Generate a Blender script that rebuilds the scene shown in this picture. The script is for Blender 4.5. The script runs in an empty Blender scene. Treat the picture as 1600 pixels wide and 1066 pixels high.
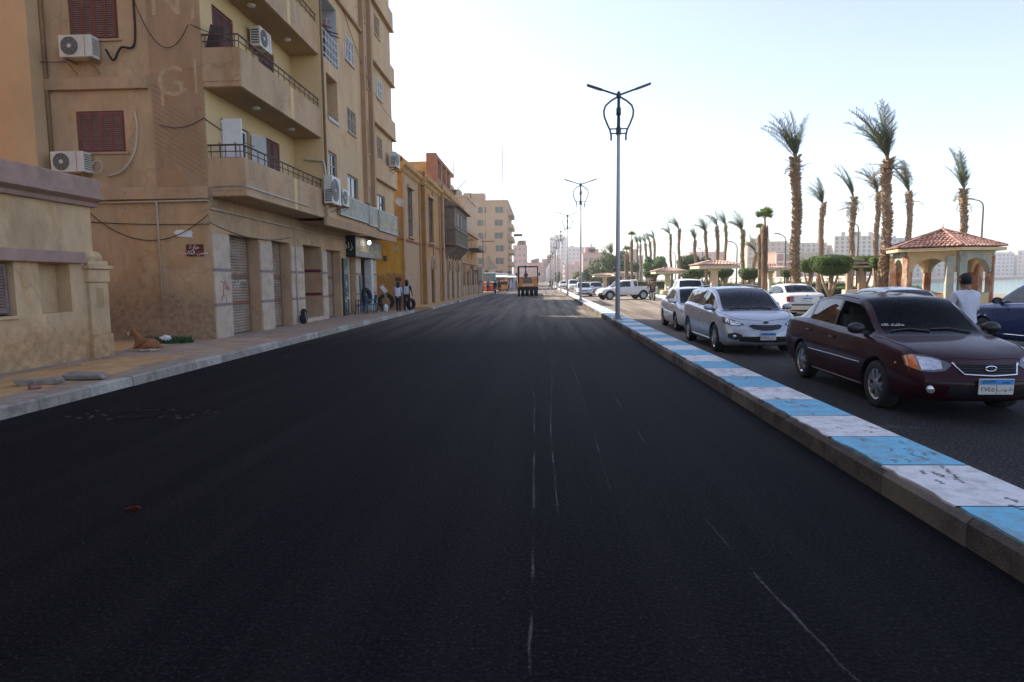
import bpy, bmesh, math, random, unicodedata
from mathutils import Vector, Matrix
from mathutils.bvhtree import BVHTree
from mathutils.geometry import tessellate_polygon
R = math.radians
SC = bpy.context.scene
COL = SC.collection

# ---------------------------------------------------------------- camera
cam_d = bpy.data.cameras.new('camera')
cam = bpy.data.objects.new('camera', cam_d)
COL.objects.link(cam)
cam_d.sensor_width = 36.0
cam_d.lens = 22.5
cam_d.clip_start = 0.1
cam_d.clip_end = 6000
YAW, PITCH, ROLL = -0.04576, -0.09523, R(0.6)
fw = Vector((math.sin(YAW)*math.cos(PITCH), math.cos(YAW)*math.cos(PITCH), math.sin(PITCH)))
rt = Vector((math.cos(YAW), -math.sin(YAW), 0))
up = rt.cross(fw)
rt2 = rt*math.cos(ROLL)-up*math.sin(ROLL)
up2 = rt*math.sin(ROLL)+up*math.cos(ROLL)
cam.matrix_world = Matrix(((rt2.x, up2.x, -fw.x, 0), (rt2.y, up2.y, -fw.y, 0), (rt2.z, up2.z, -fw.z, 1.7), (0, 0, 0, 1)))
SC.camera = cam

# ---------------------------------------------------------------- sky, sun, exposure
SUN_EL = R(37)
SDIR = Vector((-0.84, 0.54, 0)).normalized()          # towards the sun, on plan
wd = bpy.data.worlds.new('World')
SC.world = wd
wd.use_nodes = True
wn, wl = wd.node_tree.nodes, wd.node_tree.links
sky = wn.new('ShaderNodeTexSky')
sky.sky_type = 'NISHITA'
sky.sun_disc = False
sky.sun_elevation = SUN_EL
sky.sun_rotation = math.atan2(SDIR.x, SDIR.y)
sky.altitude = 30
sky.air_density = 1.0
sky.dust_density = 1.0
sky.ozone_density = 1.6
hs = wn.new('ShaderNodeHueSaturation')            # hazy summer air: a paler sky
hs.inputs['Saturation'].default_value = 0.80
hs.inputs['Hue'].default_value = 0.514
wl.new(sky.outputs[0], hs.inputs['Color'])
wl.new(hs.outputs[0], wn['Background'].inputs[0])
wn['Background'].inputs[1].default_value = 0.15
sun_d = bpy.data.lights.new('sun', 'SUN')
sun_d.energy = 4.8
sun_d.angle = R(0.6)
sun_d.color = (1.0, 0.90, 0.76)
sun = bpy.data.objects.new('sun', sun_d)
COL.objects.link(sun)
sv = Vector((SDIR.x*math.cos(SUN_EL), SDIR.y*math.cos(SUN_EL), math.sin(SUN_EL)))
sun.rotation_euler = sv.to_track_quat('Z', 'Y').to_euler()
sun.location = sv*60
vs = SC.view_settings
vs.view_transform = 'Standard'
vs.look = 'None'
vs.gamma = 1
vs.use_curve_mapping = False
vs.exposure = 1.08
SC.cycles.max_bounces = 6
SC.cycles.diffuse_bounces = 3
SC.cycles.glossy_bounces = 3
SC.cycles.transmission_bounces = 4
SC.cycles.transparent_max_bounces = 12
SC.cycles.use_adaptive_sampling = True
SC.cycles.caustics_reflective = False
SC.cycles.caustics_refractive = False
SC.cycles.sample_clamp_indirect = 6

# ---------------------------------------------------------------- materials
MATS = {}
def nodes_of(name):
    m = bpy.data.materials.new(name)
    m.use_nodes = True
    nt = m.node_tree
    return m, nt.nodes, nt.links, nt.nodes['Principled BSDF']

def ramp(n, stops):
    r = n.new('ShaderNodeValToRGB')
    el = r.color_ramp.elements
    while len(el) < len(stops): el.new(0.5)
    for e, (p, c) in zip(el, stops):
        e.position = p
        e.color = (c[0], c[1], c[2], 1)
    return r

def mat(name, col, rough=0.7, var=0.15, scale=3.0, bump=0.0, bscale=40, metal=0.0, world=True, dirt=None, dscale=1.2, damt=0.5, coat=0.0, spec=0.5, streak=False):
    """Principled material: colour with two noise layers, optional dirt patches, fine bump."""
    if name in MATS: return MATS[name]
    m, n, l, b = nodes_of(name)
    MATS[name] = m
    b.inputs['Roughness'].default_value = rough
    b.inputs['Metallic'].default_value = metal
    b.inputs['Specular IOR Level'].default_value = spec
    if coat: 
        b.inputs['Coat Weight'].default_value = coat
        b.inputs['Coat Roughness'].default_value = 0.03
    if world:
        co = n.new('ShaderNodeNewGeometry').outputs['Position']
    else:
        co = n.new('ShaderNodeTexCoord').outputs['Object']
    mp = n.new('ShaderNodeMapping'); l.new(co, mp.inputs[0])
    if streak: mp.inputs['Scale'].default_value = (1, 1, 0.6)
    t = n.new('ShaderNodeTexNoise'); t.inputs['Scale'].default_value = scale; t.inputs['Detail'].default_value = 7; t.inputs['Roughness'].default_value = 0.65
    l.new(mp.outputs[0], t.inputs['Vector'])
    lo = tuple(max(0, c*(1-var)) for c in col); hi = tuple(min(1, c*(1+var)) for c in col)
    r = ramp(n, [(0.3, lo), (0.7, hi)])
    l.new(t.outputs['Fac'], r.inputs[0])
    out = r.outputs[0]
    if dirt:
        t2 = n.new('ShaderNodeTexNoise'); t2.inputs['Scale'].default_value = dscale; t2.inputs['Detail'].default_value = 9; t2.inputs['Roughness'].default_value = 0.7
        l.new(mp.outputs[0], t2.inputs['Vector'])
        r2 = ramp(n, [(0.47, (0, 0, 0)), (0.64, (1, 1, 1))])
        l.new(t2.outputs['Fac'], r2.inputs[0])
        ml = n.new('ShaderNodeMath'); ml.operation = 'MULTIPLY'; ml.inputs[1].default_value = damt
        l.new(r2.outputs[0], ml.inputs[0])
        mx = n.new('ShaderNodeMix'); mx.data_type = 'RGBA'
        l.new(ml.outputs[0], mx.inputs[0]); l.new(out, mx.inputs[6]); mx.inputs[7].default_value = (*dirt, 1)
        out = mx.outputs[2]
    if streak:                                     # rain drips and old patch repairs
        m3 = n.new('ShaderNodeMapping'); m3.inputs['Scale'].default_value = (2.2, 2.2, .30); l.new(co, m3.inputs[0])
        t4 = n.new('ShaderNodeTexNoise'); t4.inputs['Scale'].default_value = 1.6; t4.inputs['Detail'].default_value = 8; t4.inputs['Roughness'].default_value = .7; l.new(m3.outputs[0], t4.inputs['Vector'])
        r4 = ramp(n, [(.34, (.66, .62, .58)), (.50, (1, 1, 1)), (.70, (1.0, 1.0, 1.0))]); l.new(t4.outputs['Fac'], r4.inputs[0])
        x4 = n.new('ShaderNodeMix'); x4.data_type = 'RGBA'; x4.blend_type = 'MULTIPLY'; x4.inputs[0].default_value = .34; l.new(out, x4.inputs[6]); l.new(r4.outputs[0], x4.inputs[7])
        t5 = n.new('ShaderNodeTexNoise'); t5.inputs['Scale'].default_value = .55; t5.inputs['Detail'].default_value = 3; t5.inputs['Distortion'].default_value = 1.2; l.new(co, t5.inputs['Vector'])
        r5 = ramp(n, [(.585, (1, 1, 1)), (.60, (1.0, .93, .84))]); l.new(t5.outputs['Fac'], r5.inputs[0])
        x5 = n.new('ShaderNodeMix'); x5.data_type = 'RGBA'; x5.blend_type = 'MULTIPLY'; x5.inputs[0].default_value = 1; l.new(x4.outputs[2], x5.inputs[6]); l.new(r5.outputs[0], x5.inputs[7])
        # hairline cracks
        v6 = n.new('ShaderNodeTexVoronoi'); v6.feature = 'DISTANCE_TO_EDGE'; v6.inputs['Scale'].default_value = .42
        w6 = n.new('ShaderNodeTexNoise'); w6.inputs['Scale'].default_value = 2.5; w6.inputs['Detail'].default_value = 6; l.new(co, w6.inputs['Vector'])
        a6 = n.new('ShaderNodeMix'); a6.data_type = 'RGBA'; a6.inputs[0].default_value = .35; l.new(co, a6.inputs[6]); l.new(w6.outputs['Color'], a6.inputs[7]); l.new(a6.outputs[2], v6.inputs['Vector'])
        r6 = ramp(n, [(.0, (.45, .40, .36)), (.006, (1, 1, 1))]); l.new(v6.outputs['Distance'], r6.inputs[0])
        x6 = n.new('ShaderNodeMix'); x6.data_type = 'RGBA'; x6.blend_type = 'MULTIPLY'; x6.inputs[0].default_value = .4; l.new(x5.outputs[2], x6.inputs[6]); l.new(r6.outputs[0], x6.inputs[7])
        out = x6.outputs[2]
    l.new(out, b.inputs['Base Color'])
    if bump:
        t3 = n.new('ShaderNodeTexNoise'); t3.inputs['Scale'].default_value = bscale; t3.inputs['Detail'].default_value = 5
        l.new(co, t3.inputs['Vector'])
        bp = n.new('ShaderNodeBump'); bp.inputs['Strength'].default_value = bump; bp.inputs['Distance'].default_value = 0.02
        l.new(t3.outputs['Fac'], bp.inputs['Height']); l.new(bp.outputs[0], b.inputs['Normal'])
    return m

def glass_mat(name, tint, ior=1.5, rough=0.0):
    """Thin tinted pane: Fresnel mix of a mirror and a tinted transparent."""
    if name in MATS: return MATS[name]
    m, n, l, b = nodes_of(name)
    MATS[name] = m
    n.remove(b)
    tr = n.new('ShaderNodeBsdfTransparent'); tr.inputs[0].default_value = (*tint, 1)
    gl = n.new('ShaderNodeBsdfGlossy'); gl.inputs[0].default_value = (1, 1, 1, 1); gl.inputs['Roughness'].default_value = rough
    fr = n.new('ShaderNodeFresnel'); fr.inputs[0].default_value = ior
    mx = n.new('ShaderNodeMixShader')
    l.new(fr.outputs[0], mx.inputs[0]); l.new(tr.outputs[0], mx.inputs[1]); l.new(gl.outputs[0], mx.inputs[2])
    l.new(mx.outputs[0], n['Material Output'].inputs[0])
    return m

# ---------------------------------------------------------------- mesh collector
def axes(d):
    d = Vector(d).normalized()
    a = Vector((0, 0, 1)) if abs(d.z) < 0.9 else Vector((1, 0, 0))
    s = d.cross(a).normalized()
    return s, s.cross(d).normalized()

class MB:
    def __init__(self): self.v = []; self.f = []; self.mi = []; self.cur = 0
    def add(self, vs, fs):
        k = len(self.v)
        self.v += [tuple(p) for p in vs]
        for f in fs:
            self.f.append(tuple(i+k for i in f)); self.mi.append(self.cur)
        return self
    def box(self, x0, x1, y0, y1, z0, z1):
        vs = [(x, y, z) for z in (z0, z1) for y in (y0, y1) for x in (x0, x1)]
        return self.add(vs, [(0, 2, 3, 1), (4, 5, 7, 6), (0, 1, 5, 4), (2, 6, 7, 3), (0, 4, 6, 2), (1, 3, 7, 5)])
    def obox(self, c, size, M=None):
        """oriented box: centre, full sizes, 3x3/4x4 rotation"""
        hx, hy, hz = size[0]/2, size[1]/2, size[2]/2
        vs = []
        for z in (-hz, hz):
            for y in (-hy, hy):
                for x in (-hx, hx):
                    p = Vector((x, y, z))
                    if M is not None: p = M @ p
                    vs.append(p+Vector(c))
        return self.add(vs, [(0, 2, 3, 1), (4, 5, 7, 6), (0, 1, 5, 4), (2, 6, 7, 3), (0, 4, 6, 2), (1, 3, 7, 5)])
    def fbox(self, f, u0, u1, z0, z1, d0, d1):
        vs = [f(u, z, d) for d in (d0, d1) for z in (z0, z1) for u in (u0, u1)]
        return self.add(vs, [(0, 2, 3, 1), (4, 5, 7, 6), (0, 1, 5, 4), (2, 6, 7, 3), (0, 4, 6, 2), (1, 3, 7, 5)])
    def quad(self, a, b, c, d): return self.add([a, b, c, d], [(0, 1, 2, 3)])
    def tube(self, pts, r, n=8, caps=True):
        pts = [Vector(p) for p in pts]
        rs = r if isinstance(r, (list, tuple)) else [r]*len(pts)
        k = len(pts); vs = []; fs = []
        s0 = None
        for i, p in enumerate(pts):
            d = (pts[min(i+1, k-1)]-pts[max(i-1, 0)])
            if d.length < 1e-9: d = Vector((0, 0, 1))
            s, t = axes(d)
            if s0 is not None and s.dot(s0) < 0 and abs(s.dot(s0)) > 0.5: s, t = -s, -t
            s0 = s
            for j in range(n):
                a = 2*math.pi*j/n
                vs.append(p+(s*math.cos(a)+t*math.sin(a))*rs[i])
        for i in range(k-1):
            for j in range(n):
                j2 = (j+1) % n
                fs.append((i*n+j, i*n+j2, (i+1)*n+j2, (i+1)*n+j))
        if caps:
            fs.append(tuple(range(n-1, -1, -1))); fs.append(tuple((k-1)*n+j for j in range(n)))
        return self.add(vs, fs)
    def lathe(self, prof, c=(0, 0, 0), n=24, axis='z', cap=True):
        """prof: list of (r, h)"""
        vs = []; fs = []
        for r, h in prof:
            for j in range(n):
                a = 2*math.pi*j/n
                p = (r*math.cos(a), r*math.sin(a), h)
                if axis == 'x': p = (p[2], p[0], p[1])
                elif axis == 'y': p = (p[0], p[2], p[1])
                vs.append((p[0]+c[0], p[1]+c[1], p[2]+c[2]))
        for i in range(len(prof)-1):
            for j in range(n):
                j2 = (j+1) % n
                fs.append((i*n+j, i*n+j2, (i+1)*n+j2, (i+1)*n+j))
        if cap and prof[0][0] > 1e-6: fs.append(tuple(range(n-1, -1, -1)))
        if cap and prof[-1][0] > 1e-6: fs.append(tuple((len(prof)-1)*n+j for j in range(n)))
        return self.add(vs, fs)
    def prism(self, poly, f, d0, d1):
        """polygon [(u,z)] extruded from depth d0 to d1 with mapping f(u,z,d)"""
        n = len(poly)
        vs = [f(u, z, d0) for u, z in poly]+[f(u, z, d1) for u, z in poly]
        fs = [(i, (i+1) % n, n+(i+1) % n, n+i) for i in range(n)]
        for t in tessellate_polygon([[Vector((u, z, 0)) for u, z in poly]]):
            fs.append(tuple(t)); fs.append(tuple(n+i for i in reversed(t)))
        return self.add(vs, fs)
    def blob(self, c, r, nu=10, nv=7, M=None):
        vs = []; fs = []
        for i in range(nv+1):
            th = math.pi*i/nv
            for j in range(nu):
                a = 2*math.pi*j/nu
                p = Vector((r[0]*math.sin(th)*math.cos(a), r[1]*math.sin(th)*math.sin(a), r[2]*math.cos(th)))
                if M is not None: p = M @ p
                vs.append(p+Vector(c))
        for i in range(nv):
            for j in range(nu):
                fs.append((i*nu+j, (i+1)*nu+j, (i+1)*nu+(j+1) % nu, i*nu+(j+1) % nu))
        return self.add(vs, fs)
    def holed(self, f, u0, u1, z0, z1, holes, rev=0.2):
        """wall sheet with rectangular openings (u0,u1,z0,z1[,depth]) and their reveals"""
        us = sorted({u0, u1, *[h[0] for h in holes], *[h[1] for h in holes]})
        zs = sorted({z0, z1, *[h[2] for h in holes], *[h[3] for h in holes]})
        us = [u for u in us if u0-1e-6 <= u <= u1+1e-6]; zs = [z for z in zs if z0-1e-6 <= z <= z1+1e-6]
        for a, b in zip(us, us[1:]):
            for c, d in zip(zs, zs[1:]):
                mu, mz = (a+b)/2, (c+d)/2
                if any(h[0] < mu < h[1] and h[2] < mz < h[3] for h in holes): continue
                self.quad(f(a, c, 0), f(b, c, 0), f(b, d, 0), f(a, d, 0))
        for h in holes:
            a, b, c, d = h[:4]; e = h[4] if len(h) > 4 else rev
            self.quad(f(a, c, 0), f(a, d, 0), f(a, d, e), f(a, c, e))
            self.quad(f(b, c, 0), f(b, d, 0), f(b, d, e), f(b, c, e))
            self.quad(f(a, c, 0), f(b, c, 0), f(b, c, e), f(a, c, e))
            self.quad(f(a, d, 0), f(b, d, 0), f(b, d, e), f(a, d, e))
        return self
    def mesh(self, name, m=None, smooth=0, fix=True):
        me = bpy.data.meshes.new(name)
        me.from_pydata(self.v, [], self.f)
        ms = m if isinstance(m, (list, tuple)) else [m]
        for x in ms:
            if x: me.materials.append(x)
        if len(ms) > 1:
            me.polygons.foreach_set('material_index', self.mi)
        if fix:
            bm = bmesh.new(); bm.from_mesh(me)
            bmesh.ops.remove_doubles(bm, verts=bm.verts, dist=1e-5)
            bmesh.ops.recalc_face_normals(bm, faces=bm.faces)
            bm.to_mesh(me); bm.free()
        if smooth:
            me.polygons.foreach_set('use_smooth', [True]*len(me.polygons))
            if smooth > 1: me.set_sharp_from_angle(angle=R(smooth))
        me.update()
        return me

def curve(pts, n=6):
    P = [Vector(p) for p in pts]; P = [P[0]*2-P[1]]+P+[P[-1]*2-P[-2]]; out = []
    for i in range(1, len(P)-2):
        a, b, c, d = P[i-1:i+3]
        for k in range(n):
            t = k/n; out.append(0.5*((2*b)+(c-a)*t+(2*a-5*b+4*c-d)*t*t+(3*b-a-3*c+d)*t**3))
    return out+[P[-2]]
def zone_mat(name, up, low, zb, soft=0.5, var=.16, dirt=None, nscale=1.1, amp=1.2, bump=.5):
    """plaster that has come off below a ragged height zb: coat above, bare render below"""
    if name in MATS: return MATS[name]
    m = mat(name, up, .95, var, 1.4, bump, 20, dirt=dirt, dscale=1.0, damt=.65, streak=True)
    n, l = m.node_tree.nodes, m.node_tree.links; b = n['Principled BSDF']
    src = b.inputs['Base Color'].links[0].from_socket
    g = n.new('ShaderNodeNewGeometry'); sx = n.new('ShaderNodeSeparateXYZ'); l.new(g.outputs['Position'], sx.inputs[0])
    t = n.new('ShaderNodeTexNoise'); t.inputs['Scale'].default_value = nscale; t.inputs['Detail'].default_value = 9; t.inputs['Roughness'].default_value = .68; l.new(g.outputs['Position'], t.inputs['Vector'])
    a = n.new('ShaderNodeMath'); a.operation = 'MULTIPLY_ADD'; a.inputs[1].default_value = amp; l.new(t.outputs['Fac'], a.inputs[0]); a.inputs[2].default_value = -amp*.5-zb
    c = n.new('ShaderNodeMath'); c.operation = 'ADD'; l.new(a.outputs[0], c.inputs[0]); l.new(sx.outputs[2], c.inputs[1])
    r = ramp(n, [(.5-soft*.12, (0, 0, 0)), (.5+soft*.12, (1, 1, 1))]); d = n.new('ShaderNodeMath'); d.operation = 'ADD'; d.inputs[1].default_value = .5; l.new(c.outputs[0], d.inputs[0]); l.new(d.outputs[0], r.inputs[0])
    t2 = n.new('ShaderNodeTexNoise'); t2.inputs['Scale'].default_value = 7; t2.inputs['Detail'].default_value = 8; l.new(g.outputs['Position'], t2.inputs['Vector'])
    r2 = ramp(n, [(.35, tuple(x*.78 for x in low)), (.65, tuple(min(1, x*1.18) for x in low))]); l.new(t2.outputs['Fac'], r2.inputs[0])
    mx = n.new('ShaderNodeMix'); mx.data_type = 'RGBA'; l.new(r.outputs[0], mx.inputs[0]); l.new(r2.outputs[0], mx.inputs[6]); l.new(src, mx.inputs[7]); l.new(mx.outputs[2], b.inputs['Base Color'])
    return m

def link(name, data, parent=None, loc=None, rot=None, sca=None, world=False):
    o = bpy.data.objects.new(name, data)
    COL.objects.link(o)
    if parent is not None:
        o.parent = parent
        if world and parent.type == 'EMPTY':
            o.matrix_parent_inverse = Matrix.LocRotScale(parent.location, parent.rotation_euler, None).inverted()
    if loc is not None: o.location = loc
    if rot is not None: o.rotation_euler = rot
    if sca is not None: o.scale = sca if isinstance(sca, (tuple, list)) else (sca,)*3
    return o
def obj(name, mb, m, parent=None, smooth=0, world=False, bevel=0, fix=True, loc=None, rot=None):
    o = link(name, mb.mesh(name, m, smooth, fix), parent, loc, rot, None, world)
    if bevel:
        b = o.modifiers.new('bevel', 'BEVEL'); b.width = bevel; b.segments = 2; b.limit_method = 'ANGLE'; b.angle_limit = R(40)
    return o
def tag(o, label, cat, group=None, kind=None):
    if label: o['label'] = label
    if cat: o['category'] = cat
    if group: o['group'] = group
    if kind: o['kind'] = kind
    return o
def thing(name, label, cat, loc=(0, 0, 0), rotz=0, group=None):
    o = bpy.data.objects.new(name, None); COL.objects.link(o)
    o.empty_display_size = 0.2
    o.location = loc; o.rotation_euler = (0, 0, rotz)
    return tag(o, label, cat, group)
def struct(name, mb, m, smooth=0, kind='structure', fix=True):
    o = obj(name, mb, m, None, smooth, fix=fix); o['kind'] = kind
    return o
KIDS = {}
def copy_tree(o, label=None, parent=None):
    c = o.copy(); COL.objects.link(c)
    if parent is not None: c.parent = parent
    if label: c['label'] = label
    for ch in o.children: copy_tree(ch, None, c)
    return c
def dup(o, loc, rotz, label=None, sca=1):
    c = copy_tree(o, label)
    c.location = loc; c.rotation_euler = (0, 0, rotz)
    if sca != 1: c.scale = (sca,)*3
    return c

def fx(X):                                   # a street front at X, seen from the road (+X side)
    return lambda u, z, d: (X-d, u, z)
def fy(Y):                                   # a wall at Y, seen from the camera's side (-Y)
    return lambda u, z, d: (u, Y+d, z)

# ---------------------------------------------------------------- lettering
FORMS = ('ISOLATED', 'FINAL', 'INITIAL', 'MEDIAL')
DUALS = set('بتثجحخسشصضطظعغفقكلمنهيئ')
def arabic(s):
    out = []
    for w in s.split(' '):
        g = []
        for i, ch in enumerate(w):
            pj = i > 0 and w[i-1] in DUALS
            nj = i < len(w)-1 and ch in DUALS and 'ARABIC LETTER' in unicodedata.name(w[i+1], '')
            form = 'MEDIAL' if pj and nj else 'FINAL' if pj else 'INITIAL' if nj else 'ISOLATED'
            try: g.append(unicodedata.lookup(unicodedata.name(ch)+' '+form+' FORM'))
            except KeyError: g.append(ch)
        out.append(''.join(reversed(g)))
    return ' '.join(reversed(out))
def text_mesh(name, s, size, m, ext=0.002, align='CENTER'):
    cu = bpy.data.curves.new(name, 'FONT')
    cu.body = s; cu.size = size; cu.extrude = ext; cu.align_x = align; cu.align_y = 'CENTER'; cu.resolution_u = 3
    o = bpy.data.objects.new(name, cu); COL.objects.link(o)
    dg = bpy.context.evaluated_depsgraph_get()
    me = bpy.data.meshes.new_from_object(o.evaluated_get(dg))
    bpy.data.objects.remove(o); bpy.data.curves.remove(cu)
    me.materials.clear(); me.materials.append(m)
    return me
# rotations that stand a text up: facing -Y (the camera) and facing +X (the road)
ROT_Y = (R(90), 0, 0)
ROT_X = (R(90), 0, R(90))
# ================================================================ SETTING
def asphalt(name, col, streaks, dusty):  # dusty: range and tone of the far dust plus painted sunlight
    m, n, l, b = nodes_of(name)
    g = n.new('ShaderNodeNewGeometry')
    fine = n.new('ShaderNodeTexNoise'); fine.inputs['Scale'].default_value = 44; fine.inputs['Detail'].default_value = 5; fine.inputs['Roughness'].default_value = 0.7
    l.new(g.outputs['Position'], fine.inputs['Vector'])
    r1 = ramp(n, [(0.36, tuple(c*0.2 for c in col)), (0.53, col), (0.68, tuple(c*4.2 for c in col))])
    l.new(fine.outputs['Fac'], r1.inputs[0])
    sp = n.new('ShaderNodeTexVoronoi'); sp.inputs['Scale'].default_value = 30
    l.new(g.outputs['Position'], sp.inputs['Vector'])
    sr = ramp(n, [(0.06, (1, 1, 1)), (0.13, (0, 0, 0))]); l.new(sp.outputs['Distance'], sr.inputs[0])
    keep = n.new('ShaderNodeMath'); keep.operation = 'GREATER_THAN'; keep.inputs[1].default_value = 0.76
    sc = n.new('ShaderNodeSeparateColor'); l.new(sp.outputs['Color'], sc.inputs[0]); l.new(sc.outputs[0], keep.inputs[0])
    mk = n.new('ShaderNodeMath'); mk.operation = 'MULTIPLY'; l.new(sr.outputs[0], mk.inputs[0]); l.new(keep.outputs[0], mk.inputs[1])
    mk2 = n.new('ShaderNodeMath'); mk2.operation = 'MULTIPLY'; l.new(mk.outputs[0], mk2.inputs[0]); mk2.inputs[1].default_value = 0.55
    mx0 = n.new('ShaderNodeMix'); mx0.data_type = 'RGBA'
    l.new(mk2.outputs[0], mx0.inputs[0]); l.new(r1.outputs[0], mx0.inputs[6]); mx0.inputs[7].default_value = (0.16, 0.15, 0.14, 1)
    # long roller tracks and dusty patches that lie in the surface itself
    mp = n.new('ShaderNodeMapping'); mp.inputs['Scale'].default_value = (1.0, 0.035, 1)
    l.new(g.outputs['Position'], mp.inputs[0])
    t2 = n.new('ShaderNodeTexNoise'); t2.inputs['Scale'].default_value = 2.2; t2.inputs['Detail'].default_value = 6; t2.inputs['Roughness'].default_value = 0.6
    l.new(mp.outputs[0], t2.inputs['Vector'])
    r2 = ramp(n, [(0.45, (0, 0, 0)), (0.75, (1, 1, 1))]); l.new(t2.outputs['Fac'], r2.inputs[0])
    t4 = n.new('ShaderNodeTexNoise'); t4.inputs['Scale'].default_value = 0.35; t4.inputs['Detail'].default_value = 6
    l.new(g.outputs['Position'], t4.inputs['Vector'])
    ml = n.new('ShaderNodeMath'); ml.operation = 'MULTIPLY'; l.new(r2.outputs[0], ml.inputs[0]); ml.inputs[1].default_value = streaks
    ad = n.new('ShaderNodeMath'); ad.operation = 'MULTIPLY'; l.new(ml.outputs[0], ad.inputs[0]); l.new(t4.outputs['Fac'], ad.inputs[1])
    mx = n.new('ShaderNodeMix'); mx.data_type = 'RGBA'
    l.new(ad.outputs[0], mx.inputs[0]); l.new(mx0.outputs[2], mx.inputs[6]); mx.inputs[7].default_value = (0.10, 0.088, 0.072, 1)
    # pale dust on the older far stretch, with its sunlight painted into the tone
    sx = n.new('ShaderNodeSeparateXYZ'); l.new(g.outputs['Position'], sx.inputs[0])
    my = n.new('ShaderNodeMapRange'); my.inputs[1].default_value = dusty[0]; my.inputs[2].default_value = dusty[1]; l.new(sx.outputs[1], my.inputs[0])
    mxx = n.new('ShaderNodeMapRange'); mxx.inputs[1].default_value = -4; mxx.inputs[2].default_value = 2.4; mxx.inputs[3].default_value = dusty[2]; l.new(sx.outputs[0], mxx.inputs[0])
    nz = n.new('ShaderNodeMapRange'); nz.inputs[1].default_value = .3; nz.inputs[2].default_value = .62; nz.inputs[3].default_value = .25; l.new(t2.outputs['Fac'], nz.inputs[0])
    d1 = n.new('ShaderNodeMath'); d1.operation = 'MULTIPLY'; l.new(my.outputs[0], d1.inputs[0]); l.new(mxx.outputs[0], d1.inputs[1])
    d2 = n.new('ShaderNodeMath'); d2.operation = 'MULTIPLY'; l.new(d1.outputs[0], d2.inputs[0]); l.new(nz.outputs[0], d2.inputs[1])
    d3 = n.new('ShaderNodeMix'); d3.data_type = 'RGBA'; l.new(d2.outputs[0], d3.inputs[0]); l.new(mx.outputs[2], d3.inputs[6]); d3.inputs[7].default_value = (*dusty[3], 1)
    l.new(d3.outputs[2], b.inputs['Base Color'])
    b.inputs['Roughness'].default_value = 0.8
    b.inputs['Specular IOR Level'].default_value = 0.07
    bp = n.new('ShaderNodeBump'); bp.inputs['Strength'].default_value = 0.9; bp.inputs['Distance'].default_value = 0.012
    l.new(fine.outputs['Fac'], bp.inputs['Height']); l.new(bp.outputs[0], b.inputs['Normal'])
    return m
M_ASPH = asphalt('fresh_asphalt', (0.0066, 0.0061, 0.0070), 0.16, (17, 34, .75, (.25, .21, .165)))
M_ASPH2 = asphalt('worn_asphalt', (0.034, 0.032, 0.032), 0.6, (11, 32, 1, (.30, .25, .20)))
M_EARTH = mat('sandy_earth', (0.30, 0.225, 0.15), 0.95, 0.25, 0.4, 0.5, 12)
M_SAND = mat('yellow_sand', (0.52, 0.305, 0.125), 0.95, 0.22, 3, 0.9, 25)
M_CONC = mat('kerb_concrete', (0.33, 0.285, 0.23), 0.9, 0.2, 6, 0.4, 60, dirt=(0.12, 0.10, 0.08), dscale=5, damt=0.6)
M_CONCD = mat('dirty_kerb_concrete', (0.105, 0.086, 0.068), 0.95, 0.4, 7, 0.6, 50, dirt=(0.03, 0.027, 0.025), dscale=3, damt=0.85)
M_BLUE = mat('blue_road_paint', (0.16, 0.47, 0.63), 0.75, 0.14, 9, 0.35, 60, dirt=(0.22, 0.24, 0.25), dscale=5, damt=0.7)
M_WHITEP = mat('white_road_paint', (0.70, 0.70, 0.68), 0.75, 0.07, 9, 0.25, 60, dirt=(0.36, 0.32, 0.29), dscale=5, damt=0.65)
M_WATER = mat('river_water', (0.10, 0.25, 0.25), 0.12, 0.1, 0.02, 0.35, 1.5)
M_GRASS = mat('lawn_grass', (0.10, 0.13, 0.03), 0.9, 0.3, 2)

OUT = [(-2500, -300), (2500, -300), (2500, 4000), (-2500, 4000)]
WAT = [(38, -60), (38, 175), (110, 250), (250, 400), (400, 560), (900, 700), (900, -60)]
mb = MB()
pts = [Vector((x, y, 0)) for x, y in OUT+WAT]
mb.add([(x, y, -0.03) for x, y in OUT+WAT], [tuple(t) for t in tessellate_polygon([pts[:4], pts[4:]])])
k = len(WAT)
for i in range(k):
    a, b = WAT[i], WAT[(i+1) % k]
    mb.quad((*a, -0.03), (*b, -0.03), (*b, -2.6), (*a, -2.6))
struct('ground', mb, M_EARTH)
mb = MB(); mb.quad((37, -61, -2.2), (901, -61, -2.2), (901, 701, -2.2), (37, 701, -2.2))
struct('river_water', mb, M_WATER)

mb = MB(); mb.quad((-6.85, -8, 0), (2.72, -8, 0), (2.72, 420, 0), (-6.85, 420, 0))
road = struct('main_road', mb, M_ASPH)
mb = MB(); mb.add([(3.3, -8, 0), (13.2, -8, 0), (13.2, 36, 0), (11.6, 44, 0), (10.5, 50, 0), (10.5, 420, 0), (3.3, 420, 0)], [tuple(range(7))])
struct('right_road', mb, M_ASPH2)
mb = MB(); mb.quad((-30, 34.6, 0.0), (-6.9, 34.6, 0.0), (-6.9, 37.6, 0.0), (-30, 37.6, 0.0))
struct('alley_road', mb, M_EARTH)

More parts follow.
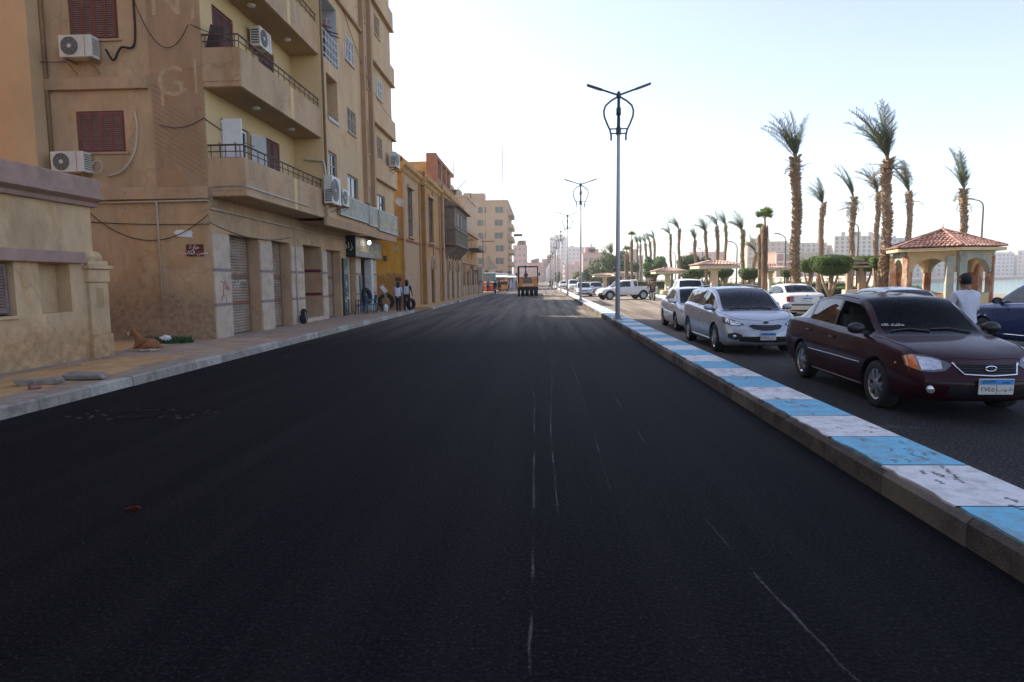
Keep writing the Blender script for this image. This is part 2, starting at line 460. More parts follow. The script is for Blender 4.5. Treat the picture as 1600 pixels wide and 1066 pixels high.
# chalky tyre lines and dragged marks on the fresh asphalt (thin worn strips)
def mark_mat():
    m, n, l, b = nodes_of('chalk_dust')
    g = n.new('ShaderNodeNewGeometry')
    t = n.new('ShaderNodeTexNoise'); t.inputs['Scale'].default_value = 75; t.inputs['Detail'].default_value = 6; t.inputs['Roughness'].default_value = 0.8
    l.new(g.outputs['Position'], t.inputs['Vector'])
    t2 = n.new('ShaderNodeTexNoise'); t2.inputs['Scale'].default_value = 1.3; t2.inputs['Detail'].default_value = 4
    l.new(g.outputs['Position'], t2.inputs['Vector'])
    a = n.new('ShaderNodeMath'); a.operation = 'MULTIPLY'; l.new(t.outputs['Fac'], a.inputs[0]); l.new(t2.outputs['Fac'], a.inputs[1])
    r = ramp(n, [(0.22, (0, 0, 0)), (0.33, (0.30, 0.30, 0.30))]); l.new(a.outputs[0], r.inputs[0])
    l.new(r.outputs[0], b.inputs['Alpha'])
    b.inputs['Base Color'].default_value = (0.30, 0.28, 0.26, 1); b.inputs['Roughness'].default_value = 0.9
    return m
M_CHALK = mark_mat()
rnd = random.Random(4)
def strip(pts, w, m, name, parent, z=0.004):
    mb = MB()
    P = [Vector((x, y, z)) for x, y in pts]
    Q = []
    for a, b in zip(P, P[1:]):
        for i in range(24): Q.append(a.lerp(b, i/24)+Vector((.003*math.sin(i*.7+a.y*3)+rnd.uniform(-.0025, .0025), 0, 0)))
    Q.append(P[-1])
    for i, p in enumerate(Q):
        d = (Q[min(i+1, len(Q)-1)]-Q[max(i-1, 0)]).normalized(); s = Vector((d.y, -d.x, 0))*w*rnd.uniform(0.6, 1.2)/2
        mb.v += [tuple(p-s), tuple(p+s)]
    for i in range(len(Q)-1): mb.f.append((2*i, 2*i+1, 2*i+3, 2*i+2)); mb.mi.append(0)
    return obj(name, mb, m, parent, fix=False)
for k, (pts, w) in enumerate([([(-0.06, 2.6), (-0.06, 4), (-0.1, 9.2), (-0.35, 13), (-0.46, 16.5), (-0.3, 22)], 0.035),
             ([(1.32, 2.6), (1.24, 3.35), (1.1, 5), (1.07, 6.9), (1.04, 12), (1.03, 17.3), (0.8, 24), (0.9, 30)], 0.035),
             ([(0.12, 4), (0.1, 7), (0.2, 12), (0.3, 18), (0.15, 26)], 0.03), ([(-0.9, 6), (-0.86, 8), (-0.8, 10)], 0.012),
             ([(0.55, 5), (0.6, 10), (0.62, 18), (0.45, 28)], 0.03), ([(-5.9, 14), (-5.8, 20), (-5.75, 28), (-5.7, 34)], 0.05),
             ([(-6.1, 38), (-6.0, 48), (-5.9, 60)], 0.08), ([(1.5, 20), (1.45, 27), (1.2, 33)], 0.05), ([(-0.75, 12), (-0.7, 17), (-0.5, 24)], 0.03)]):
    strip(pts, w*(.5 if w < .045 else .7), M_CHALK, 'chalk_line', road)
strip([(3.82, 7.30), (3.95, 7.27), (4.05, 7.29), (4.2, 7.2)], 0.13, M_CHALK, 'paint_splash', bpy.data.objects['right_road'])
strip([(1.2, 36), (1.35, 36.1)], 0.2, M_WHITEP, 'paint_splash', road)
tag(strip([(-3.13, 4.56), (-3.08, 4.58), (-3.05, 4.55)], 0.05, mat('red_scrap', (0.5, 0.05, 0.03), 0.6), 'paper_scrap', None, 0.012), 'small red paper scrap lying on the black asphalt', 'litter')

# ---- median: core, kerb stones, painted slabs
mb = MB(); mb.box(2.74, 3.34, -4, 420, -0.02, 0.19)
med = struct('median', mb, M_CONCD)
def shared(name, me, parent, loc, rot=None, sca=None, m=None):
    return link(name, me, parent, loc, rot, sca)
mb = MB()                                             # kerb stone with a sloped top edge: 1 m long
f = lambda u, z, d: (u, d, z)
mb.prism([(0, -0.02), (0, 0.155), (0.035, 0.192), (0.1, 0.2), (0.1, -0.02)], f, 0.004, 0.996)
KS = [mb.mesh('kerb_stone', M_CONCD), mb.mesh('kerb_stone', mat('pale_kerb_concrete', (0.17, 0.145, 0.115), 0.9, 0.3, 6, 0.5, 50, dirt=(0.05, 0.045, 0.04), dscale=3, damt=0.8))]
for i in range(90):
    link('kerb_stone', KS[1 if rnd.random() < 0.3 else 0], med, (2.655+rnd.uniform(-.006, .006), -1+i*1.0, rnd.uniform(-.006, .006)))
mb = MB(); mb.box(2.66, 2.75, 89, 420, -0.02, 0.2)
o = obj('far_kerb', mb, M_CONC, med); o['kind'] = 'stuff'
SL = []
for m in (M_BLUE, M_WHITEP):
    for w in range(3):
        mb = MB()
        n = 7
        ys = [0.003]+[0.92*j/n for j in range(1, n)]+[0.917]
        lo = [2.70+rnd.uniform(-0.018, 0.022) for _ in ys]
        for i in range(len(ys)-1):
            a, b = (lo[i], ys[i]), (lo[i+1], ys[i+1])
            mb.quad((*a, 0.206), (3.36, ys[i], 0.206), (3.36, ys[i+1], 0.206), (*b, 0.206))
            mb.quad((3.36, ys[i], 0.206), (3.39, ys[i], 0.17), (3.39, ys[i+1], 0.17), (3.36, ys[i+1], 0.206))
            mb.quad((3.39, ys[i], 0.17), (3.39, ys[i], 0.0), (3.39, ys[i+1], 0.0), (3.39, ys[i+1], 0.17))
            mb.quad((*a, 0.206), (*b, 0.206), (b[0]-.002, b[1], 0.19), (a[0]-.002, a[1], 0.19))
        SL.append(mb.mesh('painted_slab', m))
y = 4.17-0.93*6
for i in range(70):
    c = (i+1) % 2                                      # even: blue
    if y > 34: c = 1
    link('painted_slab', SL[c*3+rnd.randrange(3)], med, (0, y, rnd.uniform(-0.001, 0.001)))
    y += 0.93
mb = MB(); mb.box(2.72, 3.38, y, 420, 0.0, 0.205)
o = obj('whitewashed_top', mb, M_WHITEP, med); o['kind'] = 'stuff'
# footprints trodden into the paint
fp = mat('footprint_dirt', (0.16, 0.13, 0.10), 0.95, 0.3, 20)
def footprint(x, y, a):
    mb = MB()
    for j in range(3):
        n = 9; c = Vector((x+rnd.uniform(-.02, .02), y+0.035*j, 0.2085))
        vs = [c+Vector((math.cos(2*math.pi*t/n)*rnd.uniform(.006, .030), math.sin(2*math.pi*t/n)*rnd.uniform(.003, .015), 0)) for t in range(n)]
        mb.add(vs, [tuple(range(n))])
    o = obj('footprint', mb, fp, med, fix=False); o['kind'] = 'stuff'
for k in range(58): footprint(rnd.uniform(2.85, 3.3), rnd.uniform(3.4, 11) if k < 55 else rnd.uniform(12, 26), 0)

# ---- pavements
def pavement(name, x0, x1, y0, y1, m):
    mb = MB(); mb.box(x0, x1, y0, y1, -0.02, 0.148)
    return struct(name, mb, m)
M_PAV = mat('pavement_bed', (0.30, 0.235, 0.18), 0.95, 0.25, 2, 0.5, 30, dirt=(0.40, 0.27, 0.13), dscale=0.8, damt=0.6)
pav = pavement('pavement', -13.7, -6.98, -4, 34.4, M_PAV)
pav2 = pavement('far_pavement', -9.0, -6.6, 37.8, 175, M_SAND)
mb = MB(); mb.prism([(0, -0.02), (0, 0.165), (0.13, 0.165), (0.165, 0.14), (0.18, -0.02)], f, 0.004, 0.996)
KL = [mb.mesh('kerb_stone', M_CONC), mb.mesh('kerb_stone', mat('whitish_kerb_concrete', (0.42, 0.38, 0.32), 0.9, 0.2, 6, 0.4, 50, dirt=(0.2, 0.17, 0.13), dscale=4, damt=0.7))]
for i in range(34): link('kerb_stone', KL[i % 3 == 0], pav, (-7.0+rnd.uniform(-.01, .01), 0.3+i, rnd.uniform(-.006, .006)))
for i in range(5):
    a = R(90)*i/4.5
    link('kerb_stone', KL[i % 2], pav, (-7.3+0.32*math.cos(a), 34.25+0.32*math.sin(a), 0), (0, 0, a+.1), (1, .35, 1))
for i in range(70): link('kerb_stone', KL[i % 4 == 0], pav2, (-6.62+rnd.uniform(-.02, .02)+ (0.15 if i > 10 else 0), 37.9+i*1.0, rnd.uniform(-.01, .01)))
mb = MB(); mb.box(-6.5, -6.32, 108, 175, -0.02, 0.165); o = obj('far_kerb', mb, M_CONC, pav2); o['kind'] = 'stuff'
TL = []
for nm, c in (('tile_pink', (0.36, 0.22, 0.15)), ('tile_grey', (0.32, 0.255, 0.19)), ('tile_buff', (0.37, 0.28, 0.20))):
    mb = MB(); mb.box(0.008, 0.392, 0.008, 0.392, -0.03, 0)
    TL.append(mb.mesh('paving_tile', mat(nm, c, 0.9, 0.25, 7, 0.4, 40, dirt=(0.42, 0.28, 0.13), dscale=1.1, damt=0.55)))
far = MB()
for j in range(54):
    for i in range(5):
        x, y = -8.98+i*0.4, 12.8+j*0.4
        me = TL[(i+j) % 2 if rnd.random() < 0.8 else 2]
        z = 0.154+rnd.uniform(-0.003, 0.004)
        if y > 34.2: continue
        link('paving_tile', me, pav, (x, y, z))
for j in range(30):
    for i in range(2): link('paving_tile', TL[(i+j) % 3], pav, (-7.78+i*0.4, 0.8+j*0.4, 0.154+rnd.uniform(-.003, .003)))
# loose sand blown over the pavement
def sand_sheet(name, x0, x1, y0, y1, z, amp, seed, label, nx=34, ny=60, mask=None):
    rr = random.Random(seed); mb = MB()
    ph = [(rr.uniform(.5, 3), rr.uniform(.5, 3), rr.uniform(0, 6), rr.uniform(.4, 1)) for _ in range(9)]
    def h(x, y): return sum(a*math.sin(p*x+q*y+s) for p, q, s, a in ph)/5
    for j in range(ny+1):
        for i in range(nx+1):
            x = x0+(x1-x0)*i/nx; y = y0+(y1-y0)*j/ny
            e = min(i, nx-i)/nx*4; e2 = min(j, ny-j)/ny*4
            e = min(1, e)*min(1, e2)
            mb.v.append((x, y, z-0.03+(0.045+amp*(h(x, y)+rr.uniform(-.15, .15)))*e))
    for j in range(ny):
        for i in range(nx):
            k = j*(nx+1)+i; mb.f.append((k, k+1, k+nx+2, k+nx+1)); mb.mi.append(0)
    o = obj(name, mb, M_SAND, None, 1); tag(o, label, 'sand', kind='stuff'); return o
sand_sheet('sand', -9.5, -7.12, 4, 15.0, 0.157, 0.028, 1, 'yellow sand spread over the pavement by the low house')
sand_sheet('sand', -13.5, -9.0, 13.6, 17.3, 0.15, 0.02, 2, 'yellow sand filling the mouth of the side lane', 30, 20)
sand_sheet('sand', -8.6, -6.7, 38.5, 75, 0.155, 0.05, 3, 'orange sand along the far pavement beside old ochre houses', 16, 60)
# park ground, lawn, park kerb
mb = MB(); mb.add([(13.2, -8, .12), (38, -8, .12), (38, 175, .12), (10.7, 175, .12), (10.7, 50, .12), (11.8, 44, .12), (13.2, 36, .12)], [tuple(range(7))])
park = struct('park_ground', mb, mat('park_paving', (0.24, 0.185, 0.13), 0.95, 0.2, 1.2, 0.3, 20))
KP = []
for m in (M_BLUE, M_WHITEP):
    mb = MB(); mb.box(0, .25, .005, .995, -.02, .2); KP.append(mb.mesh('kerb_stone', m))
path = [(13.2, 2), (13.2, 36), (11.8, 44), (10.6, 50), (10.5, 140)]
i = 0
for (a, b) in zip(path, path[1:]):
    a, b = Vector((*a, 0)), Vector((*b, 0)); d = b-a; n = int(d.length)
    for k in range(n):
        p = a+d*(k/n)
        link('kerb_stone', KP[0 if (i % 4 == 0) else 1], park, p, (0, 0, math.atan2(d.y, d.x)-R(90)), (1, d.length/n, 1)); i += 1
mb = MB()
rr = random.Random(8)
for k in range(26000):
    x, y = rr.uniform(11.2, 30), rr.uniform(46, 110)
    if y > 60 and rr.random() < .5: continue
    a = rr.uniform(0, 6.3); h = rr.uniform(.06, .16); w = .035
    p = Vector((x, y, .12)); s = Vector((math.cos(a), math.sin(a), 0))*w; t = Vector((rr.uniform(-.05, .05), rr.uniform(-.05, .05), h))
    mb.add([p-s, p+s, p+t], [(0, 1, 2)])
tag(obj('grass', mb, mat('grass_blade', (0.13, 0.17, 0.035), .8, .35, 1.5), None, fix=False), 'green lawn in the riverside park behind the kerb', 'grass', kind='stuff')
mb = MB(); mb.add([(11.0, 45.5, .126), (30, 45.5, .126), (30, 110, .126), (11.0, 110, .126)], [(0, 1, 2, 3)])
struct('lawn', mb, M_GRASS)

# ---- things lying about
def rock(name, label, cat, loc, size, m, seed, rz=0):
    rr = random.Random(seed); mb = MB(); mb.obox((0, 0, size[2]/2), size)
    o = obj(name, mb, m, None, bevel=0.02)
    for v in o.data.vertices: v.co += Vector((rr.uniform(-.12, .12)*size[0], rr.uniform(-.12, .12)*size[1], rr.uniform(-.15, .15)*size[2]))
    o.location = loc; o.rotation_euler = (0, 0, rz)
    return tag(o, label, cat)
M_RUB = mat('rubble_concrete', (0.27, 0.24, 0.21), .95, .3, 8, .8, 30, dirt=(.1, .09, .08), dscale=5)
rock('concrete_slab', 'broken grey concrete slab lying on sand, nearest the kerb', 'rubble', (-7.78, 9.5, .16), (.62, .28, .09), M_RUB, 2, .35)
rock('concrete_slab', 'broken grey concrete slab leaning just beyond the first one on sand', 'rubble', (-7.42, 10.0, .16), (.55, .3, .10), M_RUB, 5, .2)
rock('brick', 'single pinkish brick lying on sand below the low house wall', 'brick', (-8.72, 11.5, .16), (.24, .12, .1), mat('pale_brick', (.34, .22, .16), .9, .2), 7, .5)
rock('brick', 'small red brick lump on the sand near the concrete slabs', 'brick', (-7.55, 9.1, .16), (.16, .1, .05), mat('red_brick', (.28, .12, .08), .9, .2), 9, 1.1)
t = thing('manhole_cover', 'round manhole cover sunk in the black asphalt by the kerb', 'manhole', (-5.25, 8.05, 0))
mb = MB(); mb.lathe([(0, .008), (.27, .008), (.28, .004)], n=28); obj('lid', mb, M_ASPH, t)
mb = MB(); mb.lathe([(.29, .003), (.29, .013), (.345, .013), (.36, .003)], n=28); obj('ring', mb, mat('rusty_iron', (.012, .0105, .009), .95, .4, 12, .5, 40, spec=.1), t)
mb = MB(); rr = random.Random(3)
for k in range(40):
    a = rr.uniform(0, 6.28); r_ = rr.uniform(.30, .62); s = rr.uniform(.005, .012)
    mb.obox((r_*math.cos(a)*1.7, r_*math.sin(a)*.6, s*.4), (s*rr.uniform(2, 8), s*1.3, s))
o = obj('loose_grit', mb, mat('grit', (.09, .065, .045), .95), t); o['kind'] = 'stuff'
# weed patch with a plastic bag in the lane
mb = MB()
for k in range(900):
    a, q = rr.uniform(0, 6.28), rr.random()**.5
    p = Vector((math.cos(a)*q*.75, math.sin(a)*q*.3, 0)); s = Vector((rr.uniform(-1, 1), rr.uniform(-1, 1), 0)).normalized()*.02
    mb.add([p-s, p+s, p+Vector((rr.uniform(-.06, .06), rr.uniform(-.06, .06), rr.uniform(.05, .2)))], [(0, 1, 2)])
o = obj('weeds', mb, mat('weed_leaf', (.035, .085, .02), .8, .3), None, fix=False, loc=(-9.85, 16.3, .16)); tag(o, 'patch of green weeds at the foot of the lane wall', 'weeds', kind='stuff')
mb = MB(); mb.blob((0, 0, .07), (.15, .1, .07), 12, 8)
for i, v in enumerate(mb.v): mb.v[i] = (v[0]*rr.uniform(.7, 1.25), v[1]*rr.uniform(.7, 1.25), max(0, v[2]*rr.uniform(.6, 1.4)))
tag(obj('plastic_bag', mb, mat('white_plastic', (.75, .76, .78), .4), None, 1, loc=(-9.75, 16.15, .2)), 'crumpled white plastic bag lying on the green weeds', 'bag')
# ================================================================ NEAR BUILDINGS
M_TAN = mat('tan_plaster', (0.55, 0.375, 0.215), 0.92, 0.13, 0.8, 0.25, 60, dirt=(0.43, 0.285, 0.165), dscale=0.7, damt=0.55, streak=True)
M_TAN2 = mat('brown_plaster', (0.405, 0.255, 0.145), 0.92, 0.12, 1.0, 0.25, 60, dirt=(0.31, 0.195, 0.115), dscale=1.1, damt=0.5, streak=True)
M_TAN3 = mat('dull_tan_plaster', (0.48, 0.32, 0.19), 0.92, 0.14, 1.1, 0.25, 60, dirt=(0.34, 0.225, 0.135), dscale=1.3, damt=0.6, streak=True)
M_CREAM = mat('cream_plaster', (0.64, 0.46, 0.235), 0.92, 0.08, 0.9, 0.2, 60, dirt=(0.46, 0.32, 0.17), dscale=0.9, damt=0.35)
M_SOFF = mat('soffit_paint', (0.42, 0.29, 0.15), 0.92, 0.1, 1.2, 0.1)
M_TRIM = mat('trim_brown', (0.27, 0.165, 0.085), 0.9, 0.15, 2)
M_RED = mat('red_brown_shutter', (0.17, 0.050, 0.036), 0.6, 0.2, 5, 0.15, 40)
M_RED2 = mat('rose_shutter', (0.20, 0.065, 0.065), 0.6, 0.2, 5, 0.15, 40)
M_LOUV = mat('faded_louvre_slat', (0.24, 0.145, 0.115), 0.7, 0.25, 6)
M_MAROON = mat('maroon_shutter', (0.14, 0.022, 0.03), 0.6, 0.2, 5)
M_WHITE = mat('white_joinery', (0.74, 0.74, 0.73), 0.5, 0.06, 6)
M_GREYF = mat('grey_aluminium', (0.28, 0.27, 0.25), 0.4, 0.1, 5)
M_DARKW = mat('dark_wood', (0.06, 0.038, 0.028), 0.7, 0.25, 9)
M_PANE = mat('window_glass', (0.030, 0.034, 0.036), 0.06, 0.1, 2, spec=0.7)
M_STONE = mat('white_stone_facing', (0.50, 0.40, 0.30), 0.8, 0.12, 2.5, 0.2, 40, dirt=(0.30, 0.215, 0.15), dscale=2, damt=0.6)
M_BAND = mat('mauve_band', (0.22, 0.17, 0.16), 0.8, 0.15, 4)
M_ROLL = mat('roller_steel', (0.36, 0.28, 0.215), 0.55, 0.14, 5, 0.1, 30, dirt=(0.20, 0.14, 0.10), dscale=2, damt=0.6, metal=0.25)
M_ROLLB = mat('roller_rust', (0.19, 0.095, 0.055), 0.7, 0.2, 6)
M_RAIL = mat('railing_paint', (0.085, 0.04, 0.032), 0.55, 0.3, 8)
M_PIPE = mat('pipe_paint', (0.48, 0.41, 0.33), 0.6, 0.15, 3)
M_CABLE = mat('cable_black', (0.012, 0.012, 0.012), 0.6)
M_BLACK = mat('flat_black', (0.008, 0.008, 0.009), 0.6)
M_PINK = mat('pink_stucco', (0.36, 0.23, 0.185), 0.92, 0.2, 3, 0.4, 40, dirt=(0.24, 0.17, 0.145), dscale=2, damt=0.6)
M_HOUSE = zone_mat('pale_ochre_plaster', (0.56, 0.39, 0.225), (0.44, 0.28, 0.145), .8, 1.6, dirt=(.37, .25, .135), nscale=.8, amp=1.5, bump=.7)
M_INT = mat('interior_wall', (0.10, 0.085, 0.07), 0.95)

def louvre(mb, f, u0, u1, z0, z1, d0, pitch=0.045, tilt=0.03):
    n = max(3, int((z1-z0)/pitch))
    for i in range(n):
        z = z0+(z1-z0)*(i+.5)/n; h = (z1-z0)/n*.42
        mb.add([f(u0, z-h, d0), f(u1, z-h, d0), f(u1, z+h, d0+tilt), f(u0, z+h, d0+tilt)], [(0, 1, 2, 3)])
def shutter_leaf(f, u0, u1, z0, z1, d, m, parent, w=0.055, nz=1, name='shutter_leaf'):
    """framed louvred leaf: frame and louvres in one leaf"""
    mb = MB()
    mb.fbox(f, u0+.004, u0+w, z0, z1, d, d+.035); mb.fbox(f, u1-w, u1-.004, z0, z1, d, d+.035)
    zs = [z0+(z1-z0)*i/nz for i in range(nz+1)]
    for i, z in enumerate(zs):
        a = z if i == 0 else z-w if i == nz else z-w/2
        mb.fbox(f, u0+w, u1-w, a, a+w, d+.002, d+.033)
    o = obj(name, mb, m, parent, world=True)
    if parent.type == 'EMPTY' or parent.parent is None or parent.parent.type == 'EMPTY':
        mb = MB(); mb.cur = 0
        for a, b in zip(zs, zs[1:]): louvre(mb, f, u0+w, u1-w, a+w, b-w, d+.004, .055, .026)
        mb.cur = 1; mb.fbox(f, u0+.01, u1-.01, z0+.01, z1-.01, d+.045, d+.05)
        lv = m if m in (M_WHITE,) else M_LOUV
        me = mb.mesh('louvre_panel', [lv, M_WHITE if m is M_WHITE else M_BLACK], fix=False); q = link('louvre_panel', me, parent, world=True); q['kind'] = 'stuff'
    return o
def frame(f, u0, u1, z0, z1, d, m, parent, w=0.06, mull=1, trans=0, name='window', dep=.06, pane=M_PANE, label=None):
    mb = MB()
    mb.fbox(f, u0, u0+w, z0, z1, d, d+dep); mb.fbox(f, u1-w, u1, z0, z1, d, d+dep)
    mb.fbox(f, u0+w, u1-w, z0, z0+w, d+.001, d+dep-.001); mb.fbox(f, u0+w, u1-w, z1-w, z1, d+.001, d+dep-.001)
    for i in range(1, mull+1):
        u = u0+(u1-u0)*i/(mull+1); mb.fbox(f, u-w*.4, u+w*.4, z0+w, z1-w, d+.004, d+dep-.004)
    if trans:
        z = z0+(z1-z0)*trans; mb.fbox(f, u0+w, u1-w, z-w*.4, z+w*.4, d+.007, d+dep-.007)
    o = obj(name, mb, m, parent, world=True)
    mb = MB(); mb.fbox(f, u0+w*.6, u1-w*.6, z0+w*.6, z1-w*.6, d+dep*.45, d+dep*.6)
    p = obj('pane', mb, pane, o)
    if label: o['label'] = label
    return o
def roller(f, u0, u1, z0, z1, d, parent, m=M_ROLL, pitch=0.085, bands=()):
    mb = MB(); n = int((z1-z0)/pitch); prof = []
    for i in range(n):
        z = z0+(z1-z0)*i/n; s = (z1-z0)/n
        prof += [(z+.002, d+.028), (z+s*.22, d+.004), (z+s*.62, d), (z+s*.9, d+.012)]
    prof.append((z1, d+.028))
    vs = []
    for z, dd in prof: vs += [f(u0, z, dd), f(u1, z, dd)]
    mb.add(vs, [(2*i, 2*i+1, 2*i+3, 2*i+2) for i in range(len(prof)-1)])
    o = obj('roller_shutter', mb, m, parent, world=True)
    for zb in bands:
        mb = MB(); mb.fbox(f, u0+.01, u1-.01, zb, zb+.13, d-.014, d+.02); obj('rail_plate', mb, M_ROLLB, o)
    mb = MB(); mb.fbox(f, u0, u0+.05, z0, z1, d-.03, d+.05); mb.fbox(f, u1-.05, u1, z0, z1, d-.03, d+.05); obj('guide_rail', mb, M_TRIM, o)
    return o

# ---------------------------------------------------------------- low house at the near end of the pavement
hs = thing('low_house', 'low pale ochre one storey house with pink cornice beside the sandy pavement', 'house', (-9.5, 8, 0.15))
F = fx(-9.5)
mb = MB(); mb.holed(F, -4, 13.3, 0.1, 3.35, [(11.78, 12.58, 1.15, 2.12, .28), (10.0, 11.2, 1.15, 2.12, .22)])
mb.fbox(F, 11.7, 12.66, 1.05, 2.2, .285, .3)
mb.quad((-9.5, 13.3, .1), (-13.2, 13.3, .1), (-13.2, 13.3, 3.35), (-9.5, 13.3, 3.35))
obj('wall', mb, M_HOUSE, hs, world=True)
mb = MB(); mb.prism([(-9.56, 3.30), (-9.40, 3.32), (-9.38, 3.40), (-9.22, 3.47), (-9.22, 3.56), (-9.30, 3.58), (-9.30, 3.86), (-9.38, 3.90), (-13.3, 3.90), (-13.3, 3.30)], lambda u, z, d: (u, d, z), -4, 13.38)
obj('cornice', mb, M_PINK, hs, world=True)
mb = MB(); mb.fbox(F, -4, 12.92, 2.13, 2.36, -.12, .02); obj('lintel_band', mb, M_PINK, hs, world=True, bevel=.015)
w = frame(F, 10.02, 11.18, 1.17, 2.1, .17, M_TRIM, hs, .05, 1)
for a, b in ((10.05, 10.6), (10.6, 11.15)): 
    mb = MB(); shutter_leaf(F, a, b, 1.2, 2.08, .1, M_BAND, w)
mb = MB(); mb.fbox(F, 9.95, 11.25, 1.09, 1.15, -.05, .2); obj('sill', mb, M_HOUSE, hs, world=True)
# the block behind, out of the picture, whose shade falls over the street
nb = thing('apartment_block', 'tall tan apartment block behind the low house', 'building', (-20, 0, 0))
mb = MB(); mb.box(-27, -13.4, -16, 13.2, 0, 24); obj('wall', mb, M_TAN, nb, world=True)
for i in range(6):
    for j in range(7): frame(fx(-13.4), -13+i*4.2, -11.6+i*4.2, 4.3+j*2.9, 5.7+j*2.9, -.03, M_RED, nb, .08, 1)
# gate pillar
gp = thing('gate_pillar', 'weathered cream gate pillar with moulded cap at the end of the low house', 'pillar', (-9.67, 13.3, .15))
mb = MB(); mb.box(-9.95, -9.40, 13.0, 13.64, .1, .62); mb.box(-9.92, -9.43, 13.03, 13.61, .62, 1.74); obj('shaft', mb, M_HOUSE, gp, world=True, bevel=.012)
mb = MB()
for i in range(5): mb.tube([(-9.425, 13.22+i*.05, 1.2), (-9.425, 13.22+i*.05, 1.62)], .014, 6)
obj('fluted_ornament', mb, M_HOUSE, gp, world=True)
mb = MB(); mb.box(-9.95, -9.40, 12.99, 13.65, 1.742, 2.02); obj('capital', mb, M_HOUSE, gp, world=True, bevel=.02)
mb = MB(); mb.box(-10.0, -9.34, 12.93, 13.70, 2.022, 2.1); mb.box(-9.94, -9.41, 13.0, 13.63, 2.102, 2.2); mb.lathe([(.28, 2.2), (.30, 2.28), (.24, 2.38), (.12, 2.42), (0, 2.43)], (-9.67, 13.3, 0), 10); obj('cap', mb, M_HOUSE, gp, world=True, bevel=.015)

# ---------------------------------------------------------------- main apartment building
ab = thing('apartment_building', 'tan apartment building with long balconies and roller shuttered shops below', 'building', (-9, 26, 0.15))
S = fy(17.3); G = fx(-9.0); U = fx(-7.9)
mb = MB(); mb.box(-22, -10.3, 18.7, 34.6, 0, 21.4); mb.box(-22, -7.86, 17.26, 34.9, 21.3, 21.6)
mb.box(-22, -7.9, 34.8, 34.84, 3.95, 21.3); mb.box(-22, -9, 34.8, 34.83, 0, 3.9); mb.box(-22.2, -22, 17.3, 34.8, 0, 21.3)
obj('core', mb, M_TAN, ab, world=True)
# side wall
mb = MB(); mb.holed(S, -13.8, -9.0, 0.1, 21.3, [(-12.56, -11.22, 5.27, 6.36, .12), (-12.56, -11.22, 8.22, 9.6, .12), (-12.56, -11.22, 11.2, 12.5, .12)])
obj('side_wall', mb, zone_mat('lane_wall_plaster', (.53, .355, .20), (.33, .225, .135), 1.5, 3.5, .14, (.41, .265, .15), .6, 2.0, .3), ab, world=True)
mb = MB(); mb.box(-22, -13.3, 16.75, 17.4, .1, 21.3); obj('side_wing', mb, mat('pale_tan_plaster', (.54, .37, .205), .92, .1, .7, .2, 60), ab, world=True)
mb = MB(); mb.box(-10.42, -8.99, 17.284, 17.35, 4.32, 21.3); obj('corner_panel', mb, M_TAN2, ab, world=True)
# painted letters and diagonal stripes
M_LET = mat('faded_letter_paint', (.50, .35, .20), .9, .15, 6, dirt=(.3, .2, .12), dscale=4, damt=.6)
for ch, x, z, s in (('N', -9.88, 9.15, 1.2), ('G', -9.86, 7.05, 1.12), ('.', -9.47, 7.06, .8)):
    o = link('lettering', text_mesh('lettering', ch, s, M_LET, .001), ab); o.matrix_parent_inverse = Matrix.Translation(-ab.location); o.location = (x, 17.281, z); o.rotation_euler = ROT_Y
for x, z, s in ((-9.2, 9.1, .08), (-10.15, 6.9, .07), (-9.2, 7.2, .06)):
    mb = MB(); mb.box(x, x+s, 17.279, 17.284, z-.45, z+.45); obj('paint_drip', mb, M_LET, ab, world=True)
M_HAT = mat('stripe_paint', (.33, .205, .115), .9, .12, 3)
for i in range(13):
    z = 4.4+i*.14; a = (-10.38, z+.95); b = (-9.05, z+.1)
    if i > 8: b = (-9.05-(i-8)*.24, z+.1+(i-8)*.155)
    if i < 0: continue
    mb = MB(); mb.add([(a[0], 17.281, a[1]-.045), (b[0], 17.281, b[1]-.045), (b[0], 17.281, b[1]+.02), (a[0], 17.281, a[1]+.02)], [(0, 1, 2, 3)]); obj('wall_stripe', mb, M_HAT, ab, world=True)
for z0, z1, a, b in ((6.9, 7.2, -13.55, -10.48), (3.98, 4.3, -12.55, -8.98), (9.85, 10.15, -13.55, -10.48)):
    mb = MB(); mb.fbox(S, a, b, z0, z1, -.13, .02); obj('ledge', mb, M_TAN3, ab, world=True, bevel=.012)
for z0, z1, m in ((5.27, 6.36, M_RED2), (8.22, 9.6, M_RED), (11.2, 12.5, M_RED)):
    w = frame(S, -12.54, -11.24, z0+.01, z1-.01, .02, m, ab, .05, 1, name='shuttered_window')
    for k in range(4):
        a = -12.50+k*.305; shutter_leaf(S, a, a+.305, z0+.05, z1-.05, .0, m, w, .05)
    mb = MB(); mb.fbox(S, -12.66, -11.12, z0-.06, z0, -.05, .05); obj('sill', mb, M_TAN3, w)

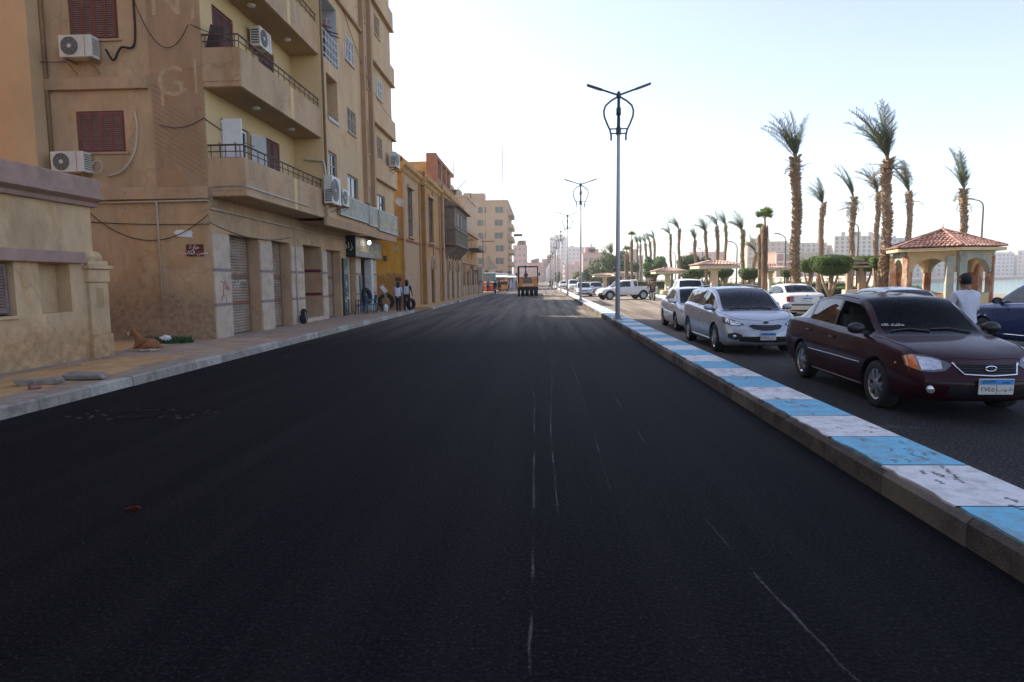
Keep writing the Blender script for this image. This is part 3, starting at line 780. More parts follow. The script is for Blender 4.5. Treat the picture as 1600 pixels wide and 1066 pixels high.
# ground floor front
ops = [(18.3, 20.25, .1, 3.1, .42), (21.25, 22.8, .1, 3.1, .42), (24.1, 26.1, .1, 3.12, .95), (26.75, 28.6, .1, 3.06, .42), (29.5, 30.9, .1, 2.9, .3), (31.8, 33.4, .1, 2.9, 1.0)]
mb = MB(); mb.holed(G, 17.3, 34.8, .1, 4.05, ops); obj('shopfront_wall', mb, M_TAN3, ab, world=True)
for k, (a, b) in enumerate(((18.3, 20.25), (21.25, 22.8), (26.75, 28.6))): roller(G, a+.01, b-.01, .16, 3.09-.03*(k == 2), .36, ab, bands=(1.02, 1.82))
roller(G, 29.51, 30.89, .16, 2.9, .25, ab, mat('cream_roller', (.55, .48, .36), .6, .1, 4, dirt=(.4, .32, .2)), .12)
for a, b, zt in ((17.32, 18.27, 3.05), (20.28, 21.22, 3.0), (22.83, 24.07, 3.0), (26.13, 26.72, 2.95), (30.93, 31.77, 2.8), (33.43, 34.78, 2.8)):
    mb = MB(); mb.fbox(G, a, b, .12, zt, -.035, .01); o = obj('pillar_facing', mb, M_STONE, ab, world=True, bevel=.008)
    for zb in (1.05, 2.02):
        mb = MB(); mb.fbox(G, a-.001, b+.001, zb, zb+.085, -.042, 0); obj('band', mb, M_BAND, o)
# entrance
mb = MB(); mb.fbox(G, 24.1, 26.1, .1, 3.12, .96, 1.0); mb.fbox(G, 24.05, 26.15, .1, .3, -.05, .95); obj('entrance_wall', mb, M_STONE, ab, world=True)
for z in (1.15, 2.1):
    mb = MB(); mb.box(-9.9, -9.02, 26.07, 26.105, z, z+.11); obj('wall_band', mb, M_MAROON, ab, world=True)
mb = MB(); mb.fbox(G, 24.12, 25.3, .3, 3.0, .5, .55); d = obj('entrance_door', mb, M_BLACK, ab, world=True)
mb = MB()
for i in range(6): mb.fbox(G, 24.16+i*.19, 24.19+i*.19, .4, 2.9, .47, .5)
for i in range(9): mb.fbox(G, 24.14, 25.28, .45+i*.29, .475+i*.29, .475, .495)
obj('door_grille', mb, M_BLACK, d)
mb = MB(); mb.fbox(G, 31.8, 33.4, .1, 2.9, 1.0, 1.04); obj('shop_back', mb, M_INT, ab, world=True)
mb = MB(); mb.fbox(G, 32.9, 33.35, .18, 2.8, -.25, .1); obj('shop_door', mb, mat('grey_white_paint', (.5, .5, .48), .7, .2, 4), ab, world=True)
mb = MB(); mb.fbox(G, 31.4, 31.75, .16, 2.0, -.09, -.04); obj('door_leaf', mb, mat('slate_door', (.10, .11, .14), .6), ab, world=True)
mb = MB(); mb.fbox(G, 28.75, 29.42, .15, 2.75, -.1, -.03); sg = obj('sign_board', mb, mat('dark_green_board', (.035, .05, .04), .6, .3, 6), ab, world=True)
wp = mat('sign_white', (.62, .62, .58), .7, .2, 9)
for z, s in ((2.2, 'ك'), (1.7, 'و'), (1.05, 'ش'), (.6, 'ا')):
    link('lettering', text_mesh('lettering', s, .5, wp), sg, (-8.897, 29.08, z), ROT_X)

# first floor and above: balcony zone back wall and balconies
def P(u, v, X):  # helper kept for readers: points on the front were measured once and written as metres below
    return None
floors = [4.05, 6.92, 9.85, 12.75, 15.6]
holes = [(18.2, 20.0, 4.35, 6.35, .15), (21.15, 22.3, 5.3, 6.45, .12), (18.0, 19.25, 7.2, 9.35, .15), (20.9, 22.15, 8.1, 9.35, .12), (18.0, 19.3, 10.15, 12.2, .15), (21, 22.2, 11, 12.2, .12)]
mb = MB(); mb.holed(G, 17.3, 23.6, 4.05, 21.3, holes)
mb.quad((-9, 23.6, 4.05), (-7.9, 23.6, 4.05), (-7.9, 23.6, 21.3), (-9, 23.6, 21.3))
obj('balcony_back_wall', mb, M_CREAM, ab, world=True)
for i, z in enumerate(floors):
    b = MB(); b.box(-9.02, -7.95, 17.3, 23.6, z, z+.14)
    b.box(-8.07, -7.95, 17.3, 23.6, z+.14, z+1.02); b.box(-9.02, -8.07, 17.3, 17.42, z+.14, z+1.02)
    bal = obj('balcony', b, M_TAN3, ab, world=True, bevel=.015)
    b = MB(); b.box(-8.98, -8.0, 17.33, 23.58, z-.012, z-.002); obj('soffit', b, M_SOFF, bal)
    b = MB()
    zr = z+1.36
    for q in (zr, zr-.17):
        b.tube([(-8.98, 17.36, q), (-8.01, 17.36, q), (-8.01, 23.55, q)], .026 if q == zr else .016, 6)
    for k in range(15): b.tube([(-8.01, 17.4+k*.435, z+1.0), (-8.01, 17.4+k*.435, zr)], .013, 5)
    for k in range(3): b.tube([(-8.9+k*.4, 17.36, z+1.0), (-8.9+k*.4, 17.36, zr)], .013, 5)
    obj('railing', b, M_RAIL, bal)
    b = MB(); b.box(-7.956, -7.944, 20.75, 21.0, z+.02, z+1.0); obj('paint_strip', b, M_CREAM, bal)
    if i:
        for yy in (19.3, 22.0):
            b = MB(); b.lathe([(.11, 0), (.12, -.03), (.10, -.06), (0, -.08)], (-8.45, yy, z-.012), 14); obj('ceiling_lamp', b, M_WHITE, bal)
# openings on the balconies
w = frame(G, 18.25, 19.95, 4.37, 6.33, .08, M_WHITE, ab, .07, 2, name='balcony_door')
mb = MB(); 
ob = shutter_leaf(lambda u, z, d: (-8.95+u, 18.2-d, z), 0, .55, 4.4, 6.3, 0, M_WHITE, w, .06, 2)
ob = shutter_leaf(lambda u, z, d: (-8.95+u*.35, 20.0+u, z), 0, .6, 4.4, 6.3, 0, M_WHITE, w, .06, 2)
for a, b, z0, z1, m in ((21.17, 22.28, 5.32, 6.43, M_MAROON), (18.02, 19.23, 7.22, 9.33, M_MAROON), (20.92, 22.13, 8.12, 9.33, M_MAROON), (18.02, 19.28, 10.17, 12.18, M_MAROON), (21.02, 22.18, 11.02, 12.18, M_MAROON)):
    w = frame(G, a, b, z0, z1, .05, m, ab, .06, 1, name='shuttered_window')
    k = 2
    for i in range(k):
        u = a+(b-a)*i/k; shutter_leaf(G, u+.03, u+(b-a)/k-.0, z0+.05, z1-.05, .02, m, w, .05, 2 if z1-z0 > 1.6 else 1)
# wing over the shops
wins = [(24.15, 25.15, 5.35, 6.6), (26.45, 28.0, 5.2, 6.12), (26.7, 27.85, 7.88, 8.85), (26.7, 27.85, 10.75, 11.72), (26.7, 27.85, 13.6, 14.6),
        (29.2, 30.0, 4.75, 6.05), (29.2, 30.0, 7.55, 9.05), (29.2, 30.0, 10.5, 11.9), (29.2, 30.0, 13.4, 14.8),
        (31.25, 32.8, 5.08, 5.95), (31.5, 32.45, 7.68, 8.75), (31.7, 32.7, 10.62, 11.55), (31.6, 32.55, 13.55, 14.5)]
wh = [(*w, .14) for w in wins]+[(24.2, 25.5, 7.75, 9.45, 1.02), (23.9, 25.65, 9.95, 12.2, 1.02), (23.9, 25.65, 12.9, 15.0, 1.02)]
mb = MB(); mb.holed(U, 23.6, 34.8, 3.95, 21.3, wh)
obj('wing_wall', mb, M_TAN, ab, world=True)
mb = MB(); mb.quad((-9.0, 23.6, 3.95), (-7.9, 23.6, 3.95), (-7.9, 34.8, 3.95), (-9.0, 34.8, 3.95)); obj('wing_soffit', mb, M_TAN3, ab, world=True)
mb = MB(); mb.fbox(U, 23.5, 34.95, 3.78, 4.12, -.06, .05); obj('wing_edge', mb, M_TAN2, ab, world=True, bevel=.01)
M_LOG = mat('grey_loggia_plaster', (.46, .46, .47), .9, .08, 2)
for a, b, z0, z1, m in ((24.2, 25.5, 7.75, 9.45, M_TAN), (23.9, 25.65, 9.95, 12.2, M_LOG), (23.9, 25.65, 12.9, 15, M_LOG)):
    mb = MB(); mb.fbox(U, a-.05, b+.05, z0-.05, z1+.05, 1.025, 1.05); mb.fbox(U, a+.002, b-.002, z0, z0+.01, .01, 1.02)
    mb.fbox(U, b-.012, b-.002, z0+.01, z1-.002, .01, 1.02); mb.fbox(U, a+.002, b-.012, z1-.012, z1-.002, .01, 1.02)
    lg = obj('loggia', mb, m, ab, world=True)
    if z0 > 9:
        mb = MB()
        for q in (.12, .4, .68, .95): mb.tube([(-7.88, a, z0+q), (-7.88, b, z0+q)], .018, 5)
        for k in range(6): mb.tube([(-7.88, a+(b-a)*k/5, z0), (-7.88, a+(b-a)*k/5, z0+.95)], .012, 5)
        obj('railing', mb, M_WHITE, lg)
    else:
        mb = MB(); mb.fbox(U, a, b, z0, z0+.12, -.05, .1); mb.tube([(-7.9, a, z0+.3), (-7.9, b, z0+.3)], .015, 5); obj('sill', mb, M_GREYF, lg)
for i, (a, b, z0, z1) in enumerate(wins):
    white = i in (2, 3, 4, 10, 11, 12)
    m = M_WHITE if i in (3, 4, 11) else M_GREYF if i in (0, 1, 5, 6, 7, 8, 9) else M_STONE
    w = frame(U, a+.005, b-.005, z0+.005, z1-.005, .07, m, ab, .055, 1, trans=.62 if i in (0, 5, 6, 7, 8) else 0)
    if white:
        g = MB(); n = 5
        for k in range(n+1): g.fbox(U, a+.02+(b-a-.06)*k/n, a+.042+(b-a-.06)*k/n, z0, z1, -.03, -.008)
        for q in (z0+.03, (z0+z1)/2, z1-.05): g.fbox(U, a+.01, b-.01, q, q+.02, -.032, -.006)
        obj('window_grille', g, m, w)
    mb = MB(); mb.fbox(U, a-.06, b+.06, z0-.07, z0, -.06, .07); obj('sill', mb, M_TAN3, w)
for a, b in ((28.85, 29.1), (30.12, 30.42)):
    mb = MB(); mb.fbox(U, a, b, 5.2, 21.3, -.2, .02); obj('pilaster', mb, M_TAN2, ab, world=True, bevel=.01)
for z in (6.62, 9.2, 12.0, 14.85, 17.4):
    mb = MB(); mb.fbox(U, 30.44, 35.0, z, z+.92, -.16, .02); obj('parapet_band', mb, M_TAN, ab, world=True, bevel=.012)
    mb = MB(); mb.fbox(U, 30.44, 35.02, z-.06, z, -.2, .02); obj('drip_ledge', mb, M_TAN2, ab, world=True)
for z in (12.55, 15.4): 
    mb = MB(); mb.fbox(U, 23.62, 28.83, z, z+.12, -.14, .02); obj('drip_ledge', mb, M_TAN2, ab, world=True)
# long worn sign panels under the first floor windows
M_SGN = mat('worn_sign_panel', (.36, .35, .28), .75, .2, 3, dirt=(.22, .2, .15), dscale=2, damt=.6)
M_YEL = mat('faded_yellow_letters', (.62, .50, .18), .8, .25, 6)
for a, b, z0, z1, s in ((24.95, 29.05, 4.3, 5.12, ''), (29.2, 30.7, 4.25, 5.12, ''), (31.0, 34.95, 4.15, 5.15, 'عيادة الاسنان')):
    t = thing('sign_panel', {24.95: 'longest blank grey green sign panel fixed under the first floor windows', 29.2: 'short grey green sign panel between two longer panels on the overhang', 31.0: 'far grey green sign panel with faded yellow lettering on the overhang'}[a], 'sign', (-7.8, (a+b)/2, z0), 0, 'sign panels along the overhang')
    mb = MB(); mb.fbox(fx(-7.8), a, b, z0, z1, -.03, .06); obj('board', mb, M_SGN, t, world=True)
    mb = MB(); 
    for q in (z0, z1-.05): mb.fbox(fx(-7.8), a, b, q, q+.05, -.05, -.028)
    for q in (a, b-.05): mb.fbox(fx(-7.8), q, q+.05, z0+.05, z1-.05, -.048, -.028)
    obj('edge_frame', mb, M_GREYF, t, world=True)
    if s:
        o = link('lettering', text_mesh('lettering', arabic(s), .62, M_YEL), t); o.location = (.036, 0, .5); o.rotation_euler = ROT_X
# hanging shop sign: black end, long grey face
t = thing('shop_sign', 'boxed shop sign with black end and grey lettered face over the open shop', 'sign', (-8.6, 32, 2.85))
mb = MB(); mb.box(-8.99, -8.62, 29.6, 34.6, 2.88, 3.78); obj('board', mb, mat('grey_sign', (.20, .19, .18), .6, .3, 2.5, dirt=(.42, .38, .33), dscale=1.2, damt=.7), t, world=True)
mb = MB(); mb.box(-9.25, -8.55, 29.5, 29.58, 2.85, 3.82); obj('end_panel', mb, M_BLACK, t, world=True, bevel=.01)
o = link('lettering', text_mesh('lettering', arabic('زاد'), .42, wp), t); o.location = (-.28, -2.51, .5); o.rotation_euler = ROT_Y
o = link('lettering', text_mesh('lettering', arabic('كشري السلطان'), .72, M_YEL), t); o.location = (-.014, -.1, .5); o.rotation_euler = ROT_X
# lit bulb
t = thing('hanging_bulb', 'lit white bulb hanging over the shop doorway', 'lamp', (-8.35, 31.2, 3.62))
m, n, l, b = nodes_of('bulb_glow'); b.inputs['Emission Color'].default_value = (1, .97, .9, 1); b.inputs['Emission Strength'].default_value = 12
mb = MB(); mb.blob((-8.35, 31.2, 3.58), (.075, .075, .095), 12, 8); obj('bulb', mb, m, t, 1, world=True)
mb = MB(); mb.tube([(-8.35, 31.2, 3.67), (-8.35, 31.2, 3.95)], .015, 6); obj('holder', mb, M_BLACK, t, world=True)
# plates on the side wall
t = thing('street_sign', 'small red brown street name plate with two lines of white Arabic', 'sign', (-9.46, 17.28, 2.6))
mb = MB(); mb.box(-9.70, -9.22, 17.265, 17.295, 2.44, 2.76); obj('plate', mb, mat('brown_enamel', (.13, .035, .022), .4, .15, 8), t, world=True)
for s, z, q in (('حارة', .08, .17), ('حسن الكاتب', -.065, .15)):
    o = link('lettering', text_mesh('lettering', arabic(s), q, M_WHITE), t); o.location = (0, -.019, z); o.rotation_euler = ROT_Y
t = thing('arrow_sign', 'blank white arrow shaped plate fixed on the lane wall', 'sign', (-9.8, 17.28, 3.05))
mb = MB(); mb.prism([(-10.03, 3.08), (-9.93, 3.16), (-9.52, 3.13), (-9.49, 3.06), (-9.52, 3.03), (-9.50, 2.94), (-9.92, 2.97)], fy(17.27), 0, .02); obj('plate', mb, M_WHITE, t, world=True)

# pipes and cables: each a thing
def pipe(name, label, pts, r, m, cat='pipe', n=8, group=None):
    if name == 'hose' or 'curving' in label: pts = curve(pts)
    mb = MB(); mb.tube(pts, r, n); return tag(obj(name, mb, m, None, 1), label, cat, group)
def sag(a, b, s, n=12):
    a, b = Vector(a), Vector(b)
    return [a.lerp(b, i/n)-Vector((0, 0, s*4*(i/n)*(1-i/n))) for i in range(n+1)]
pipe('drain_pipe', 'cream vertical pipe down the lane wall, rusty lower end', [(-10.42, 17.22, .95), (-10.42, 17.22, 3.86), (-10.42, 17.2, 3.92)], .03, M_PIPE)
pipe('conduit', 'cream conduit running along under the side ledge', [(-12.6, 17.2, 3.9), (-9.0, 17.2, 3.93), (-8.96, 17.25, 3.9)], .022, M_PIPE)
pipe('conduit', 'thin conduit running along the shopfront top under the balcony', [(-8.95, 17.3, 3.72), (-8.95, 23.5, 3.66), (-8.95, 29.4, 3.6)], .025, M_PIPE)
pipe('conduit', 'cream conduit wrapped round the first balcony front', [(-8.9, 17.26, 3.95), (-8.9, 17.26, 4.3), (-7.93, 17.26, 4.3), (-7.93, 22, 4.28)], .02, M_PIPE)
pipe('drain_pipe', 'grey pipe curving out of the balcony side wall', [(-8.6, 23.56, 6.15), (-8.1, 23.5, 6.1), (-7.86, 23.55, 5.9), (-7.84, 23.6, 4.1)], .04, M_PIPE)
pipe('drain_pipe', 'dark downpipe beside the far end of the balconies', [(-7.86, 23.72, 5.2), (-7.86, 23.72, 18)], .045, M_TRIM)
pipe('conduit', 'pair of thin drops beside the entrance pillar', [(-8.93, 23.2, .6), (-8.93, 23.2, 3.6)], .022, M_PIPE)
pipe('drain_pipe', 'tall dark drainpipe in the inner corner of the lane wall', [(-13.26, 17.22, 3), (-13.26, 17.22, 18)], .05, M_TRIM)
cab = [((-13.0, 17.26, 3.45), (-9.0, 17.24, 3.3), .05, 'slack black cable across the lane wall, lower one'), ((-12.4, 17.26, 3.7), (-9.02, 17.24, 3.55), .75, 'deeply sagging black cable on the lane wall'),
       ((-9.0, 17.24, 3.35), (-8.95, 22.8, 3.3), .25, 'black cable sagging along the shopfront head'), ((-10.7, 17.2, 9.2), (-9.25, 17.2, 8.5), .9, 'black cable looped below the painted letter N'),
       ((-10.2, 17.22, 5.95), (-8.98, 17.22, 6.1), .16, 'thin cable sagging above the diagonal stripes'), ((-8.98, 17.22, 6.1), (-8.9, 21.3, 6.0), .12, 'short cable running into the first floor balcony door'),
       ((-9.2, 17.2, 8.5), (-8.2, 17.5, 8.15), .02, 'black cable dropping to the second floor rail'), ((-15, 16.7, 7.8), (-12.7, 17.25, 7.65), .1, 'thin cable crossing the inner corner to the upper air conditioner'),
       ((-7.85, 25.8, 13.0), (-7.72, 34.5, 10.2), .9, 'long drooping cable across the upper wing wall'), ((-7.85, 23.7, 6.9), (-8.8, 23.5, 4.2), .1, 'cable hanging beside the balcony end wall')]
for a, b, s, lb in cab: pipe('cable', lb, sag(a, b, s), .011, M_CABLE, 'cable', 5, 'cables slung along the apartment building')
pipe('hose', 'pale hose hanging in a curve beside the lower shuttered window', [(-10.85, 17.2, 6.3), (-10.82, 17.2, 5.8), (-10.95, 17.2, 5.2), (-11.3, 17.2, 4.75), (-11.7, 17.2, 4.62)], .03, M_PIPE)
pipe('hose', 'coil of thin pale hose hanging beside the lower lane wall air conditioner', [(-11.95+.16*math.cos(t), 17.12, 4.85+.17*math.sin(t*1.02)) for t in [i*.6 for i in range(30)]], .013, M_PIPE)
pipe('hose', 'dark hose bundle leaving the upper lane wall air conditioner', [(-11.5, 17.15, 7.9), (-11.3, 17.15, 7.62), (-11.1, 17.18, 7.95), (-10.75, 17.22, 8.05), (-10.7, 17.22, 9.3)], .03, M_CABLE)
# graffiti on the pillar facings
gf = mat('graffiti_red', (.28, .06, .06), .8)
for pts in ([(17.62, 1.75), (17.75, 1.72), (17.8, 1.55), (17.72, 1.35), (17.62, 1.2)], [(17.85, 1.75), (17.88, 1.55), (17.95, 1.5), (17.98, 1.72)], [(18.05, 1.62), (18.1, 1.55), (18.06, 1.47), (18.01, 1.55), (18.05, 1.62)], [(17.7, 1.32), (17.85, 1.36), (17.92, 1.2), (17.85, 1.08)]):
    mb = MB(); mb.tube([(-8.964, u, z) for u, z in pts], .012, 5); obj('graffiti_stroke', mb, gf, ab, world=True)
sc_ = mat('scrawl_grey', (.55, .50, .44), .9)
for k in range(26):
    x, z = rnd.uniform(-12.3, -9.2), rnd.uniform(.7, 2.3); m_ = sc_ if k % 3 else M_BAND
    mb = MB(); mb.tube(curve([(x+.05*j+rnd.uniform(-.05, .05), 17.292, z+rnd.uniform(-.10, .10)) for j in range(rnd.randrange(3, 6))], 4), .005, 4); obj('scrawl', mb, m_, ab, world=True)
gw = mat('graffiti_white', (.6, .58, .52), .8)
for s, y, z, q in (('محل للبيع', 19.3, 1.95, .38), ('0112 457', 19.2, 1.72, .24)):
    o = link('lettering', text_mesh('lettering', arabic(s) if y > 19.25 else '٠١١٢ ٤٥٧', q, gw), ab); o.matrix_parent_inverse = Matrix.Translation(-ab.location); o.location = (-9.352, y, z-.1); o.rotation_euler = ROT_X

# air conditioners
M_AC = mat('ac_casing', (.60, .57, .50), .5, .07, 4, world=False)
M_GRL = mat('ac_grille', (.10, .098, .09), .5)
def ac_unit(label, loc, rotz, w=.86, h=.58, d=.32):
    t = thing('air_conditioner', label, 'air conditioner', loc, rotz, 'outdoor air conditioner units')
    mb = MB(); mb.box(-w/2, w/2, -d/2, d/2, 0, h); obj('casing', mb, M_AC, t, bevel=.015)
    fx_ = -w*.17; r = h*.41
    mb = MB(); mb.lathe([(0, -d/2-.006), (r, -d/2-.006), (r, -d/2+.01)], (fx_, 0, h/2), 24, 'y'); obj('fan_opening', mb, M_GRL, t)
    mb = MB()
    for k in range(5): mb.lathe([(r*(.3+.17*k), -d/2-.02), (r*(.3+.17*k)+.007, -d/2-.02), (r*(.3+.17*k)+.007, -d/2-.012), (r*(.3+.17*k), -d/2-.012), (r*(.3+.17*k), -d/2-.02)], (fx_, 0, h/2), 24, 'y', cap=False)
    for k in range(4):
        a = R(45*k); mb.obox((fx_, -d/2-.014, h/2), (2*r, .006, .01), Matrix.Rotation(a, 3, 'Y'))
    g = obj('fan_grille', mb, M_GREYF, t)
    mb = MB(); mb.lathe([(0, -d/2-.026), (.05, -d/2-.024), (.055, -d/2-.012)], (fx_, 0, h/2), 12, 'y'); obj('fan_hub', mb, M_AC, g)
    mb = MB()
    for k in range(7): mb.box(w/2-.02, w/2+.006, -d/2+.04, d/2-.04, .08+k*.06, .105+k*.06)
    for k in range(6): mb.box(-w/2-.006, -w/2+.01, -d/2+.04, d/2-.04, .08+k*.075, .125+k*.075)
    obj('side_vent', mb, M_GRL, t)
    mb = MB(); mb.box(w*.28, w*.3, -d/2-.004, -d/2+.01, .02, h-.02); obj('panel_seam', mb, M_GREYF, t)
    mb = MB()
    for x in (-w*.36, w*.36): mb.box(x-.02, x+.02, -d/2-.02, d/2+.16, -.045, 0); mb.tube([(x, d/2+.14, -.3), (x, -d/2+.02, -.04)], .014, 5)
    obj('bracket', mb, M_TRIM, t)
    return t
ac_unit('off white air conditioner with round black fan below the upper lane window', (-12.1, 16.98, 7.62), 0, .88, .56)
ac_unit('dusty cream air conditioner below the rose shuttered lane window', (-12.55, 16.98, 4.68), 0, .9, .54)
ac_unit('cream air conditioner under the ceiling of the second floor balcony', (-8.72, 20.5, 8.95), R(90), .85, .6)
ac_unit('large air conditioner hung at the far end of the first floor balcony', (-7.7, 23.85, 4.55), R(90), 1.0, 1.0)
ac_unit('small air conditioner bracketed beside the large one on the wing wall', (-7.7, 25.0, 4.62), R(90), .75, .62)
ac_unit('boxy air conditioner high on the far corner of the wing', (-7.52, 33.6, 7.55), R(90), .85, .75)
# satellite dish at the far end
t = thing('satellite_dish', 'small grey satellite dish on the far corner of the wing', 'dish', (-7.6, 34.9, 5.9))
mb = MB(); mb.lathe([(0, 0), (.2, .03), (.30, .08)], (0, 0, 0), 20, cap=False); o = obj('reflector', mb, M_STONE, t, 1, rot=(R(55), 0, R(40)))
mb = MB(); mb.tube([(0, 0, 0), (-.25, .02, -.15)], .02, 6); obj('arm', mb, M_GREYF, t)
# ladder-back clutter on the balconies
t = thing('drying_rack', 'thin wire drying rack standing at the near end of the first floor balcony', 'rack', (-8.6, 17.7, 5.0))
mb = MB()
for x in (-.22, .22): mb.tube([(x, -.12, -.8), (x, .05, .55)], .012, 5); mb.tube([(x, .2, -.8), (x, -.05, .55)], .012, 5)
for z in (-.3, .1, .5): mb.tube([(-.22, 0, z), (.22, 0, z)], .012, 5)
obj('frame', mb, M_RAIL, t)
t = thing('folded_chair', 'folded dark wooden chair leaning in the second floor balcony corner', 'chair', (-8.75, 17.6, 7.95))
mb = MB(); mb.obox((0, 0, .25), (.4, .05, .8), Matrix.Rotation(R(14), 3, 'Y')); obj('seat', mb, M_DARKW, t)
mb = MB(); mb.tube([(-.2, 0, -.8), (.2, 0, .6)], .02, 5); obj('leg', mb, M_DARKW, t)
# ================================================================ OLD HOUSES BEYOND, FAR BUILDINGS
M_OCH = mat('ochre_plaster', (0.47, 0.29, 0.11), 0.95, 0.18, 1.2, 0.4, 20, dirt=(0.34, 0.20, 0.10), dscale=0.9, damt=0.7)
M_YELW = zone_mat('yellow_limewash', (0.60, 0.34, 0.05), (0.40, 0.205, 0.07), 2.1, .7, dirt=(.46, .245, .06), nscale=1.2, amp=1.1)
M_ORG = mat('orange_limewash', (0.42, 0.22, 0.075), 0.95, 0.22, 1.3, 0.5, 20, dirt=(0.33, 0.25, 0.17), dscale=1.0, damt=0.7)
M_OLDS = zone_mat('old_peeling_render', (0.46, 0.31, 0.175), (0.42, 0.275, 0.155), 3.9, .9, dirt=(.36, .20, .09), nscale=.9, amp=2.4, bump=.6)
M_ORZ = zone_mat('peeling_orange_render', (.45, .25, .105), (.41, .275, .165), 3.2, 1.6, dirt=(.33, .19, .10), nscale=.7, amp=3.0)
M_BRK = mat('reddish_brickwork', (0.32, 0.15, 0.085), 0.95, 0.25, 2, 0.5, 15)
M_GWOOD = mat('grey_weathered_wood', (0.20, 0.155, 0.115), 0.85, 0.25, 4, 0.3, 30)
M_DKSH = mat('dark_shutter_wood', (0.10, 0.07, 0.05), 0.85, 0.3, 5)
# --- ochre house: three stepped bays A (Y36.5-41.5), B (42-47), C (48.5-59)
oh = thing('ochre_house', 'old peeling ochre two storey house with stepped bays and red brick attic', 'house', (-8, 45, .15))
def bay(x, y0, y1, ztop, face_m, front_m, back=-16, lower=None):
    mb = MB(); F = fx(x)
    mb.box(back, x-.4, y0+.02, y1, 0, ztop)
    mb.box(x-.4, x, y0+.02, y0+.4, 0, ztop)
    obj('bay_core', mb, face_m, oh, world=True)
    return F
FA = bay(-7.85, 36.6, 42.0, 8.7, M_ORG, M_OLDS); FB = bay(-7.55, 42.0, 48.4, 8.8, M_ORG, M_OLDS); FC = bay(-7.35, 48.4, 59.5, 8.9, M_ORG, M_OLDS)
for F, y0, y1, zt, hl in ((FA, 36.6, 42.0, 8.7, [(38.2, 39.6, 4.35, 7.2, .18)]), (FB, 42.0, 48.4, 8.8, [(43.6, 45.1, 4.3, 7.3, .18), (44.2, 45.6, .1, 3.0, .3)]), (FC, 48.4, 59.5, 8.9, [(50.2, 51.5, .1, 3.1, .3), (53, 54.4, .1, 3.1, .3), (56, 57.4, .1, 3.1, .3)])):
    mb = MB(); mb.holed(F, y0, y1, 0, zt, hl); obj('front_wall', mb, M_OLDS if y0 < 41 else M_ORZ, oh, world=True)
mb = MB(); mb.box(-16, -7.85, 36.56, 36.62, 0.1, 4.02); obj('yellow_side_wall', mb, M_YELW, oh, world=True)
mb = MB(); mb.box(-16, -7.85, 36.575, 36.635, 4.1, 8.0); obj('upper_side_wall', mb, M_OCH, oh, world=True)
for F, y0, y1 in ((FA, 36.5, 42.0), (FB, 41.95, 48.4), (FC, 48.35, 59.6)):
    x = F(0, 0, 0)[0]
    mb = MB(); mb.prism([(x, 7.85), (x+.12, 7.95), (x+.16, 8.1), (x+.34, 8.2), (x+.36, 8.35), (x+.02, 8.38), (x-.2, 8.38), (x-.2, 7.85)], lambda u, z, d: (u, d, z), y0-.25, y1+.02); obj('cornice', mb, M_OCH, oh, world=True)
    mb = MB(); mb.fbox(F, y0-.05, y1, 4.02, 4.12, -.08, .02); obj('string_course', mb, mat('red_string', (.25, .09, .05), .9), oh, world=True)
    mb = MB()
    for yy in ((y0, y1-.45) if y0 < 40 else (y0, (y0+y1)/2-.2, y1-.45)): mb.fbox(F, yy, yy+.42, .1, 7.85, -.09, .02)
    o = obj('pilaster', mb, M_OLDS if y0 > 47 else M_ORG, oh, world=True); o['kind'] = 'stuff'
mb = MB(); mb.box(-16, -7.7, 36.3, 36.58, 7.95, 8.35); mb.box(-16, -8.1, 36.5, 37, 8.35, 8.85); mb.box(-8.3, -8.0, 37, 48, 8.35, 8.9); obj('parapet', mb, M_OCH, oh, world=True)
for F, a, b, z0, z1 in ((FA, 38.2, 39.6, 4.35, 7.2), (FB, 43.6, 45.1, 4.3, 7.3)):
    w = frame(F, a, b, z0, z1, .1, M_DKSH, oh, .1, 1, trans=.75)
    for k in range(2): shutter_leaf(F, a+(b-a)*k/2+.05, a+(b-a)*(k+1)/2-.02, z0+.1, z1-.1, .04, M_DKSH, w, .09, 3)
    mb = MB(); mb.fbox(F, a-.2, b+.2, z1, z1+.18, -.16, .02); mb.fbox(F, a-.15, b+.15, z0-.12, z0, -.16, .02); obj('surround', mb, M_OLDS, w)
for F, a, b in ((FB, 44.2, 45.6), (FC, 50.2, 51.5), (FC, 53, 54.4), (FC, 56, 57.4)):
    mb = MB(); mb.fbox(F, a, b, .1, 2.6, .28, .34); obj('door', mb, M_DKSH, oh, world=True)
    n = 10; mb = MB()
    arc = [((a+b)/2+(b-a)/2*math.cos(math.pi*i/n), 2.5+.75*math.sin(math.pi*i/n)) for i in range(n+1)]
    arc2 = [((a+b)/2+((b-a)/2+.22)*math.cos(math.pi*i/n), 2.5+.97*math.sin(math.pi*i/n)) for i in range(n+1)]
    mb.prism(arc+arc2[::-1], F, -.12, .05); obj('arch_moulding', mb, M_OLDS, oh, world=True)
mb = MB(); mb.box(-9.0, -8.8, 36.53, 36.57, 2.85, 3.15); obj('wall_niche', mb, M_DKSH, oh, world=True)
mb = MB(); mb.box(-8.35, -8.0, 36.53, 36.57, 1.7, 1.9); np_ = obj('name_plate', mb, mat('rust_plate', (.08, .035, .02), .6), oh, world=True)
# attic of red brick on bay C and the chimney block at its near corner
mb = MB(); mb.box(-8.5, -7.75, 48.5, 49.2, 8.9, 11.2); mb.box(-8.3, -7.75, 49.2, 58.5, 8.9, 9.5)
for yy in (51.2, 53.6, 56): mb.box(-8.3, -7.8, yy, yy+.7, 9.5, 10.9)
mb.box(-8.3, -7.75, 49.2, 58.5, 10.9, 11.15); obj('attic', mb, M_BRK, oh, world=True)
mb = MB(); mb.box(-14, -8.52, 48.6, 56, 8.9, 10.6); obj('roof_room', mb, M_OCH, oh, world=True)
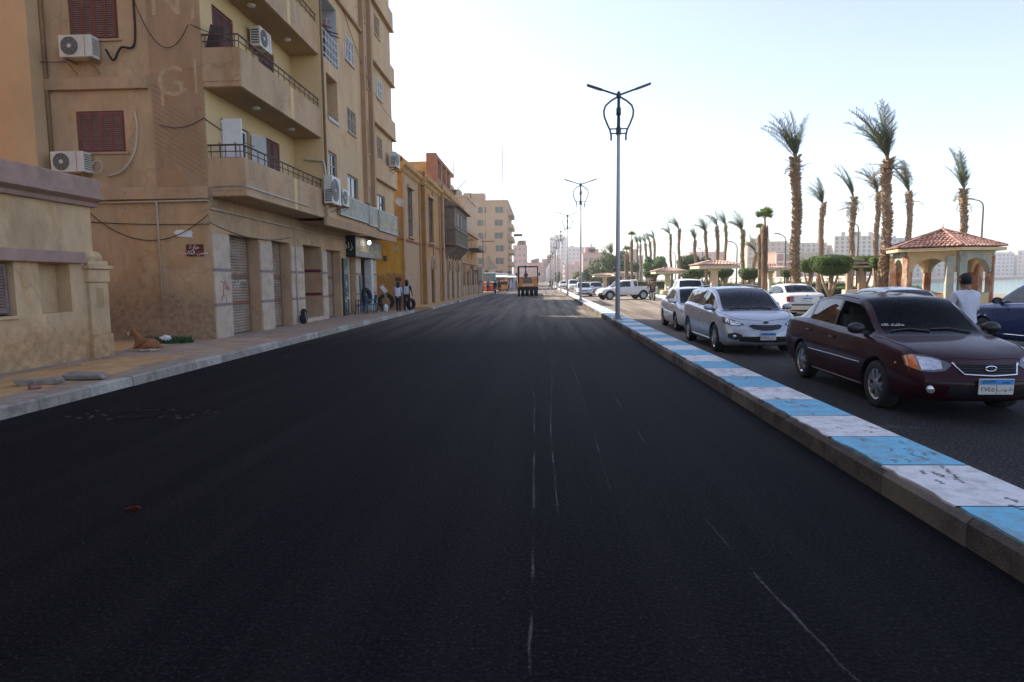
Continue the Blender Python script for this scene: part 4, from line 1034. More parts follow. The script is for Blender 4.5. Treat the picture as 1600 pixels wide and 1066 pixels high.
# broken antenna scaffold pole
pipe('antenna_mast', 'thin dead antenna branch tilted above the brick attic', [(-7.6, 57, 9.3), (-6.6, 58, 10.6)], .04, M_DARKW)
pipe('antenna_mast', 'thin upright mast on the brick attic corner', [(-7.8, 58.4, 11), (-7.7, 58.5, 13.2)], .03, M_DARKW)
# wooden oriel
wo = thing('wooden_oriel', 'grey weathered wooden bay hanging over the street from the ochre house', 'oriel', (-7, 53.5, 3.9))
Fo = fx(-6.55)
mb = MB(); mb.box(-7.35, -6.6, 49.4, 57.6, 4.5, 7.4); obj('body', mb, M_GWOOD, wo, world=True)
for i in range(13):
    a = 49.42+i*.63
    mb = MB(); mb.fbox(Fo, a, a+.6, 5.75, 7.38, -.01, .05); obj('plank', mb, M_GWOOD, wo, world=True)
for i in range(4):
    mb = MB(); mb.box(-7.33+i*.19, -7.16+i*.19, 49.36, 49.42, 5.75, 7.38); obj('plank', mb, M_GWOOD, wo, world=True)
mb = MB()
for i in range(24): mb.tube([(-6.52, 49.5+i*.35, 4.55), (-6.52, 49.5+i*.35, 5.6)], .045, 6)
for i in range(4): mb.tube([(-7.25+i*.22, 49.36, 4.55), (-7.25+i*.22, 49.36, 5.6)], .045, 6)
o = obj('baluster', mb, M_GWOOD, wo, world=True); o['kind'] = 'stuff'
mb = MB(); mb.box(-7.36, -6.44, 49.3, 57.7, 5.62, 5.76); mb.box(-7.36, -6.44, 49.3, 57.7, 4.42, 4.56); obj('rail', mb, M_GWOOD, wo, world=True)
for i in range(3):
    w = frame(Fo, 50.6+i*2.3, 51.8+i*2.3, 5.85, 7.1, -.06, M_DKSH, wo, .08, 1)
mb = MB(); mb.prism([(-7.4, 8.0), (-6.2, 7.42), (-6.2, 7.36), (-7.4, 7.36)], lambda u, z, d: (u, d, z), 49.1, 57.9); obj('roof', mb, M_GWOOD, wo, world=True)
for i in range(5):
    y = 49.8+i*1.8
    mb = MB(); mb.prism([(-7.35, 4.42), (-6.5, 4.42), (-6.6, 4.1), (-7.0, 3.75), (-7.35, 3.3)], lambda u, z, d: (u, d, z), y, y+.22); obj('bracket', mb, M_GWOOD, wo, world=True)
# --- ruined low building with columns and fence further on
rb = thing('ruined_house', 'lower ruined orange house with broken walls beyond the wooden oriel', 'house', (-8, 70, .15))
mb = MB(); mb.box(-16, -8.3, 61, 84, 0, 7.0); obj('core', mb, M_ORG, rb, world=True)
Fr = fx(-8.25)
mb = MB(); mb.holed(Fr, 61, 84, 0, 7.1, [(63+i*4.2, 64.5+i*4.2, 4.2, 6.2, .3) for i in range(5)]); obj('front_wall', mb, M_ORG, rb, world=True)
for i in range(5): frame(Fr, 63+i*4.2, 64.5+i*4.2, 4.2, 6.2, .2, M_DKSH, rb, .1, 1)
mb = MB(); mb.fbox(Fr, 60.9, 84, 6.9, 7.3, -.35, .1); mb.fbox(Fr, 60.9, 84, 3.5, 3.7, -.2, .1); obj('cornice', mb, M_OLDS, rb, world=True)
mb = MB(); mb.fbox(Fr, 72, 80, 5.1, 5.3, -1.3, 0); obj('awning', mb, M_DKSH, rb, world=True)
fw_ = thing('ruined_wall', 'broken grey brown garden wall with worn stone piers', 'wall', (-7.4, 68, .15))
mb = MB(); mb.fbox(fx(-7.4), 60.2, 82, .1, 1.2, 0, .3); obj('wall', mb, M_OLDS, fw_, world=True)
for i in range(9):
    y = 60.4+i*2.5
    mb = MB(); mb.fbox(fx(-7.4), y, y+.5, .1, 2.9+.4*math.sin(i*2.1), -.06, .36); obj('pier', mb, M_OLDS if i % 2 else M_GWOOD, fw_, world=True, bevel=.04)
for i in range(8):
    y = 60.95+i*2.5
    mb = MB(); mb.fbox(fx(-7.4), y, y+1.9, 1.2, 2.3, .1, .16); obj('fence_panel', mb, M_ORG if i % 3 else M_DKSH, fw_, world=True)
tag(obj('transformer_box', MB().box(-7.5, -6.9, 76, 77.2, 1.6, 3.3).box(-7.3, -7.1, 76.5, 76.7, .1, 1.6), M_STONE, None, bevel=.03), 'pale utility box raised on a post by the ruined wall', 'utility box')

# --- generic block with real windows
WIN_CACHE = {}
def win_mesh(w, h, m, fm):
    k = (round(w, 2), round(h, 2), m.name, fm.name)
    if k not in WIN_CACHE:
        mb = MB(); mb.cur = 0
        mb.box(-w/2, w/2, -.02, .02, 0, h); mb.cur = 1
        t = min(.12, w*.12)
        mb.box(-w/2-t, -w/2, -.09, .03, -t, h+t); mb.box(w/2, w/2+t, -.09, .03, -t, h+t); mb.box(-w/2, w/2, -.09, .03, -t, 0); mb.box(-w/2, w/2, -.09, .03, h, h+t); mb.box(-t*.4, t*.4, -.05, .0, 0, h)
        WIN_CACHE[k] = mb.mesh('window', [m, fm])
    return WIN_CACHE[k]
def block(name, label, x0, x1, y0, y1, h, m, cols=6, rows=5, wm=M_PANE, fm=None, group=None, ww=1.1, wh_=1.3, z0=1.2, side=True, bands=False, roof=True, balc=False, join=False, seed=1):
    t = thing(name, label, 'building', ((x0+x1)/2, (y0+y1)/2, 0), 0, group)
    rr = random.Random(seed)
    mb = MB(); mb.box(x0, x1, y0, y1, -.5, h); obj('wall', mb, m, t, world=True)
    fm = fm or m
    mb = MB(); mb.box(x0-.2, x1+.2, y0-.2, y1+.2, h, h+.35)
    if roof:
        for k in range(rr.randrange(2, 5)):
            a = rr.uniform(x0+1, x1-4); mb.box(a, a+rr.uniform(2, 4.5), y0+1.5, y0+5, h+.35, h+rr.uniform(1.5, 3.2))
    obj('roof', mb, m, t, world=True)
    me = win_mesh(ww, wh_, wm, fm)
    st = (h-z0)/rows
    def put(loc, rz):
        o = link('window', me, t); o.location = Vector(loc)-t.location; o.rotation_euler = (0, 0, rz)
    J = MB()
    for r in range(rows):
        z = z0+r*st+.35
        for c in range(cols):
            x = x0+(x1-x0)*(c+.5)/cols+rr.uniform(-.15, .15)
            if join: J.box(x-ww/2, x+ww/2, y0-.06, y0+.02, z, z+wh_)
            else: put((x, y0, z), 0)
        if side:
            n = max(2, int((y1-y0)/(x1-x0)*cols)); X = x1 if x1 < 0 else x0
            for c in range(n):
                y = y0+(y1-y0)*(c+.5)/n
                if join: J.box(X-.06, X+.06, y-ww/2, y+ww/2, z, z+wh_)
                else: put((X, y, z), R(90) if x1 < 0 else R(-90))
        if balc:
            mb = MB()
            X = x1 if x1 < 0 else x0; s = 1 if x1 < 0 else -1
            mb.box(min(X, X+s*1.3), max(X, X+s*1.3), y0+.5, y0+(y1-y0)*.6, z-.55, z+.55); obj('balcony', mb, m, t, world=True)
    if join:
        o = obj('far_window', J, wm, t, world=True, fix=False); o['kind'] = 'stuff'
    if bands:
        mb = MB()
        for r in range(rows+1): mb.box(x0-.05, x1+.05, y0-.1, y0+.1, z0+r*st-.35, z0+r*st)
        for c in range(cols+1):
            x = x0+(x1-x0)*c/cols; mb.box(x-.2, x+.2, y0-.08, y0+.1, 0, h)
        o = obj('concrete_frame', mb, M_WHITE if bands == 2 else M_STONE, t, world=True)
    return t
M_T6 = mat('far_tan_plaster', (.42, .29, .18), .95, .1, .15)
M_GRW = mat('green_grey_shutter', (.08, .13, .115), .7, .15, 1)
M_WPALE = mat('pale_cream_wall', (.55, .48, .40), .95, .08, .1)
M_WPINK = mat('pink_wall', (.50, .30, .25), .95, .1, .1)
M_WRED = mat('red_brick_wall', (.40, .19, .13), .95, .12, .15)
M_WGREY = mat('pale_grey_wall', (.50, .48, .46), .95, .08, .1)
M_WTAN = mat('tan_wall', (.48, .36, .25), .95, .1, .1)
M_DKW = mat('dark_opening', (.19, .175, .16), .6, .2, .3)
t6 = block('apartment_block', 'six storey tan block with green shutters closing the row of old houses', -21.5, -8.4, 165, 190, 21.6, M_T6, 3, 6, M_GRW, M_T6, ww=2.0, wh_=1.5, z0=2.2, balc=True, seed=4)
mb = MB(); mb.box(-14.6, -14.2, 164.9, 165.2, 0, 21.6); obj('pipe_chase', mb, M_T6, t6, world=True)
pipe('antenna_mast', 'tall thin radio mast on the six storey block', [(-9.6, 168, 21.9), (-9.7, 168, 36)], .09, M_DARKW)
block('apartment_block', 'pale block behind the attic, in front of the six storey block', -24, -13.5, 118, 135, 16.8, M_T6, 3, 5, M_DKW, seed=7, side=False)
FB_ = [('pink block with white balconies beside the end of the street', -14, -7.2, 330, 350, 19, M_WPINK, 3, 6, 11), ('low pale building at the end of the paved road', -9, 2, 420, 440, 12.5, M_WRED, 4, 4, 12),
       ('red roofed block far behind the road roller', 1, 13, 430, 450, 15, M_WRED, 5, 5, 13), ('pale tower block rising behind the far lamp posts', 8, 24, 560, 585, 38, M_WGREY, 5, 11, 14),
       ('long grey block behind the far lamp posts', 22, 44, 520, 540, 27, M_WGREY, 7, 8, 15), ('pinkish block at the far end of the carriageway', 14, 30, 380, 400, 10, M_WPINK, 5, 3, 21)]
for lb, x0, x1, y0, y1, h, m, c, r, s in FB_: block('far_building', lb, x0, x1, y0, y1, h, m, c, r, M_DKW, M_WPALE, 'buildings closing the end of the road', ww=1.2, wh_=1.5, seed=s)
RB = [('salmon three storey building behind the park trees', 17, 28, 262, 276, 12.0, M_WPINK, 5, 3, 16), ('second salmon building beside the dark trees', 28.5, 42, 266, 280, 10.8, M_WTAN, 5, 3, 17),
      ('brown many windowed block behind the palms', 126, 150, 400, 415, 23, M_WTAN, 7, 8, 31), ('long pale block right of the brown one', 152, 178, 410, 425, 22.5, M_WPALE, 8, 8, 32),
      ('tall cream block with roof huts between two palms', 180, 206, 405, 420, 26, M_WPALE, 8, 10, 33), ('wide grey cream apartment row behind the round hedge', 208, 246, 415, 430, 25, M_WGREY, 10, 9, 34),
      ('pale apartment block beside the curved park lamp', 247, 268, 420, 430, 23, M_WPALE, 6, 8, 35), ('pink far building between palm trunks', 96, 118, 420, 435, 18, M_WPINK, 6, 5, 36)]
for lb, x0, x1, y0, y1, h, m, c, r, s in RB: block('far_building', lb, x0, x1, y0, y1, h, m, c, r, M_DKW, M_WPALE, 'buildings beyond the park', ww=1.5, wh_=1.6, seed=s, side=False, join=h > 25)
block('brick_building', 'unfinished red brick building with white concrete frame beyond the park', 91.5, 97.5, 255, 270, 11, M_WRED, 2, 3, M_WRED, bands=2, seed=41, side=False, roof=False, ww=.8, wh_=.8)
block('brick_building', 'grey unfinished wing next to the white framed brick building', 98, 110, 257, 270, 10.8, M_WTAN, 4, 3, M_DKW, bands=1, seed=42, side=False, roof=False)
k = 50
rr = random.Random(77)
x = 330
FARL = ['beyond the gazebo arches', 'seen through the first gazebo arch', 'seen through the middle gazebo arch', 'seen through the last gazebo arch', 'just right of the gazebo', 'beyond the blue car', 'over the blue car roof', 'furthest along the far bank']
for i in range(8):
    w = rr.uniform(34, 48); h = rr.uniform(17, 29)
    block('riverside_block', ['sandy', 'pale', 'greyish', 'cream', 'pinkish', 'tan', 'light brown', 'dull'][i]+' apartment block on the far bank '+FARL[i], x, x+w, 640, 660, h, [M_WTAN, M_WPALE, M_WGREY, M_WPALE, M_WPINK, M_WTAN, M_WTAN, M_WGREY][i], 9, 6, M_DKW, group='apartment blocks on the far bank', seed=60+i, side=False, join=True, ww=2, wh_=1.8); x += w+3
mb = MB(); mb.box(300, 700, 585, 586, -2.4, -.2); struct('far_embankment', mb, M_WTAN)

# ================================================================ PARK
def leaf_cloud(mb, rr, n, sampler, size, flat=.5):
    for k in range(n):
        p, nrm = sampler()
        nrm = (nrm+Vector((rr.uniform(-1, 1), rr.uniform(-1, 1), rr.uniform(-1, 1)))*.75).normalized()
        s, t = axes(nrm); a = rr.uniform(0, 6.28); s, t = s*math.cos(a)+t*math.sin(a), t*math.cos(a)-s*math.sin(a)
        L = size*rr.uniform(.6, 1.3); w = L*flat
        mb.add([p-s*L*.5, p+t*w*.5, p+s*L*.5, p-t*w*.5], [(0, 1, 2, 3)])
def foliage(name, a, b, c):
    if name in MATS: return MATS[name]
    m, n, l, bs = nodes_of(name); MATS[name] = m
    g = n.new('ShaderNodeNewGeometry')
    r = ramp(n, [(0, a), (.5, b), (1, c)]); l.new(g.outputs['Random Per Island'], r.inputs[0])
    l.new(r.outputs[0], bs.inputs['Base Color']); bs.inputs['Roughness'].default_value = .6
    tr = n.new('ShaderNodeBsdfTranslucent'); l.new(r.outputs[0], tr.inputs[0])
    mx = n.new('ShaderNodeMixShader'); mx.inputs[0].default_value = .3
    l.new(bs.outputs[0], mx.inputs[1]); l.new(tr.outputs[0], mx.inputs[2]); l.new(mx.outputs[0], n['Material Output'].inputs[0])
    return m
M_PALM = foliage('palm_leaf', (.065, .085, .04), (.115, .135, .06), (.20, .21, .11))
M_PALM2 = foliage('fan_palm_leaf', (.07, .12, .025), (.13, .20, .04), (.20, .27, .07))
M_DEAD = foliage('dead_frond', (.16, .10, .05), (.24, .15, .075), (.32, .21, .11))
M_HEDGE = foliage('clipped_leaf', (.045, .085, .015), (.085, .14, .025), (.14, .20, .04))
M_FICUS = foliage('dark_tree_leaf', (.04, .07, .02), (.07, .115, .03), (.12, .165, .05))
M_LIGHTL = foliage('bright_tree_leaf', (.06, .12, .03), (.10, .18, .04), (.16, .25, .07))
M_BARK = mat('palm_bark', (.27, .195, .125), .95, .3, 6, .5, 30, world=False)
M_BARK2 = mat('palm_bark_grey', (.33, .235, .155), .95, .3, 6, .5, 30, world=False)
M_TRUNK = mat('pale_trunk', (.33, .24, .155), .95, .25, 5, .5, 30, world=False)
M_TRUNKD = mat('dark_trunk', (.13, .085, .055), .95, .25, 5, .5, 30, world=False)

def frond_mesh(L, droop, m, seed, nl=34, leaf=.42, fold=.5, name='frond'):
    """feather frond growing along +X, curving over; leaflets on both sides"""
    rr = random.Random(seed); mb = MB(); pts = []
    n = 10; p = Vector((0, 0, 0)); a = 0
    for i in range(n+1):
        pts.append(p.copy()); a -= droop/n*(0.4+1.2*i/n)
        p = p+Vector((math.cos(a), 0, math.sin(a)))*L/n
    mb.tube(pts, [.03*(1-.85*i/n) for i in range(n+1)], 4)
    for k in range(nl):
        t = .16+.84*k/(nl-1); q = t*n; i = min(int(q), n-1); c = pts[i].lerp(pts[i+1], q-i); d = (pts[i+1]-pts[i]).normalized()
        up = Vector((-d.z, 0, d.x))
        ll = leaf*(math.sin(math.pi*min(1, t*.8+.2))**.6)*rr.uniform(.6, 1.25)
        for s in (-1, 1):
            v = (d*rr.uniform(.55, .8)+Vector((0, s, 0))*rr.uniform(.55, .8)+up*fold*rr.uniform(.3, 1.0)).normalized()
            w = d*.022; e = c+v*ll+Vector((0, 0, -.06*ll))
            e += Vector((rr.uniform(-.05, .05), rr.uniform(-.05, .05), rr.uniform(-.05, .05))); mb.add([c-w*.8, c+w*.8, c.lerp(e, .55)+w*.8, e, c.lerp(e, .55)-w*.8], [(0, 1, 2, 3, 4)])
    return mb.mesh(name, m, fix=False)
FR = [frond_mesh(2.5, dr, M_PALM, i, 26, .50) for i, dr in enumerate((.25, .55, .9, 1.3))]
FRD = [frond_mesh(1.5, dr, M_DEAD, 20+i, 18, .3) for i, dr in enumerate((1.2, 1.9, 2.4))]
def palm(base, top, w, crown, label, seed, parts=True, nf=28, wind=1.0, dead=7, spread=1.0, lean=None, group='date palms in the riverside park'):
    """base/top: trunk foot and trunk head; w: trunk width; crown: frond length"""
    w *= .69; rr = random.Random(seed)
    b, t = Vector(base), Vector(top)
    root = thing('palm_tree', label, 'palm tree', b, 0, group)
    d = t-b; H = d.length
    mb = MB(); n = 12
    pts = [Vector((d.x*i/n+.06*math.sin(i*.9+seed), d.y*i/n, d.z*i/n)) for i in range(n+1)]
    mb.tube(pts, [w*.5*(1.15 if i == 0 else .84+.1*math.sin(i*1.3+seed)) for i in range(n+1)], 10)
    trunk = obj('trunk', mb, M_BARK if seed % 2 else M_BARK2, root, 1)
    mb = MB(); rows = int(H/.13); per = max(6, int(w*18))
    for r_ in range(rows):
        q = (r_+.3)/rows*n; i = min(int(q), n-1); c = pts[i].lerp(pts[i+1], q-i)
        for k in range(per):
            if rr.random() < .12: continue
            a = 2*math.pi*(k+.5*(r_ % 2)+rr.uniform(-.2, .2))/per; o = Vector((math.cos(a), math.sin(a), 0)); s = Vector((-o.y, o.x, 0))
            h = .15*rr.uniform(.7, 1.4); bw = w*.19; p0 = c+o*w*.38; ex = w*rr.uniform(.12, .28)*(1.5 if r_ > rows*.8 else 1)
            z = Vector((0, 0, 1))
            mb.add([p0-s*bw, p0+s*bw, p0+s*bw*.6+o*(ex+w*.06)+z*h, p0-s*bw*.6+o*(ex+w*.06)+z*h, p0+z*h*.9-s*bw*.5, p0+z*h*.9+s*bw*.5], [(0, 1, 2, 3), (3, 2, 5, 4), (0, 3, 4), (1, 5, 2)])
    o = obj('leaf_base', mb, M_BARK if seed % 3 else M_BARK2, trunk, fix=False); o['kind'] = 'stuff'
    fl = MB()
    for k in range(nf):
        az = rr.uniform(0, 6.28); el = R(rr.triangular(40, 89, 84)); blow = wind*(.18+.82*rr.random()**1.4)
        me = FR[min(3, int(blow*1.7+rr.random()*.8))]
        dirv = Vector((math.cos(az)*math.cos(el)*.42*spread, math.sin(az)*math.cos(el)*.42*spread, math.sin(el)))
        dirv.x -= .50*blow; dirv.normalize()
        yaw = math.atan2(dirv.y, dirv.x); pit = math.asin(max(-1, min(1, dirv.z)))
        M = Matrix.Translation(d+Vector((0, 0, -.12+.25*rr.random()))) @ Matrix.Rotation(yaw, 4, 'Z') @ Matrix.Rotation(-pit, 4, 'Y') @ Matrix.Rotation(rr.uniform(-.6, .6), 4, 'X') @ Matrix.Scale(crown/2.5*rr.choice((.55, .7, .9, 1.0, 1.1))*rr.uniform(.9, 1.1), 4)
        if parts:
            o = link('frond', me, root); o.matrix_basis = M
        else:
            k0 = len(fl.v); fl.v += [tuple(M @ v.co) for v in me.vertices]; fl.f += [tuple(i+k0 for i in p.vertices) for p in me.polygons]; fl.mi += [0]*len(me.polygons)
    for k in range(9 if parts else 0):           # shorter old fronds spraying out under the tuft
        az = rr.uniform(0, 6.28); M = Matrix.Translation(d+Vector((0, 0, -.3-.35*rr.random()))) @ Matrix.Rotation(az, 4, 'Z') @ Matrix.Rotation(-R(rr.uniform(15, 60)), 4, 'Y') @ Matrix.Scale(crown/2.5*rr.uniform(.22, .48), 4)
        o = link('frond', rr.choice(FR[1:]), root); o.matrix_basis = M
    if not parts: obj('crown', fl, M_PALM, root, fix=False)
    for k in range(dead):
        az = rr.uniform(0, 6.28); M = Matrix.Translation(d+Vector((0, 0, -.25-.5*rr.random()))) @ Matrix.Rotation(az, 4, 'Z') @ Matrix.Rotation(-R(rr.uniform(-5, 45)), 4, 'Y') @ Matrix.Scale(rr.uniform(.45, .9)*crown/2.2, 4)
        o = link('dead_frond', rr.choice(FRD), root); o.matrix_basis = M
    return root
def pxp(u, v, Y):                       # the point of the place seen at photo pixel (u, v) at distance Y along the street
    d = fw + rt2*((u-800)/1000) - up2*((v-533)/1000)
    t = Y/d.y
    return Vector((0, 0, 1.7))+d*t
def palm_px(u0, u1, v1, vtop, Y, wpx, label, seed, **k):
    t = pxp(u1, v1, Y); b = pxp(u0, 445, Y); b.z = .12
    palm(b, t, wpx*Y/1000, (pxp(u1, vtop, Y).z-t.z)*1.0+.25, label, seed, **k)
PL = [(1244, 1244, 246, 186, 33, 19, 'thickest tall palm behind the white parked sedan, crown swept sideways', 1, dict(nf=24, dead=6, wind=1.1)),
      (1382, 1388, 248, 172, 30, 19, 'tallest palm, thick trunk in front of the clipped hedges near the gazebo', 2, dict(nf=28, dead=9)),
      (1280, 1286, 318, 284, 46, 10, 'slim palm between the two thick palms, behind the big round hedge', 3, dict(nf=22, wind=1.5, dead=3)),
      (1329, 1334, 308, 262, 44, 11, 'slim palm with withered drooping fronds under a small green tuft', 4, dict(nf=12, dead=16)),
      (1368, 1372, 300, 260, 45, 10, 'slim palm close beside the tallest palm, crown bent sideways', 5, dict(nf=20, wind=1.6, dead=4)),
      (1419, 1421, 300, 258, 44, 11, 'slim palm just behind the near end of the gazebo roof', 6, dict(nf=16, dead=4)),
      (1502, 1507, 296, 240, 38, 14, 'palm rising behind the gazebo roof beside a curved lamp', 7, dict(nf=16, wind=.5, dead=7)),
      (1162, 1160, 360, 330, 58, 8, 'palm with bushy windswept crown right of the tiled shelter', 11, dict(nf=26, wind=1.8, dead=4, spread=1.4)),
      (1133, 1134, 352, 330, 62, 6, 'palm with a narrow bent crown, right one of a close pair', 12, dict(nf=16, wind=1.4)),
      (1121, 1121, 354, 330, 66, 7, 'palm with a narrow bent crown, left one of a close pair', 13, dict(nf=14, wind=1.8)),
      (1105, 1103, 362, 341, 66, 6, 'palm with bushy windswept crown left of the close pair', 14, dict(nf=26, wind=1.8, spread=1.4)),
      (1088, 1086, 376, 360, 70, 6, 'shorter palm with round open crown', 15, dict(nf=26, wind=.8, spread=1.9)),
      (1062, 1061, 358, 337, 72, 6, 'palm with crown blown flat, taller of two behind the bright tree', 16, dict(nf=18, wind=2)),
      (1050, 1047, 366, 351, 76, 5, 'palm with crown blown flat, shorter of two behind the bright tree', 17, dict(nf=18, wind=2.2)),
      (1175, 1181, 395, 366, 56, 7, 'young palm with a thin drooping crown behind the fan palm', 10, dict(nf=8, wind=1.6, dead=8)),
      (1024, 1022, 374, 360, 92, 5, 'far palm at the near end of a row of three', 18, dict(nf=20, wind=1.8)),
      (1017, 1016, 378, 364, 98, 5, 'far palm in the middle of a row of three', 19, dict(nf=18, wind=1.8)),
      (1011, 1009, 380, 367, 104, 5, 'far palm at the distant end of a row of three', 20, dict(nf=18, wind=1.6)),
      (1002, 1001, 382, 370, 108, 4, 'thin far palm behind the shaggy fan palms, right one', 21, dict(nf=18)),
      (997, 996, 382, 368, 112, 4, 'thin far palm behind the shaggy fan palms, left one', 22, dict(nf=18)),
      (957, 956, 398, 381, 125, 6, 'far palm spreading above the dark round tree', 23, dict(nf=30, spread=1.9, wind=.8)),
      (947, 946, 402, 388, 130, 5, 'far palm half hidden by the dark round tree', 24, dict(nf=26, spread=1.9, wind=.8))]
for i, (a, b, c, d_, Y, w, lb, s, kw) in enumerate(PL): palm_px(a, b, c, d_, Y, w, lb, s, parts=i < 12, **kw)
# fan palms: shaggy skirt, small bright tuft
def fan_mesh(seed, m):
    rr = random.Random(seed); mb = MB(); mb.tube([(0, 0, 0), (.5, 0, .0)], .015, 4)
    for k in range(15):
        a = R(-70+140*k/14+rr.uniform(-3, 3)); L = .62*rr.uniform(.85, 1.1); v = Vector((math.cos(a), math.sin(a), rr.uniform(-.1, .15))); s = Vector((-v.y, v.x, 0))*.035; c = Vector((.48, 0, 0))
        mb.add([c-s*.5, c+s*.5, c+v*L*.6+s, c+v*L, c+v*L*.6-s], [(0, 1, 2, 3, 4)])
    return mb.mesh('frond', m, fix=False)
FANS = [fan_mesh(i, M_PALM2) for i in range(3)]; FANSD = [fan_mesh(i+9, M_DEAD) for i in range(3)]
def fan_palm(u, vhead, vtop, Y, wpx, label, seed, skirt=.4):
    rr = random.Random(seed); t = pxp(u, vhead, Y); b = pxp(u, 445, Y); b.z = .12; root = thing('fan_palm', label, 'palm tree', b, 0, 'fan palms in the park'); d = t-b; w = wpx*Y/1000
    mb = MB(); mb.tube([(0, 0, 0), d*.5, d], [w*.34, w*.26, w*.11], 9); obj('trunk', mb, M_BARK, root, 1)
    sz = (pxp(u, vtop, Y).z-t.z)
    mb = MB()
    for k in range(520):
        z = rr.uniform(1-skirt, .93); a = rr.uniform(0, 6.28); o = Vector((math.cos(a), math.sin(a), 0)); s = Vector((-o.y, o.x, 0))*.05; c = d*z
        r0 = w*.24*(1.3 if z > .8 else 1); L = rr.uniform(.2, .45)
        mb.add([c+o*r0-s, c+o*r0+s, c+o*(r0+rr.uniform(.02, .09))-Vector((0, 0, L))], [(0, 1, 2)])
    o = obj('skirt', mb, M_DEAD, root, fix=False); o['kind'] = 'stuff'
    for k in range(22):
        el = R(rr.uniform(25, 88)); az = rr.uniform(0, 6.28)
        o = link('frond', rr.choice(FANS), root); o.matrix_basis = Matrix.Translation(d) @ Matrix.Rotation(az, 4, 'Z') @ Matrix.Rotation(-el, 4, 'Y') @ Matrix.Rotation(rr.uniform(-1, 1), 4, 'X') @ Matrix.Scale(sz*.62*rr.uniform(.6, 1.1), 4)
fan_palm(1195, 342, 310, 38, 15, 'fan palm with shaggy brown skirt and small bright tuft beside the silver car', 1, .6)
fan_palm(1188, 358, 342, 44, 11, 'smaller fan palm tuft peeping out behind the shaggy one', 2, .5)
fan_palm(987, 368, 356, 80, 7, 'fan palm with a tiny tuft on a bare neck beyond the white pickup', 3, .75)
fan_palm(979, 392, 378, 84, 12, 'stout fan palm with thick dead skirt beyond the white pickup', 4, .8)

# clipped trees
def clipped(label, c, rx, ry, h, trunk_h, seed, n=9000, limbs=3, leaf=.10, m=M_HEDGE):
    """flat topped clipped crown (rounded block) on a forked trunk; c: foot"""
    rr = random.Random(seed); root = thing('clipped_tree', label, 'tree', c, 0, 'clipped umbrella trees in the park')
    mb = MB(); mb.tube([(0, 0, 0), (.03, .02, trunk_h*.55), (0, 0, trunk_h+.2)], [.14, .10, .09], 8)
    for k in range(limbs):
        a = 6.28*k/limbs+seed; mb.tube([(0, 0, trunk_h*.35), (rx*.3*math.cos(a), ry*.3*math.sin(a), trunk_h*.75), (rx*.55*math.cos(a), ry*.55*math.sin(a), trunk_h+h*.3)], [.08, .06, .04], 6)
    obj('trunk', mb, M_TRUNK, root, 1)
    ph = [rr.uniform(0, 6.28) for _ in range(6)]
    def wob(p): return 1+.05*math.sin(p.x*3+ph[0])+.05*math.sin(p.y*3+ph[1]+p.z*2)+.035*math.sin(p.x*7+p.z*5+ph[2])
    def smp():
        while 1:
            v = Vector((rr.gauss(0, 1), rr.gauss(0, 1), rr.gauss(0, 1))).normalized()
            q = Vector([math.copysign(abs(x)**(.55 if i < 2 else .5), x) for i, x in enumerate(v)])
            depth = 1-abs(rr.gauss(0, .07)); p = Vector((q.x*rx, q.y*ry, q.z*h/2))*depth
            p *= wob(p); 
            if p.z < 0: p.x *= 1+.35*p.z/(h/2); p.y *= 1+.35*p.z/(h/2)
            return p+Vector((0, 0, trunk_h+h/2)), v
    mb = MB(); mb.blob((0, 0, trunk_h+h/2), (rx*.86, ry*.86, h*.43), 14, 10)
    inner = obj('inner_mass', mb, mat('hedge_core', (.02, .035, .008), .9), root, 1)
    mb = MB(); leaf_cloud(mb, rr, n, smp, leaf); o = obj('crown', mb, m, root, fix=False)
def clip_px(label, u, v0, v1, wpx, Y, seed, **k):
    a, b = pxp(u, v0, Y), pxp(u, v1, Y); f_ = Vector((a.x, Y, .12)); w = wpx*Y/2000
    clipped(label, f_, w, w*.8, a.z-b.z, b.z-.12, seed, **k)
clip_px('largest clipped umbrella tree, flat green crown beyond the maroon car', 1299, 399, 430, 62, 31, 1, n=15000, leaf=.085)
clip_px('clipped tree with rounded crown behind the largest one, shaded', 1352, 400, 424, 44, 37, 2)
clip_px('small round clipped ball in front of the slim palms', 1372, 402, 420, 24, 33, 3, n=6000)
clip_px('clipped dark hedge tree beside the gazebo post', 1402, 402, 424, 34, 38, 4)
clip_px('clipped tree half hidden behind the thickest palm', 1266, 405, 426, 36, 40, 5)
clip_px('small clipped tree on a thin trunk beside the white sedan', 1231, 421, 434, 22, 50, 6, n=5000)
clip_px('clipped tree with forked pale limbs near the fan palm', 1171, 420, 437, 30, 50, 7, n=6000)
clip_px('clipped tree right of the tiled shelter column', 1131, 420, 434, 30, 52, 8, n=6000)
clip_px('dark clipped tree left of the tiled shelter', 1086, 421, 432, 26, 60, 9, n=5000)
clip_px('small clipped tree beside the motorcycle', 1014, 424, 434, 18, 80, 10, n=3500)
